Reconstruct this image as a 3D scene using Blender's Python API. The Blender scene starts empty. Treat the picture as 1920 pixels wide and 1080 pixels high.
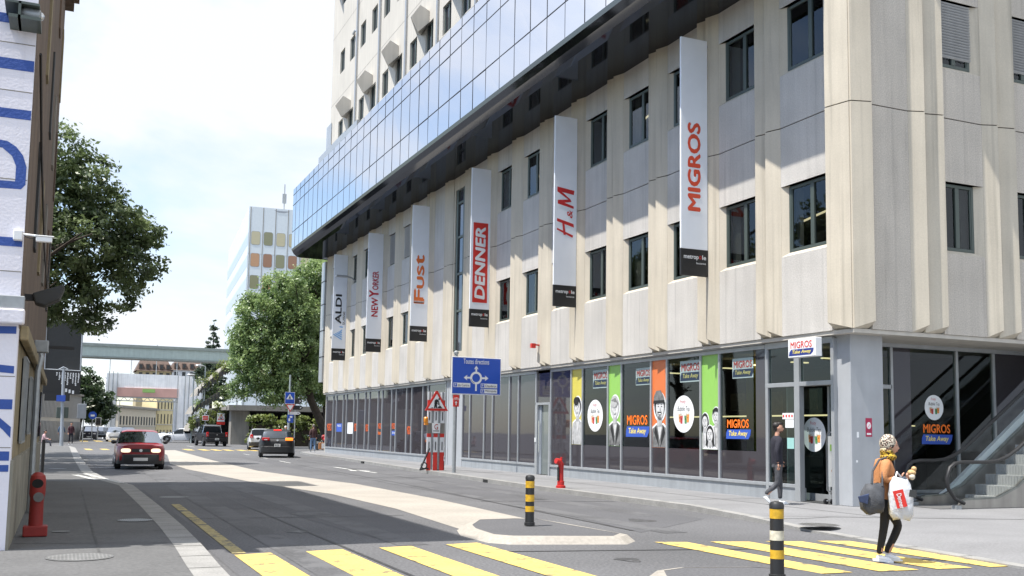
import bpy, bmesh, math, random
import numpy as np
from mathutils import Vector, Matrix
random.seed(7); rng = np.random.default_rng(7)
R = math.radians
S = bpy.context.scene
COL = S.collection

# ------------------------------------------------------------------ camera
YAW, PITCH, ROLL, CAMZ = R(-23.83), R(5.41), R(.88), 1.58
fw0 = Vector((-math.sin(YAW), math.cos(YAW), 0)); rt = Vector((math.cos(YAW), math.sin(YAW), 0))
fwd = fw0 * math.cos(PITCH) + Vector((0, 0, math.sin(PITCH)))
upv = -fw0 * math.sin(PITCH) + Vector((0, 0, math.cos(PITCH)))
r2 = rt * math.cos(ROLL) + upv * math.sin(ROLL); u2 = -rt * math.sin(ROLL) + upv * math.cos(ROLL)
cam_d = bpy.data.cameras.new('camera'); cam = bpy.data.objects.new('camera', cam_d); COL.objects.link(cam)
cam.matrix_world = Matrix(((r2.x, u2.x, -fwd.x, 0), (r2.y, u2.y, -fwd.y, 0), (r2.z, u2.z, -fwd.z, CAMZ), (0, 0, 0, 1)))
cam_d.sensor_width = 36; cam_d.lens = 36 * 1891 / 1920; cam_d.shift_y = 91.3 / 1920
cam_d.clip_start = .05; cam_d.clip_end = 3000
S.camera = cam
# ------------------------------------------------------------------ sky, sun, exposure
EL, DEL = R(66.0), R(5.0)
W = bpy.data.worlds.new('World'); S.world = W; W.use_nodes = True
wt = W.node_tree; wn = wt.nodes; wl = wt.links; wn.clear()
wout = wn.new('ShaderNodeOutputWorld'); bg = wn.new('ShaderNodeBackground'); bg.inputs[1].default_value = .12
sky = wn.new('ShaderNodeTexSky'); sky.sky_type = 'NISHITA'; sky.sun_disc = False
sky.sun_elevation = EL; sky.sun_rotation = R(180) + (R(90) - DEL); sky.air_density = 1.0; sky.dust_density = .6; sky.ozone_density = 1.5
tc = wn.new('ShaderNodeTexCoord'); sep = wn.new('ShaderNodeSeparateXYZ'); wl.new(tc.outputs['Generated'], sep.inputs[0])
addz = wn.new('ShaderNodeMath'); addz.operation = 'ADD'; addz.inputs[1].default_value = .22; wl.new(sep.outputs['Z'], addz.inputs[0])
dx = wn.new('ShaderNodeMath'); dx.operation = 'DIVIDE'; wl.new(sep.outputs['X'], dx.inputs[0]); wl.new(addz.outputs[0], dx.inputs[1])
dy = wn.new('ShaderNodeMath'); dy.operation = 'DIVIDE'; wl.new(sep.outputs['Y'], dy.inputs[0]); wl.new(addz.outputs[0], dy.inputs[1])
cmb = wn.new('ShaderNodeCombineXYZ'); wl.new(dx.outputs[0], cmb.inputs[0]); wl.new(dy.outputs[0], cmb.inputs[1])
cmb.inputs[2].default_value = 3.7
cn = wn.new('ShaderNodeTexNoise'); cn.inputs['Scale'].default_value = .95; cn.inputs['Detail'].default_value = 9; cn.inputs['Roughness'].default_value = .56; cn.inputs['Distortion'].default_value = .35
wl.new(cmb.outputs[0], cn.inputs['Vector'])
cr = wn.new('ShaderNodeValToRGB'); cr.color_ramp.elements[0].position = .38; cr.color_ramp.elements[1].position = .60
bias = wn.new('ShaderNodeMath'); bias.operation = 'MULTIPLY_ADD'; bias.inputs[1].default_value = .30; bias.inputs[2].default_value = .045; wl.new(sep.outputs['X'], bias.inputs[0])
badd = wn.new('ShaderNodeMath'); badd.operation = 'ADD'; wl.new(cn.outputs['Fac'], badd.inputs[0]); wl.new(bias.outputs[0], badd.inputs[1]); wl.new(badd.outputs[0], cr.inputs[0])
cmix = wn.new('ShaderNodeMixRGB'); cmix.inputs[2].default_value = (5.6, 5.8, 6.2, 1)
glow = wn.new('ShaderNodeVectorMath'); glow.operation = 'DOT_PRODUCT'; glow.inputs[1].default_value = Vector((-.80, -.05, .60)).normalized(); wl.new(tc.outputs['Generated'], glow.inputs[0])      # clouds are brighter round the sun's side
gmx = wn.new('ShaderNodeMath'); gmx.operation = 'MAXIMUM'; gmx.inputs[1].default_value = 0; wl.new(glow.outputs['Value'], gmx.inputs[0])
gpw = wn.new('ShaderNodeMath'); gpw.operation = 'POWER'; gpw.inputs[1].default_value = 4; wl.new(gmx.outputs[0], gpw.inputs[0])
gma = wn.new('ShaderNodeMath'); gma.operation = 'MULTIPLY_ADD'; gma.inputs[1].default_value = 3.8; gma.inputs[2].default_value = 1; wl.new(gpw.outputs[0], gma.inputs[0])
gcl = wn.new('ShaderNodeMixRGB'); gcl.blend_type = 'MULTIPLY'; gcl.inputs[0].default_value = 1; gcl.inputs[1].default_value = (4.0, 4.2, 4.5, 1); wl.new(gma.outputs[0], gcl.inputs[2]); wl.new(gcl.outputs[0], cmix.inputs[2])
wl.new(cr.outputs[0], cmix.inputs[0]); wl.new(sky.outputs[0], cmix.inputs[1]); wl.new(cmix.outputs[0], bg.inputs[0]); wl.new(bg.outputs[0], wout.inputs[0])
sun_d = bpy.data.lights.new('sun', 'SUN'); sun_d.energy = 3.8; sun_d.angle = R(.5); sun_d.color = (1, .955, .88)
sun = bpy.data.objects.new('sun', sun_d); COL.objects.link(sun)
sdir = Vector((-math.cos(EL) * math.cos(DEL), -math.cos(EL) * math.sin(DEL), math.sin(EL)))
sun.rotation_euler = sdir.to_track_quat('Z', 'Y').to_euler(); sun.location = sdir * 80
S.view_settings.view_transform = 'Standard'; S.view_settings.look = 'None'; S.view_settings.gamma = 1; S.view_settings.use_curve_mapping = False
S.view_settings.exposure = 1.05

# ------------------------------------------------------------------ materials
MATS = {}
def srgb(r, g, b):
    f = lambda c: (c / 255 / 12.92) if c <= 10.3 else ((c / 255 + .055) / 1.055) ** 2.4
    return (f(r), f(g), f(b))
def mat(name, rgb, rough=.7, metal=0, var=.12, scale=3, bump=0, bscale=60, ior=1.5, streak=0, emit=0, grain=0, gscale=90, trans=0, coat=0, wear=None, drips=0):
    if name in MATS: return MATS[name]
    m = bpy.data.materials.new(name); m.use_nodes = True; t = m.node_tree; n = t.nodes; l = t.links
    b = n['Principled BSDF']; b.inputs['Roughness'].default_value = rough; b.inputs['Metallic'].default_value = metal; b.inputs['IOR'].default_value = ior
    if coat: b.inputs['Coat Weight'].default_value = coat; b.inputs['Coat Roughness'].default_value = .05
    co = n.new('ShaderNodeTexCoord'); last = None
    def layer(vec, sc, amt, det=5):
        nonlocal last
        nz = n.new('ShaderNodeTexNoise'); nz.inputs['Scale'].default_value = sc; nz.inputs['Detail'].default_value = det; l.new(vec, nz.inputs['Vector'])
        mr = n.new('ShaderNodeMapRange'); mr.inputs[1].default_value = .28; mr.inputs[2].default_value = .72; mr.inputs[3].default_value = 1 - amt; mr.inputs[4].default_value = 1 + amt
        l.new(nz.outputs['Fac'], mr.inputs[0])
        mx = n.new('ShaderNodeMixRGB'); mx.blend_type = 'MULTIPLY'; mx.inputs[0].default_value = 1
        if last is None: mx.inputs[1].default_value = (*rgb, 1)
        else: l.new(last, mx.inputs[1])
        l.new(mr.outputs[0], mx.inputs[2]); last = mx.outputs[0]; return nz
    if var: layer(co.outputs['Object'], scale, var)
    if grain: layer(co.outputs['Object'], gscale, grain, 2)
    if streak:
        mp = n.new('ShaderNodeMapping'); mp.inputs['Scale'].default_value = (1, 1, .06); l.new(co.outputs['Object'], mp.inputs[0]); layer(mp.outputs[0], 5, streak, 4)
    if drips:                                 # rain runs: sparse dark vertical streaks
        mp = n.new('ShaderNodeMapping'); mp.inputs['Scale'].default_value = (7, 7, .22); l.new(co.outputs['Object'], mp.inputs[0]); dz = n.new('ShaderNodeTexNoise'); dz.inputs['Scale'].default_value = 1; dz.inputs['Detail'].default_value = 6; l.new(mp.outputs[0], dz.inputs['Vector'])
        dm = n.new('ShaderNodeMapRange'); dm.inputs[1].default_value = .55; dm.inputs[2].default_value = .72; dm.inputs[3].default_value = 1; dm.inputs[4].default_value = 1 - drips; l.new(dz.outputs['Fac'], dm.inputs[0])
        dx_ = n.new('ShaderNodeMixRGB'); dx_.blend_type = 'MULTIPLY'; dx_.inputs[0].default_value = 1; l.new(last, dx_.inputs[1]); l.new(dm.outputs[0], dx_.inputs[2]); last = dx_.outputs[0]
    if wear:                                  # paint rubbed through to what lies under it
        wz = n.new('ShaderNodeTexNoise'); wz.inputs['Scale'].default_value = wear[1]; wz.inputs['Detail'].default_value = 10; wz.inputs['Roughness'].default_value = .72; l.new(co.outputs['Object'], wz.inputs['Vector'])
        wr = n.new('ShaderNodeValToRGB'); wr.color_ramp.elements[0].position = wear[2]; wr.color_ramp.elements[1].position = wear[2] + .06; l.new(wz.outputs['Fac'], wr.inputs[0])
        wm = n.new('ShaderNodeMixRGB'); wm.inputs[1].default_value = (*wear[0], 1); l.new(wr.outputs[0], wm.inputs[0]); l.new(last, wm.inputs[2]); last = wm.outputs[0]
    if last is None: b.inputs['Base Color'].default_value = (*rgb, 1)
    else: l.new(last, b.inputs['Base Color'])
    if bump:
        nz = n.new('ShaderNodeTexNoise'); nz.inputs['Scale'].default_value = bscale; nz.inputs['Detail'].default_value = 4; l.new(co.outputs['Object'], nz.inputs['Vector'])
        bp = n.new('ShaderNodeBump'); bp.inputs['Strength'].default_value = bump; bp.inputs['Distance'].default_value = .02; l.new(nz.outputs['Fac'], bp.inputs['Height']); l.new(bp.outputs[0], b.inputs['Normal'])
    if emit: b.inputs['Emission Color'].default_value = (*rgb, 1); b.inputs['Emission Strength'].default_value = emit
    if trans: b.inputs['Transmission Weight'].default_value = trans
    MATS[name] = m; return m
def glass_mat(name, tint, ior=1.5, alpha=.75, rough=.02):      # see-through pane: tinted transparency under a fresnel reflection
    m = bpy.data.materials.new(name); m.use_nodes = True; t = m.node_tree; n = t.nodes; l = t.links; n.clear()
    o = n.new('ShaderNodeOutputMaterial'); tr = n.new('ShaderNodeBsdfTransparent'); tr.inputs[0].default_value = (*tint, 1)
    g = n.new('ShaderNodeBsdfGlossy'); g.inputs['Roughness'].default_value = rough; g.inputs[0].default_value = (.9, .95, 1, 1)
    fr = n.new('ShaderNodeFresnel'); fr.inputs[0].default_value = ior; mx = n.new('ShaderNodeMixShader')
    ge = n.new('ShaderNodeNewGeometry'); iv = n.new('ShaderNodeMath'); iv.operation = 'SUBTRACT'; iv.inputs[0].default_value = 1; l.new(ge.outputs['Backfacing'], iv.inputs[1]); fm = n.new('ShaderNodeMath'); fm.operation = 'MULTIPLY'; l.new(fr.outputs[0], fm.inputs[0]); l.new(iv.outputs[0], fm.inputs[1])   # reflect on the front face only
    l.new(fm.outputs[0], mx.inputs[0]); l.new(tr.outputs[0], mx.inputs[1]); l.new(g.outputs[0], mx.inputs[2]); l.new(mx.outputs[0], o.inputs[0]); MATS[name] = m; return m
def mirror_mat(name, base, ior, rough=.02, tint=(.85, .9, 1), wob=.0, k=1.0):    # dark body under a fresnel mirror
    m = bpy.data.materials.new(name); m.use_nodes = True; t = m.node_tree; n = t.nodes; l = t.links; n.clear()
    o = n.new('ShaderNodeOutputMaterial'); d = n.new('ShaderNodeBsdfDiffuse'); d.inputs[0].default_value = (*base, 1)
    g = n.new('ShaderNodeBsdfGlossy'); g.inputs['Roughness'].default_value = rough; g.inputs[0].default_value = (*tint, 1)
    fr = n.new('ShaderNodeFresnel'); fr.inputs[0].default_value = ior; mx = n.new('ShaderNodeMixShader')
    if wob:
        co = n.new('ShaderNodeTexCoord'); nz = n.new('ShaderNodeTexNoise'); nz.inputs['Scale'].default_value = .9; l.new(co.outputs['Object'], nz.inputs[0])
        bp = n.new('ShaderNodeBump'); bp.inputs['Strength'].default_value = wob; bp.inputs['Distance'].default_value = .05; l.new(nz.outputs['Fac'], bp.inputs['Height']); l.new(bp.outputs[0], g.inputs['Normal'])
    km = n.new('ShaderNodeMath'); km.operation = 'MULTIPLY'; km.inputs[1].default_value = k; l.new(fr.outputs[0], km.inputs[0]); l.new(km.outputs[0], mx.inputs[0]); l.new(d.outputs[0], mx.inputs[1]); l.new(g.outputs[0], mx.inputs[2]); l.new(mx.outputs[0], o.inputs[0]); MATS[name] = m; return m
def leaf_mat(name, c1, c2):
    m = bpy.data.materials.new(name); m.use_nodes = True; t = m.node_tree; n = t.nodes; l = t.links; n.clear()
    o = n.new('ShaderNodeOutputMaterial'); d = n.new('ShaderNodeBsdfDiffuse'); tl = n.new('ShaderNodeBsdfTranslucent'); g = n.new('ShaderNodeBsdfGlossy'); g.inputs['Roughness'].default_value = .45
    co = n.new('ShaderNodeTexCoord'); nz = n.new('ShaderNodeTexNoise'); nz.inputs['Scale'].default_value = 1.1; nz.inputs['Detail'].default_value = 8; l.new(co.outputs['Object'], nz.inputs[0])
    cr = n.new('ShaderNodeValToRGB'); cr.color_ramp.elements[0].position = .36; cr.color_ramp.elements[1].position = .64; cr.color_ramp.elements[0].color = (*c1, 1); cr.color_ramp.elements[1].color = (*c2, 1)
    l.new(nz.outputs['Fac'], cr.inputs[0])
    for s in (d, tl): l.new(cr.outputs[0], s.inputs[0])
    m1 = n.new('ShaderNodeMixShader'); m1.inputs[0].default_value = .48; m2 = n.new('ShaderNodeMixShader'); m2.inputs[0].default_value = .05
    l.new(d.outputs[0], m1.inputs[1]); l.new(tl.outputs[0], m1.inputs[2]); l.new(m1.outputs[0], m2.inputs[1]); l.new(g.outputs[0], m2.inputs[2]); l.new(m2.outputs[0], o.inputs[0])
    MATS[name] = m; return m
M = {}
M['panel'] = mat('washed concrete', (.51, .487, .455), .9, var=.11, scale=.7, grain=.16, gscale=38, streak=.06, drips=.2, bump=.5, bscale=70)
M['panel2'] = mat('washed concrete side', (.50, .46, .405), .9, var=.09, scale=.9, grain=.2, gscale=38, streak=.06, drips=.2, bump=.5, bscale=70)
M['cream'] = mat('cream concrete', (.51, .46, .375), .85, var=.10, scale=.6, grain=.06, gscale=40, streak=.08, drips=.2, bump=.1)
M['pale'] = mat('pale concrete', (.50, .47, .42), .88, var=.06, scale=.5, streak=.08)
M['frame'] = mat('green grey aluminium', (.075, .095, .085), .45, .2, var=.05)
M['alu'] = mat('grey aluminium', (.37, .385, .40), .4, .35, var=.06, streak=.08)
M['steel'] = mat('painted grey steel', (.30, .33, .37), .5, .1, var=.05, streak=.08)
M['steelcol'] = mat('light grey column paint', (.36, .375, .395), .55, 0, var=.05, streak=.05)
M['plinth'] = mat('grey metal plinth', (.33, .35, .37), .5, .2, var=.08, streak=.1)
M['film'] = mirror_mat('dark window film', (.050, .045, .050), 1.5, .03, wob=.02)
M['office'] = glass_mat('clear office glass', (.62, .64, .62), 1.5)
M['winglass'] = mirror_mat('office glass', (.018, .018, .02), 1.45, .03)
M['band'] = mirror_mat('navy curtain glass', (.010, .014, .028), 1.30, .015, (.92, .88, .86), wob=.03, k=.88)
M['soffit'] = mirror_mat('dark soffit glass', (.010, .010, .011), 1.35, .06, k=.15)
M['shopglass'] = glass_mat('shop glass', (.55, .62, .60), 1.45)
M['clear'] = glass_mat('clear glass', (.86, .885, .885), 1.35)
M['blackline'] = mat('black joint', (.012, .012, .015), .6, var=0)
M['dark'] = mat('dark void', (.012, .012, .012), .9, var=0)
M['black'] = mat('black paint', (.018, .018, .019), .5, var=.1)
M['darkgrey'] = mat('dark grey sheet', (.035, .037, .038), .7, var=.08)
M['white'] = mat('white paint', (.78, .79, .80), .6, var=.03)
M['signwhite'] = mat('sign white', (.80, .83, .88), .5, var=.02)
M['red'] = mat('red paint', (.47, .02, .018), .45, var=.08)
M['shadedred'] = mat('red paint darkened for shade', (.26, .022, .018), .55, var=.15)  # hydrant red with the left wall's shade put into the colour
M['iron2'] = mat('worn iron ridges', (.22, .22, .215), .6, .3, var=.2, scale=8)
M['signred'] = mat('sign red', (.62, .03, .02), .5, var=.03)
M['orange'] = mat('orange print', (.80, .13, .015), .5, var=.03)
M['brightorange'] = mat('bright orange print', (.95, .19, .01), .5, var=.02)
M['blue'] = mat('sign blue', (.018, .085, .48), .4, var=.03)
M['navy'] = mat('navy print', (.02, .04, .22), .5, var=.03)
M['midblue'] = mat('mid blue print', (.03, .09, .45), .5, var=.03)
M['lightblue'] = mat('light blue print', (.09, .36, .75), .5, var=.03)
M['yellowtext'] = mat('yellow print', (.85, .70, .18), .5, var=0)
M['yellow'] = mat('yellow road paint', (.60, .43, .12), .75, var=.12, scale=1.3, grain=.14, gscale=30, wear=((.16, .14, .09), 3.5, .395))
M['dullyellow'] = mat('worn yellow paint', (.33, .27, .12), .8, var=.25, scale=6, grain=.2, gscale=30, wear=((.08, .08, .08), 4, .42))
M['roadwhite'] = mat('white road paint', (.50, .50, .48), .8, var=.15, scale=5, grain=.12, gscale=30, wear=((.1, .1, .1), 4, .40))
M['asphalt'] = mat('road asphalt', (.100, .100, .105), .85, var=.2, scale=.3, grain=.34, gscale=26, streak=0, bump=.4, bscale=55)
M['asphalt2'] = mat('newer dark asphalt', (.088, .088, .094), .85, var=.12, scale=.5, grain=.25, gscale=30, bump=.4)
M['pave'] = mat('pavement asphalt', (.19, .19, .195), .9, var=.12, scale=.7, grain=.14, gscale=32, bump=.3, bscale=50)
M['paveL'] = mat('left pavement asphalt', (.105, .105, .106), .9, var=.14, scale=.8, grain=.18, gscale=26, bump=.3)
M['kerb'] = mat('granite kerb', (.25, .245, .235), .85, var=.16, scale=2.5, grain=.16, gscale=40)
M['median'] = mat('pale median concrete', (.315, .29, .255), .85, var=.11, scale=.7, grain=.12, gscale=18)
M['iron'] = mat('cast iron', (.16, .16, .16), .6, .3, var=.2, scale=8)
M['tyre'] = mat('tyre rubber', (.012, .012, .013), .8, var=.1)
M['rim'] = mat('wheel rim', (.35, .36, .38), .35, .7, var=.05)
M['carglass'] = mirror_mat('car glass', (.018, .022, .025), 1.45, .03, k=.42)
M['chrome'] = mat('chrome', (.6, .62, .64), .15, .95, var=0)
M['taillight'] = mat('tail light red', (.55, .01, .01), .25, var=0)
M['plate'] = mat('number plate white', (.6, .6, .58), .5, var=.02)
M['galv'] = mat('galvanised steel', (.33, .35, .36), .5, .5, var=.12, scale=9)
M['bark'] = mat('bark', (.045, .035, .026), .95, var=.3, scale=5, bump=.6, bscale=14)
M['skin'] = mat('skin', (.52, .28, .19), .55, var=.05)
M['hair'] = mat('dark hair', (.012, .009, .008), .55, var=.2, scale=40)
M['conc'] = mat('raw grey concrete', (.24, .225, .20), .9, var=.12, scale=.8, streak=.15)
M['wallpaint'] = mat('white wall paint', (.76, .74, .80), .8, var=.05, scale=1.5, bump=.25, bscale=28, drips=.15)
M['mural'] = mat('blue mural paint', (.035, .085, .32), .75, var=.08, scale=3, bump=.4, bscale=28)
M['brownwall'] = mat('mottled brown wall', (.13, .092, .066), .9, var=.22, scale=.9, streak=.4, grain=.12, gscale=12)
M['ochrewall'] = mat('ochre plaster wall', (.26, .215, .13), .9, var=.2, scale=1.4, streak=.2, grain=.08, gscale=14)

# ------------------------------------------------------------------ mesh helpers
class Frame:
    def __init__(s, o, u, v): s.o = Vector(o); s.u = Vector(u).normalized(); s.v = Vector(v).normalized(); s.n = s.u.cross(s.v)
    def p(s, a, b, d=0): return s.o + s.u * a + s.v * b + s.n * d
def FX(x, y, z): return Frame((x, y, z), (0, -1, 0), (0, 0, 1))     # a plane facing -X, seen from the street
def FY(x, y, z): return Frame((x, y, z), (1, 0, 0), (0, 0, 1))      # a plane facing -Y
def FB(x, y, z): return Frame((x, y, z), (0, 0, 1), (-1, 0, 0))     # facing -Y, writing runs upwards
class MB:
    def __init__(s): s.v = []; s.f = []; s.m = []
    def add(s, vs, fs, mi=0):
        b = len(s.v); s.v += [tuple(v) for v in vs]; s.f += [tuple(i + b for i in f) for f in fs]; s.m += [mi] * len(fs); return s
    def box(s, x0, x1, y0, y1, z0, z1, mi=0):
        vs = [(x, y, z) for z in (z0, z1) for y in (y0, y1) for x in (x0, x1)]
        return s.add(vs, [(0, 2, 3, 1), (4, 5, 7, 6), (0, 1, 5, 4), (2, 6, 7, 3), (0, 4, 6, 2), (1, 3, 7, 5)], mi)
    def bar(s, a, b, w, h=None, mi=0, up=(0, 0, 1)):
        a = Vector(a); b = Vector(b); d = (b - a).normalized(); h = h or w
        upv_ = Vector(up); 
        if abs(d.dot(upv_)) > .95: upv_ = Vector((1, 0, 0))
        x = d.cross(upv_).normalized() * w / 2; y = x.cross(d).normalized() * h / 2
        vs = [a - x - y, a + x - y, a + x + y, a - x + y, b - x - y, b + x - y, b + x + y, b - x + y]
        return s.add(vs, [(3, 2, 1, 0), (4, 5, 6, 7), (0, 1, 5, 4), (1, 2, 6, 5), (2, 3, 7, 6), (3, 0, 4, 7)], mi)
    def quad(s, a, b, c, d, mi=0): return s.add([a, b, c, d], [(0, 1, 2, 3)], mi)
    def poly(s, pts, fr, d=0, t=0, mi=0):         # 2-D outline on a frame, with thickness t behind d
        n = len(pts); fv = [fr.p(a, b, d) for a, b in pts]
        ar = sum(pts[i][0] * pts[(i + 1) % n][1] - pts[(i + 1) % n][0] * pts[i][1] for i in range(n))
        idx = list(range(n)) if ar > 0 else list(range(n))[::-1]
        if t == 0: return s.add(fv, [tuple(idx)], mi)
        bv = [fr.p(a, b, d - t) for a, b in pts]
        fs = [tuple(idx), tuple(i + n for i in idx[::-1])]
        for k in range(n):
            i, j = idx[k], idx[(k + 1) % n]; fs.append((i, i + n, j + n, j))
        return s.add(fv + bv, fs, mi)
    def rect(s, u0, u1, v0, v1, fr, d=0, t=0, mi=0): return s.poly([(u0, v0), (u1, v0), (u1, v1), (u0, v1)], fr, d, t, mi)
    def ell(s, cx, cy, rx, ry, fr, d=0, t=0, mi=0, n=24, a0=0, a1=360):
        return s.poly([(cx + rx * math.cos(R(a0 + (a1 - a0) * k / n)), cy + ry * math.sin(R(a0 + (a1 - a0) * k / n))) for k in range(n + (a1 - a0 != 360))], fr, d, t, mi)
    def tube(s, pts, r, n=8, mi=0, cap=True, closed=False):
        pts = [Vector(p) for p in pts]; N = len(pts); rr = r if isinstance(r, (list, tuple)) else [r] * N; base = len(s.v); prev = None
        for i, p in enumerate(pts):
            if closed: t = pts[(i + 1) % N] - pts[i - 1]
            else: t = pts[min(i + 1, N - 1)] - pts[max(i - 1, 0)]
            t.normalize()
            if prev is None: x = t.orthogonal().normalized()
            else: x = (prev - t * prev.dot(t)).normalized()
            prev = x; y = t.cross(x)
            for k in range(n): s.v.append(tuple(p + (x * math.cos(2 * math.pi * k / n) + y * math.sin(2 * math.pi * k / n)) * rr[i]))
        L = N if closed else N - 1
        for i in range(L):
            for k in range(n):
                a = base + i * n + k; b = base + i * n + (k + 1) % n; c = base + ((i + 1) % N) * n + (k + 1) % n; d = base + ((i + 1) % N) * n + k
                s.f.append((a, b, c, d)); s.m.append(mi)
        if cap and not closed:
            s.f.append(tuple(base + k for k in range(n))[::-1]); s.f.append(tuple(base + (N - 1) * n + k for k in range(n))); s.m += [mi, mi]
        return s
    def lathe(s, prof, c=(0, 0, 0), n=16, mi=0, axis='z', mis=None):
        base = len(s.v); N = len(prof)
        for r_, z in prof:
            for k in range(n):
                a = 2 * math.pi * k / n; q = (r_ * math.cos(a), r_ * math.sin(a), z)
                if axis == 'y': q = (q[0], q[2], -q[1])
                if axis == 'x': q = (q[2], q[0], q[1])
                s.v.append((c[0] + q[0], c[1] + q[1], c[2] + q[2]))
        for i in range(N - 1):
            for k in range(n):
                s.f.append((base + i * n + k, base + i * n + (k + 1) % n, base + (i + 1) * n + (k + 1) % n, base + (i + 1) * n + k)); s.m.append(mis[i] if mis else mi)
        s.f.append(tuple(base + k for k in range(n))[::-1]); s.f.append(tuple(base + (N - 1) * n + k for k in range(n))); s.m += [mis[0] if mis else mi, mis[-1] if mis else mi]
        return s
    def ball(s, c, r, n=10, mi=0, sq=(1, 1, 1)):
        prof = [(max(.001, math.sin(math.pi * i / n)), -math.cos(math.pi * i / n)) for i in range(n + 1)]
        b = len(s.v); s.lathe(prof, (0, 0, 0), max(8, n + 2), mi)
        for i in range(b, len(s.v)):
            v = s.v[i]; s.v[i] = (c[0] + v[0] * r * sq[0], c[1] + v[1] * r * sq[1], c[2] + v[2] * r * sq[2])
        return s
    def build(s, name, mats, parent=None, world=True, smooth=False, bevel=0, loc=None, sharp=35):
        me = bpy.data.meshes.new(name); off = Vector((0, 0, 0))
        if parent is not None and world: off = parent['_o'] if '_o' in parent else (0, 0, 0); off = Vector(off)
        if loc is not None: off = Vector(loc); 
        me.from_pydata([tuple(Vector(v) - off) for v in s.v] if off.length else s.v, [], s.f)
        if not isinstance(mats, (list, tuple)): mats = [mats]
        for q in mats: me.materials.append(M[q] if isinstance(q, str) else q)
        me.polygons.foreach_set('material_index', s.m)
        if smooth: me.shade_smooth(); me.set_sharp_from_angle(angle=R(sharp))
        o = bpy.data.objects.new(name, me); COL.objects.link(o)
        if parent is not None: o.parent = parent
        if loc is not None and parent is not None: o.location = Vector(loc) - Vector(parent['_o'] if '_o' in parent else (0, 0, 0))
        elif loc is not None: o.location = loc
        if bevel:
            b = o.modifiers.new('bevel', 'BEVEL'); b.width = bevel; b.segments = 2; b.limit_method = 'ANGLE'
        o['_o'] = tuple(off) if parent is not None and world else (0, 0, 0)
        return o
def tag(o, label, cat, group=None):
    o['label'] = label; o['category'] = cat
    if group: o['group'] = group
    return o
def thing(name, label, cat, loc=(0, 0, 0), rz=0, group=None):
    o = bpy.data.objects.new(name, None); COL.objects.link(o); o.location = loc; o.rotation_euler = (0, 0, rz); o.empty_display_size = .2
    o['_o'] = tuple(loc); return tag(o, label, cat, group)
def struct(name, mb, mats, **k):
    o = mb.build(name, mats, **k); o['kind'] = 'structure'; return o
def copy_tree(o, parent=None):
    c = o.copy(); COL.objects.link(c); c.parent = parent
    for ch in list(o.children): copy_tree(ch, c)
    return c
def text(name, s, fr, u0, u1, v0, v1, m, parent, d=.004, bold=.02, shear=0, t=.002, keep=False, font_space=1.0):
    """lettering fitted into the rectangle u0..u1, v0..v1 of a frame"""
    cu = bpy.data.curves.new(name, 'FONT'); cu.body = s; cu.offset = 0; cu.shear = shear; cu.space_character = font_space; cu.resolution_u = 3
    to = bpy.data.objects.new(name, cu); COL.objects.link(to)
    dg = bpy.context.evaluated_depsgraph_get(); me0 = bpy.data.meshes.new_from_object(to.evaluated_get(dg))
    vs = [v.co.copy() for v in me0.vertices]; fs = [tuple(p.vertices) for p in me0.polygons]
    bpy.data.objects.remove(to); bpy.data.curves.remove(cu); bpy.data.meshes.remove(me0)
    x0 = min(v.x for v in vs); x1 = max(v.x for v in vs); y0 = min(v.y for v in vs); y1 = max(v.y for v in vs)
    sx = (u1 - u0) / (x1 - x0); sy = (v1 - v0) / (y1 - y0)
    if keep: sx = sy = min(sx, sy)
    mb = MB(); e = bold * 1.1 * (y1 - y0)
    sh = [(0, 0)] if bold < .008 else [(0, 0), (e, 0), (-e, 0), (0, e * .8), (0, -e * .8)]
    for q, (ex, ey) in enumerate(sh):
        kx = (x1 - x0) / (x1 - x0 + 2 * e); ky = (y1 - y0) / (y1 - y0 + 1.6 * e)
        mb.add([fr.p(u0 + ((v.x - x0 - (x1 - x0) / 2 + ex) * kx + (x1 - x0) / 2) * sx, v0 + ((v.y - y0 - (y1 - y0) / 2 + ey) * ky + (y1 - y0) / 2) * sy, d + .0005 * q) for v in vs], fs)
    return mb.build(name, m, parent)
# ------------------------------------------------------------------ ground, road, pavements, markings
g = MB(); g.quad((-700, -60, 0), (700, -60, 0), (700, 1200, 0), (-700, 1200, 0)); struct('road', g, 'asphalt')
def sheet(name, polys, m, z, kind='structure'):
    b = MB()
    for p in polys: b.poly(p, Frame((0, 0, 0), (1, 0, 0), (0, 1, 0)), z)
    return struct(name, b, m)
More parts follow.
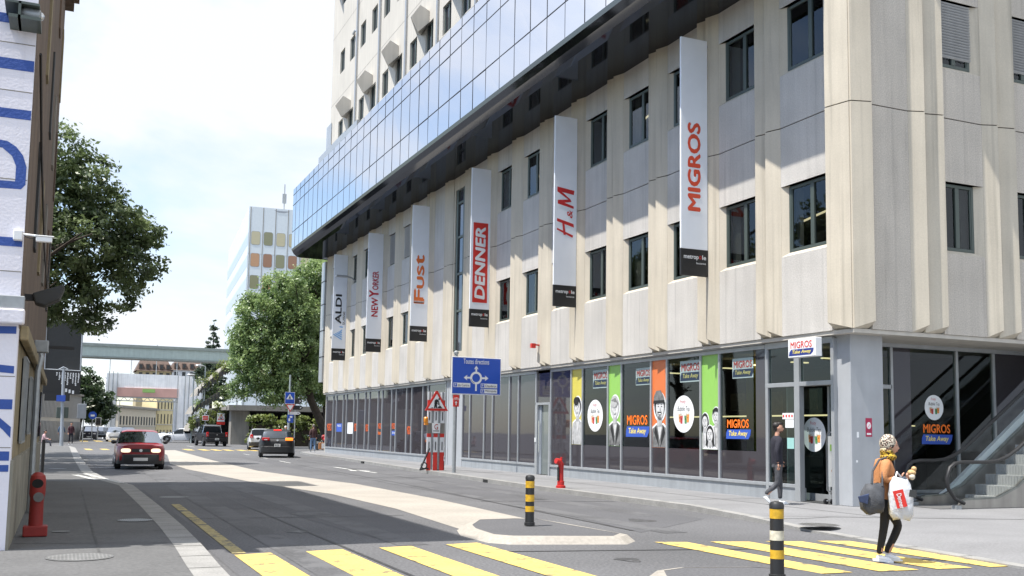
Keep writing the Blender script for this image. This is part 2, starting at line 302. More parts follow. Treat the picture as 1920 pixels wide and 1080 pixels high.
# right pavement: strip mesh from the kerb line inwards; kerb sinks to the road at the crossing
KR = [(10.2, -10, .03), (10.7, 5, .03), (10.86, 8.94, .03), (11.11, 11.08, .03), (11.45, 13.6, .04), (11.8, 15.8, .09), (12.05, 18, .12), (12.0, 25.5, .12), (12.42, 35.8, .12), (12.9, 44, .12), (13.45, 52.5, .12), (13.55, 60, .12), (14.0, 65, .12), (15.5, 68.5, .12), (19, 70.5, .12), (40, 71, .12)]
kb = MB(); pv = MB(); kf = MB()
for (a, b) in zip(KR[:-1], KR[1:]):
    d = Vector((b[0] - a[0], b[1] - a[1], 0)).normalized(); nrm = Vector((d.y, -d.x, 0))
    a1 = (a[0] + .22, a[1]); b1 = (b[0] + .22, b[1])
    if a[1] >= 65: a1 = (a[0] + .05, a[1] - .22); b1 = (b[0] + .05, b[1] - .22)
    if b[1] >= 68 and a[1] == 65: b1 = (b[0] + .05, b[1] - .22)
    kb.quad((a[0], a[1], a[2]), (a1[0], a1[1], a[2]), (b1[0], b1[1], b[2]), (b[0], b[1], b[2]))
    kb.quad((a[0], a[1], -.02), (a[0], a[1], a[2]), (b[0], b[1], b[2]), (b[0], b[1], -.02))
    q = 1.3
    if a[1] < 60:
        pv.quad((a1[0], a1[1], a[2] - .003), (a[0] + q, a[1], .12), (b[0] + q, b[1], .12), (b1[0], b1[1], b[2] - .003))
        pv.quad((a[0] + q, a[1], .12), (60, a[1], .12), (60, b[1], .12), (b[0] + q, b[1], .12))
    else:
        pv.quad((a1[0], a1[1], .117), (60, min(a1[1], 66), .117), (60, b1[1], .117), (b1[0], b1[1], .117))
struct('pavement', pv, 'pave'); struct('kerb', kb, 'kerb')
# left pavement, kerb stones and the far corner
LK = [(1.55, -10), (1.55, 5), (1.58, 9), (1.63, 11.5), (1.69, 13.4), (1.73, 16), (1.74, 20), (1.7, 27.5), (1.2, 31.2), (.95, 36), (.85, 50), (.82, 74), (.55, 79), (-.4, 81.2), (-12, 82.5)]
pl = MB(); kl = MB()
for a, b in zip(LK[:-1], LK[1:]):
    kx = .34
    a1 = (a[0] - kx, a[1]); b1 = (b[0] - kx, b[1])
    if b[1] > 76: b1 = (b[0] - .12, b[1] - .3)
    if a[1] > 76: a1 = (a[0] - .12, a[1] - .3)
    kl.quad((a1[0], a1[1], .1), (a[0], a[1], .1), (b[0], b[1], .1), (b1[0], b1[1], .1)); kl.quad((a[0], a[1], -.02), (b[0], b[1], -.02), (b[0], b[1], .1), (a[0], a[1], .1))
    pl.quad((-40, min(a[1], 79), .097), (a1[0], a1[1], .097), (b1[0], b1[1], .097), (-40, min(b[1], 79.5), .097))
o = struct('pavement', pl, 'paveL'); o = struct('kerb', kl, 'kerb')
sheet('gutter_strip', [[(1.8, 9), (2.0, 9), (2.02, 13.4), (1.96, 20), (1.92, 27), (1.72, 27), (1.76, 20), (1.8, 13.6)]], 'asphalt2', .004)
sheet('pale_median', [[(5.96, 15.4), (7.3, 16.1), (7.85, 17.0), (8.05, 22.5), (7.93, 29.1), (7.3, 33.5), (6.72, 38.5), (6.7, 50.8), (7.0, 66), (7.1, 73), (5.9, 72), (5.44, 60), (4.3, 46), (4.35, 40), (5.2, 30), (6.1, 24.7), (6.24, 19.8)]], 'median', .005)
for k, (dx_, yy) in enumerate([(0, 0)]):
    sheet('asphalt_repair', [[(4.2, 15.0), (5.4, 15.2), (5.6, 19), (5.1, 26), (3.9, 25), (4.0, 18)], [(2.6, 20.5), (3.9, 20.4), (3.9, 23.4), (2.6, 23.6)], [(8.6, 14.2), (11.2, 16.2), (11.3, 24), (11.2, 30), (9.5, 27), (9.0, 18)], [(8.5, 38), (9.3, 38), (9.7, 56), (8.7, 56)]], 'asphalt2', .003)
Y = []
for a, b in ((2.03, 2.5), (2.95, 3.46), (3.97, 4.45), (4.97, 5.48)):
    Y.append([(a, 13.05 + (a - 2) * .13), (a + .02, 8.6), (b + .02, 8.6), (b, 13.1 + (b - 2) * .12)])
for a, b in ((8.03, 8.5), (8.88, 9.46), (9.74, 10.28), (10.56, 11.06)):
    Y.append([(a, 12.9 - (a - 8) * .22), (a + .05, 9.4 - (a - 8) * .07), (b + .05, 9.4 - (b - 8) * .07), (b, 12.85 - (b - 8) * .22)])
sheet('crossing_stripes', Y, 'yellow', .008)
sheet('cycle_line', [[(2.1, 21.9), (2.03, 13.2), (2.2, 13.2), (2.27, 21.9)]], 'dullyellow', .008)
fz = [[(x, 76.3 + (x - 9) * -.4), (x + .5, 76.1 + (x - 9) * -.4), (x + .5, 72.2 + (x - 9) * -.15), (x, 72.3 + (x - 9) * -.15)] for x in (7.9, 8.9, 9.7, 10.5, 11.4, 12.2)]
fz += [[(1.35, 75.4), (1.75, 75.2), (1.9, 71.4), (1.5, 71.6)], [(2.35, 75.4), (2.8, 75.4), (2.95, 72.4), (2.5, 72.3)], [(1.6, 117), (2.3, 117), (2.4, 110), (1.7, 110)], [(3.0, 117), (3.7, 117), (3.8, 110), (3.1, 110)], [(4.3, 117), (5.1, 117), (5.2, 110), (4.4, 110)]]
sheet('crossing_stripes', fz, 'yellow', .008)
wz = [[(10.15, 63.6), (10.25, 63.6), (10.2, 61), (10.1, 61)], [(9.97, 57.3), (10.07, 57.3), (9.96, 54), (9.86, 54)], [(9.72, 50.1), (9.82, 50.1), (9.72, 47), (9.62, 47)],
      [(10.42, 42.0), (10.58, 42.0), (10.74, 36.4), (10.6, 36.3)], [(10.2, 38.2), (10.55, 40.2), (10.9, 37.9), (10.75, 37.6), (10.56, 38.9), (10.4, 38.0)],
      [(9.63, 90), (9.73, 90), (9.7, 84), (9.6, 84)], [(5.2, 100), (5.3, 100), (5.2, 84), (5.1, 84)]]
for yy in (41.5, 44.5, 47.5, 50.5, 54, 58): wz.append([(.95, yy), (2.5, yy - .6), (2.5, yy - .3), (.95, yy + .35)])
wz += [[(1.45, 28.2), (1.62, 28.1), (.75, 34), (.62, 34)], [(.3, 33.3), (.5, 33.3), (1.0, 30.2), (.85, 30.1)]]
sheet('lane_markings', wz[:-2], 'roadwhite', .008); sheet('kerb_markings', wz[-2:], 'roadwhite', .106)
jn = [[(3.55, 9), (3.6, 9), (3.5, 26), (3.45, 26)], [(8.6, 14.5), (8.66, 14.5), (9.4, 30), (9.6, 52), (9.54, 52), (9.34, 30)], [(5.5, 12.4), (9.5, 11.6), (9.5, 11.65), (5.5, 12.46)], [(8.8, 21.5), (11.9, 20.8), (11.9, 20.86), (8.8, 21.57)], [(2.2, 18.4), (5.9, 18.2), (5.9, 18.25), (2.2, 18.46)], [(9.2, 33.2), (12.2, 33.0), (12.2, 33.06), (9.2, 33.27)]]
sheet('sealed_joint', jn, mat('bitumen joint', (.035, .035, .037), .6, var=.3, scale=3), .006)
pj = [[(XX, 14), (XX + .03, 14), (XX + .03, 60), (XX, 60)] for XX in (13.9,)] + [[(12.3, yy), (15.2, yy), (15.2, yy + .03), (12.3, yy + .03)] for yy in (19.5, 24, 29.5, 35.2, 42, 50)] + [[(11.8, 15.2), (16.2, 13.4), (22, 13.0), (22, 13.04), (16.2, 13.45), (11.8, 15.25)]]
sheet('pavement_joint', pj, mat('pavement joint', (.07, .07, .07), .8, var=.3, scale=3), .1235)
tt = mat('tyre darkened asphalt', (.080, .080, .084), .8, var=.2, scale=.5, grain=.3, gscale=26, wear=((.108, .108, .113), .9, .47))
sheet('tyre_track', [[(x, y0), (x + .45, y0), (x + .5 + dx2, y1), (x + dx2, y1)] for x, y0, y1, dx2 in ((2.6, 9, 40, .0), (4.3, 13.5, 38, -.3), (8.9, 14, 58, .3), (10.3, 17, 60, .9), (3.1, 46, 100, .4), (4.7, 46, 100, .6))], tt, .0045)
sheet('oil_stain', [[(x + r_ * math.cos(a) * (1 + .3 * math.sin(3 * a + x)), y + 1.6 * r_ * math.sin(a)) for a in [.35 * k for k in range(18)]] for x, y, r_ in ((3.4, 15.8, .16), (4.2, 19, .2), (9.8, 16.2, .22), (6.6, 11.2, .14), (10.4, 22, .25), (8.4, 10.6, .12))], mat('oil stain', (.05, .05, .052), .6, var=.3, scale=4, wear=((.1, .1, .105), 6, .42)), .0052)
kj = []
for (a, b) in zip(KR[1:-3], KR[2:-2]):
    n_ = max(1, int((b[1] - a[1]) / 1.0))
    for i in range(n_): f_ = i / n_; x_ = a[0] + (b[0] - a[0]) * f_; y_ = a[1] + (b[1] - a[1]) * f_; kj.append(([(x_ + .002, y_), (x_ + .215, y_ - .0), (x_ + .215, y_ + .018), (x_ + .002, y_ + .018)], a[2] + (b[2] - a[2]) * f_ + .003))
b = MB(); [b.poly(p, Frame((0, 0, 0), (1, 0, 0), (0, 1, 0)), z) for p, z in kj]; struct('kerb_joint', b, mat('kerb joint', (.06, .06, .055), .9, var=.2))
sheet('kerb_joint', [[(1.28 + .02 * (yy > 16), yy), (1.7, yy), (1.7, yy + .02), (1.28, yy + .02)] for yy in [6 + 1.05 * i for i in range(21)]], MATS['kerb joint'], .1025)
lj = [[(-.5, yy), (1.3, yy - .4), (1.3, yy - .37), (-.5, yy + .03)] for yy in (14.2, 18.9, 23.5)] + [[(.45, 13), (.48, 13), (.48, 26), (.45, 26)]]
sheet('pavement_joint', lj, MATS['pavement joint'], .1015)
# refuge islands
def island(pts, kw):
    b = MB(); fr = Frame((0, 0, 0), (1, 0, 0), (0, 1, 0)); cx = sum(p[0] for p in pts) / len(pts); cy = sum(p[1] for p in pts) / len(pts)
    def ins(p, w): d = Vector((cx - p[0], cy - p[1])); return (p[0] + d.x / d.length * w, p[1] + d.y / d.length * w)
    outer = pts; mid = [ins(p, .15) for p in pts]; inn = [ins(p, kw) for p in pts]; n = len(pts)
    for i in range(n):
        j = (i + 1) % n
        b.quad((*outer[i], -.01), (*outer[j], -.01), (*mid[j], .09), (*mid[i], .09)); b.quad((*mid[i], .09), (*mid[j], .09), (*inn[j], .1), (*inn[i], .1))
    o = struct('traffic_island', b, 'median'); c = MB(); c.poly(inn, fr, .097); struct('island_surface', c, 'asphalt2')
island([(5.85, 15.35), (5.62, 14.6), (5.62, 13.5), (5.85, 13.2), (7.5, 12.75), (7.85, 13.1), (7.85, 14.9), (7.7, 16.1), (7.3, 16.35), (6.5, 16.3)], .27)
island([(5.75, 9.4), (6.0, 9.8), (6.4, 9.95), (7.3, 9.75), (7.75, 9.35), (7.8, 8.9), (7.6, 3), (5.7, 3)], .24)
# manhole covers and drains
def cover(name, x, y, r, z, label, square=False):
    b = MB(); fr = Frame((x, y, z), (1, 0, 0), (0, 1, 0))
    if square: b.rect(-r, r, -r * .8, r * .8, fr, .004)
    else: b.ell(0, 0, r, r, fr, .004)
    o = b.build(name, 'iron'); tag(o, label, 'drain cover')
    c = MB()
    for k in range(-8, 9):
        h = math.sqrt(max(0, .85 - (k / 9) ** 2)) * r
        if not square: c.rect(k * r / 9 - r * .025, k * r / 9 + r * .025, -h, h, fr, .007)
        else: c.rect(k * r / 6 - r * .05, k * r / 6 + r * .05, -r * .6, r * .6, fr, .007)
    c.build('grating', 'galv' if 'drain' in name else 'iron2', o)
cover('manhole_cover', 2.39, 24.2, .33, 0, 'round manhole cover in the dark road beside the kerb')
cover('drain_grate', 1.12, 17.2, .27, .1, 'pale slotted drain grate in the left pavement near the kerb')
cover('manhole_cover', .25, 12.55, .36, .1, 'big round manhole cover in the sunlit near end of the left pavement')
cover('manhole_cover', 11.7, 13.6, .34, .11, 'dark round cover in the right pavement behind the crossing')
cover('drain_grate', -.1, 38, .3, .1, 'pale grate in the shaded left pavement beside the dark post')
cover('small_cover', .05, 15.6, .12, .1, 'tiny round valve cover beside the shaded left hydrant')
for (x, y) in ((12.24, 29.4), (13.1, 46.8)):
    b = MB(); b.box(x - .09, x + .02, y - .2, y + .2, .006, .095); tag(b.build('kerb_inlet', 'dark'), 'black gully inlet in the right kerb ' + ('nearer the red hydrant' if y < 40 else 'farther away towards the black car'), 'gully', 'kerb inlets')

# ------------------------------------------------------------------ the shopping building
XF, YC = 15.1, 16.4
BLD = thing('shopping_building', 'large cream and grey concrete shopping building with navy glass band and shop windows', 'building', (XF, YC, 0))
P = .14                                       # how far the fluted pilasters stand out
Z0, ZJ, ZT = 3.88, 8.8, 12.56
def bay_panel(fr, u0, u1, holes, m, z0=Z0, zt=ZT, joints=(ZJ,)):
    """flat grey panel of one bay with window niches; u runs along the wall, holes = list of (u0,u1,z0,z1)"""
    zs = [z0]
    for (a, c, lo, hi) in holes: zs += [lo, hi]
    zs.append(zt)
    for i in range(0, len(zs), 2):
        lo, hi = zs[i], zs[i + 1]; cuts = [lo] + [j for j in joints if lo < j < hi] + [hi]; b = MB()
        for q, (c0, c1) in enumerate(zip(cuts[:-1], cuts[1:])):
            a0 = c0 + (.012 if q else 0); a1 = c1 - (.012 if q < len(cuts) - 2 else 0)
            if q: b.rect(u0, u1, c0 - .014, c0 + .014, fr, -.03, .05, 1)
            b.rect(u0, u1, a0, a1, fr, 0, .16)
        b.build('wall_panel', [m, 'blackline'], BLD)
def niche(fr, a, c, lo, hi, far_left=True):
    b = MB(); d = .1                           # splayed far jamb, sloping sill, head and near jamb in cream
    f = lambda u, v, dd: fr.p(u, v, dd)
    b.quad(f(a, lo, -.002), f(a, hi, -.002), f(a + .2, hi, -d), f(a + .2, lo + .09, -d)) if far_left else None
    b.quad(f(a, lo, .0), f(a + .2, lo + .09, -d), f(c, lo + .09, -d), f(c, lo, .0))
    b.quad(f(a, hi, -.01), f(c, hi, -.01), f(c, hi, -d - .06), f(a, hi, -d - .06))
    b.quad(f(c, lo, 0), f(c, lo + .09, -d), f(c, hi, -d), f(c, hi, 0))
    return b.build('window_niche', 'cream', BLD)
wrng = random.Random(3)
def window(fr, a, c, lo, hi, blind=False, parent=None, clear=False):
    w, h = c - a, hi - lo; b = MB(); fw = .075; t = .06
    b.rect(a, a + fw, lo, hi, fr, -.09, t); b.rect(c - fw, c, lo, hi, fr, -.09, t); b.rect(a + fw, c - fw, lo, lo + fw, fr, -.09, t); b.rect(a + fw, c - fw, hi - fw, hi, fr, -.09, t)
    mx = a + w * .54; b.rect(mx - .06, mx + .06, lo + fw, hi - fw, fr, -.085, t)
    b.rect(a + fw, a + fw + .035, lo + fw, hi - fw, fr, -.1, t); b.rect(c - fw - .035, c - fw, lo + fw, hi - fw, fr, -.1, t)
    o = b.build('window', 'frame', parent or BLD, bevel=.006)
    p = MB(); p.rect(a + .02, c - .02, lo + .02, hi - .02, fr, -.125, .01); p.build('pane', 'office' if clear else 'winglass', o)
    if clear:
        for e0, e1 in ((a, a + w * wrng.uniform(.12, .34)), (c - w * wrng.uniform(.05, .25), c)):
            if wrng.random() < .75:
                q = MB(); n_ = 8
                for i in range(n_): u = e0 + (e1 - e0) * i / n_; q.quad(fr.p(u, lo, -.30 - .03 * (i % 2)), fr.p(u + (e1 - e0) / n_, lo, -.33 + .03 * (i % 2)), fr.p(u + (e1 - e0) / n_, hi, -.33 + .03 * (i % 2)), fr.p(u, hi, -.30 - .03 * (i % 2)))
                q.build('curtain', mat('grey curtain', (.16, .16, .155), .9, var=.2, scale=4), o)
        if wrng.random() < .7: q = MB(); zz = lo + (hi - lo) * wrng.uniform(.5, .75); q.bar(fr.p(a + w * wrng.uniform(.0, .3), zz - .05, -.42), fr.p(a + w * wrng.uniform(.5, .95), zz + .1, -.42), .05, .03); q.build('ceiling_lamp', mat('office lamp', (1, .85, .55), .5, var=0, emit=.7), o)
    if blind:
        s = MB(); z = hi - .03
        while z > lo + (.2 if blind == 1 else .06):
            q = fr.p
            s.add([q(a + .01, z, -.035), q(c - .01, z, -.035), q(c - .01, z - .04, -.075), q(a + .01, z - .04, -.075), q(a + .01, z + .006, -.035), q(c - .01, z + .006, -.035), q(c - .01, z - .034, -.08), q(a + .01, z - .034, -.08)], [(0, 3, 2, 1), (4, 5, 6, 7), (0, 1, 5, 4), (2, 3, 7, 6)]); z -= .066
        s.build('blind', 'alu', o)
    return o
def strips(fr, us, z0, zt, side=1, m='cream', joints=(ZJ,)):
    """saw-tooth pilaster: us = [(flush edge, proud edge)...]"""
    b = MB()
    for a, c in us:
        zb = z0 + .16
        pts = lambda z_a, z_c: None
        cuts = [None] + list(joints) + [None]
        for q in range(len(cuts) - 1):
            lo = cuts[q] + .012 if cuts[q] else None; hi = cuts[q + 1] - .012 if cuts[q + 1] else zt
            la = lo or z0; lc = lo or zb
            v = [fr.p(a, la, .004), fr.p(c, lc, P), fr.p(c, la, -.1), fr.p(a, la, -.1), fr.p(a, hi, .004), fr.p(c, hi, P), fr.p(c, hi, -.1), fr.p(a, hi, -.1)]
            fs = [(0, 1, 5, 4), (1, 2, 6, 5), (0, 3, 2, 1), (4, 5, 6, 7), (2, 3, 7, 6), (3, 0, 4, 7)]
            b.add(v, [f if c > a else f[::-1] for f in fs])
            if cuts[q]: b.add([fr.p(a, cuts[q] - .012, -.02), fr.p(c, cuts[q] - .012, P - .03), fr.p(c, cuts[q] + .012, P - .03), fr.p(a, cuts[q] + .012, -.02)], [(0, 1, 2, 3) if c > a else (3, 2, 1, 0)], 1)
    return b.build('pilaster', [m, 'blackline'], BLD)
F0 = FX(XF, 0, 0)                       # u = -Y
W1 = 17.15; PIT = 2.44
# corner strips
strips(F0, [(-16.44, -17.03)], Z0, ZT)
for k in range(19):
    w = W1 + PIT * k
    blank = k in (8, 10)
    stair = k == 9
    a, c = -(w + 1.56), -(w - .1)          # panel from far edge to near edge
    if stair:
        bay_panel(F0, -(w + 1.5), -(w + 1.35), [], 'cream'); bay_panel(F0, -(w + .1), -(w - .1), [], 'cream')
        bay_panel(F0, -(w + 1.35), -(w + .1), [], 'cream', Z0, 4.95, ()); bay_panel(F0, -(w + 1.35), -(w + .1), [], 'cream', 12.0, ZT, ())
        b = MB(); u0, u1 = -(w + 1.35), -(w + .1)
        zz = [4.95, 6.7, 8.3, 9.9, 11.4, 12.0]
        for z in zz: b.rect(u0, u1, z - .05, z + .05, FX(XF, 0, 0), -.05, .1)
        b.rect(u0, u0 + .22, 4.95, 12, FX(XF, 0, 0), -.04, .1); b.rect(u1 - .42, u1, 4.95, 12, FX(XF, 0, 0), -.04, .12)
        o = b.build('stair_window', 'frame', BLD, bevel=.006)
        p = MB(); p.rect(u0, u1, 4.95, 12, F0, -.1, .01); p.build('pane', MATS.get('stair glass') or mirror_mat('stair glass', (.05, .05, .055), 1.9, .03), o)
    else:
        holes = [] if blank else [(0, 0, 5.73, 7.39), (0, 0, 10.06, 11.72)]
        bay_panel(F0, a, c, holes, 'panel')
        if not blank:
            for lo, hi in ((5.73, 7.39), (10.06, 11.72)):
                niche(F0, a, c, lo, hi)
                window(F0, a + .17, c, lo + .09, hi - .02, blind=(2 if (k in (11, 12, 13) and lo > 8) else False), clear=True)
    far = w + PIT - .1
    strips(F0, [(-(w + 1.56), -(w + 1.56 + (far - w - 1.56) * .5)), (-(w + 1.56 + (far - w - 1.56) * .5), -far)], Z0, ZT)
bay_panel(F0, -64.0, -(W1 + PIT * 19 - .1), [], 'cream')
# sloping soffit under the concrete and core wall behind
b = MB(); b.box(XF + .16, XF + 6, YC + .16, 64, ZT - .3, ZT); b.box(XF + .5, XF + .7, YC + .5, 64, Z0 + .02, ZT - .3); b.box(XF + .5, 60, YC + .5, YC + .7, Z0 + .02, 40)
b.build('core_wall', 'dark', BLD)
b = MB(); b.box(XF + .03, 60, YC + .03, 63.95, 3.79, Z0 - .005); b.build('soffit', 'pale', BLD)
b = MB(); b.box(XF + .2, 40, 63.9, 64.0, 0, 12.5); b.box(40, 40.2, YC + .5, 64, 0, 30); b.build('end_wall', 'cream', BLD)
b = MB(); b.box(XF - .12, XF + .5, 64.02, 64.9, 4.6, 12.4); o = b.build('end_glazing', 'alu', BLD)
b = MB()
for z in (6.2, 7.9, 9.6, 11.1): b.box(XF - .14, XF + .5, 64.0, 64.92, z, z + .05)
b.build('glazing_bar', 'blackline', o)
# right-hand facade
F1 = FY(0, YC, 0)
strips(F1, [(XF + .02, 15.58)], Z0, 40, joints=(ZJ, 13.1, 17.4, 21.7, 26))
x = 15.62; k = 0
while x < 32:
    w0 = x; w1 = x + (1.12 if k == 0 else 1.30)
    holes = [] if k == 0 else [(0, 0, 5.7, 7.34), (0, 0, 9.95, 11.6), (0, 0, 14.3, 15.95)]
    bay_panel(F1, w0, w1, holes, 'panel2', zt=20, joints=(ZJ, 13.1, 17.4))
    if k:
        for lo, hi in ((5.7, 7.34), (9.95, 11.6), (14.3, 15.95)):
            b = MB(); d = .1; f = F1.p
            b.quad(f(w1, lo, -.002), f(w1 - .22, lo + .09, -d), f(w1 - .22, hi, -d), f(w1, hi, -.002)); b.quad(f(w0, lo), f(w0, lo + .09, -d), f(w1 - .22, lo + .09, -d), f(w1, lo)); b.quad(f(w0, lo, -.01), f(w0, hi, -.01), f(w0, hi, -d), f(w0, lo + .09, -d)); b.quad(f(w0, hi, -.01), f(w0, hi, -d - .06), f(w1, hi, -d - .06), f(w1, hi, -.01))
            b.build('window_niche', 'cream', BLD)
            window(F1, w0 - .03, w1 - .22, lo + .09, hi - .02, blind=(1 if 9 < lo < 11 else False), clear=True)
    s0 = w1; s1 = w1 + .36; s2 = w1 + .45; s3 = w1 + .93
    strips(F1, [(s0, s1), (s1 + .02, s3)], Z0, 40, joints=(ZJ, 13.1, 17.4, 21.7, 26))
    x = s3 + .02; k += 1
# navy curtain-wall band cantilevered over the street
XO = 12.8; BY0, BY1 = 16.95, 64.2
prof = [(XO, 16.94), (XO, 13.06), (XO + .04, 12.93), (XO + .16, 12.74), (XO + .34, 12.6), (XO + .58, 12.55)]
b = MB(); b.quad((XO + .012, BY0, 13.06), (XO + .012, BY1, 13.06), (XO + .012, BY1, 16.94), (XO + .012, BY0, 16.94)); prg = random.Random(5); y = BY0
while y < BY1:                                 # panes set a few millimetres out of true
    y1_ = min(y + 1.22, BY1)
    for za, zb_ in zip((13.06, 14.15, 15.88, 16.56), (14.15, 15.88, 16.56, 16.94)): j_ = lambda: prg.uniform(-.0035, .0035); q_ = j_(); b.quad((XO + q_ + j_(), y, za), (XO + q_ + j_(), y1_, za), (XO + q_ + j_(), y1_, zb_), (XO + q_ + j_(), y, zb_))
    y = y1_

ob = b.build('curtain_wall', 'band', BLD)
for v in ob.data.polygons: pass
b = MB()
for z in (14.15, 15.88, 16.56): b.rect(-BY1, -BY0, z - .015, z + .015, FX(XO, 0, 0), .012, .01)
y = BY0
while y < BY1: b.rect(-y - .009, -y + .009, 13.06, 16.94, FX(XO, 0, 0), .008, .006); y += 1.22
b.build('glazing_joint', 'blackline', ob)
b = MB()
for i in range(1, len(prof) - 1):
    a, c = prof[i], prof[i + 1]; b.quad((a[0], BY0, a[1]), (c[0], BY0 + (.0), c[1]), (c[0], BY1, c[1]), (a[0], BY1, a[1]))
b.quad((prof[-1][0], BY0, 12.55), (XF + .1, BY0, 12.55), (XF + .1, BY1, 12.55), (prof[-1][0], BY1, 12.55))
y = BY0 + 1.2
b.build('band_soffit', 'soffit', BLD)
b = MB(); pr = prof + [(XF, 12.555), (XF, 16.94)]
b.add([(p[0] + .001, BY1 - .02, p[1]) for p in pr], [tuple(range(len(pr)))[::-1]]); b.add([(p[0] + .001, BY0 + .02, p[1]) for p in pr], [tuple(range(len(pr)))])
b.quad((XO, BY0, 16.935), (XO, BY1, 16.935), (XF, BY1, 16.935), (XF, BY0, 16.935))
b.build('band_end', 'soffit', BLD)
b = MB(); b.box(XO + .3, XF - .2, 50, 58.2, 16.95, 17.6); b.box(XF - .6, XF, 58, 64.9, 16.95, 19.4); b.build('roof_upstand', 'alu', BLD)
b = MB(); b.box(XF - .05, XF - .02, 63.9, 65.2, 17, 21.6); b.build('end_screen', 'alu', BLD)
# tower storeys above the band
TX = XF
rows = [(19.75, 21.15), (24.3, 25.75), (28.85, 30.3), (33.4, 34.85)]
bt = MB(); f = FX(TX, 0, 0)
for k in range(-1, 19):
    w = W1 + PIT * k; near = -(w - .3); far = -(w + PIT - .3); lo = 16.9
    wa = -(w + 1.13); wc = -(w)
    cuts = [17.0] + [q for r_ in rows for q in r_] + [37]
    for i in range(0, len(cuts), 2): bt.rect(wa, wc, cuts[i], cuts[i + 1], f, 0, .3)
    bt.rect(far, wa, 17, 37, f, 0, .3); bt.rect(wc, near, 17, 37, f, 0, .3)
bt.rect(-64.35, -(W1 + PIT * 18 + PIT - .3), 17, 37, f, 0, .3)
bt.box(TX + .3, 40, 64.05, 64.35, 17, 37)
bt.build('tower_wall', 'pale', BLD)
for k in range(5, 19):
    w = W1 + PIT * k
    for r_i, (lo, hi) in enumerate(rows):
        if k > 7 and r_i < 3 and not (k < 12 and r_i > 1): window(f, -(w + 1.13), -w, lo, hi)
        if (k % 2) == (1 if r_i == 0 else 0) and k > 8 and r_i in (0, 2):
            y0 = w + .6; h = MB(); dz = lo - 19.75      # a five-sided prow beside the window, tapering back into the wall
            pf = [(14.62, 21.93 + dz), (14.14, 21.22 + dz), (14.53, 20.58 + dz), (TX - .01, 21.15 + dz), (TX - .01, 21.72 + dz)]
            h.add([(x_, y0, z_) for x_, z_ in pf] + [(TX - .01, y0 + 1.5, pf[0][1] + .2), (TX - .01, y0 + 1.9, pf[1][1]), (TX - .01, y0 + 1.2, pf[2][1] + .35)], [(0, 1, 2, 3, 4), (0, 5, 6, 1), (1, 6, 7, 2), (2, 7, 3), (0, 4, 5)])
            h.build('window_hood', 'pale', BLD)
b = MB()
for z in (18.3, 22.75, 27.3): b.rect(-64.3, -20, z - .012, z + .012, f, .003, .002)
b.build('wall_joint', 'conc', BLD)
for k in range(9, 19, 2):
    yy = W1 + PIT * k - .75
    b = MB(); b.tube([(TX - .09, yy, 17), (TX - .09, yy, 36)], .06, 8); 
    if k % 4 == 1: b.tube([(TX - .09, yy, 25.6), (TX - .12, yy + .35, 25.75), (TX - .14, yy + .7, 25.65)], .07, 8)
    b.build('downpipe', 'alu', BLD, smooth=True)
# ------------------------------------------------------------------ shop front
GX = 15.3; FG = FX(GX, 0, 0)
ml = [63.71, 61.9, 61.09, 59.45, 58.66, 57.0, 56.22, 54.6, 53.77, 52.1, 51.33, 49.65, 48.9, 47.2, 46.4, 44.75, 44.0, 41.6]
ml2 = [39.6, 38.75, 37.2, 36.35, 34.73, 33.9, 32.38]
ml3 = [31.19, 29.67, 28.87, 27.21, 26.38, 24.71, 23.88, 22.25, 21.42, 19.55]
b = MB()
for y in ml + ml2 + ml3[:-1]: b.rect(-y - .035, -y + .035, .47, 3.74, FG, .05, .1)
for y0, y1 in ((63.71, 41.6), (39.6, 32.38), (31.19, 19.55)):
    b.rect(-y0, -y1, .42, .5, FG, .055, .1); b.rect(-y0, -y1, 3.66, 3.76, FG, .056, .12)
b.rect(-63.71, -19.6, 3.765, 3.785, FX(XF, 0, 0), -.06, .2)
b.build('shopfront_frame', 'alu', BLD, bevel=.008)
b = MB(); b.box(GX - .02, GX + .2, 41.6, 63.8, .1, .42); b.box(GX - .02, GX + .2, 32.38, 39.6, .1, .42); b.box(GX - .02, GX + .2, 18.42, 31.19, .1, .42)
b.build('plinth', 'plinth', BLD)
b = MB(); b.box(GX - .04, GX + .3, 39.6, 41.25, .1, 3.8); b.box(GX - .06, GX + .0, 41.25, 41.45, .1, 3.8); b.build('steel_pier', 'steelcol', BLD, bevel=.01)
decal = []
def pane(y0, y1, z0=.5, z1=3.66, m='film', d=0): 
    p = MB(); p.rect(-y0 + .035, -y1 - .035, z0, z1, FG, d, .012); return p.build('shop_pane', m, BLD)
far_panes = []
for a, c in zip(ml[:-1], ml[1:]): far_panes.append(((a, c), pane(a, c)))
for a, c in zip(ml2[:-1], ml2[1:]): pane(a, c)
pane(31.19, 29.67)
# service door with fan light
b = MB(); b.rect(-32.38, -31.19, 2.55, 2.63, FG, .05, .1); b.rect(-32.38, -32.2, .12, 2.55, FG, .06, .14); b.rect(-31.3, -31.19, .12, 2.55, FG, .06, .14); o = b.build('door_frame', 'alu', BLD)
d = MB(); d.rect(-32.2, -31.3, .14, 2.55, FG, -.06, .05); d.build('door', mirror_mat('grey door glass', (.16, .18, .175), 1.5, .05), o)
d = MB(); d.rect(-32.2, -32.05, .14, 2.55, FG, -.03, .05); d.rect(-31.42, -31.3, .14, 2.55, FG, -.03, .05); d.build('door_stile', 'steel', o)
d = MB(); d.tube([(GX - .03, 32.12, .9), (GX - .03, 32.12, 2.0)], .02); d.build('handle', 'chrome', o); pane(32.38, 31.19, 2.63)
d = MB(); d.box(GX - .09, GX - .05, 32.26, 32.34, 1.25, 1.4); d.build('keypad', 'white', o)
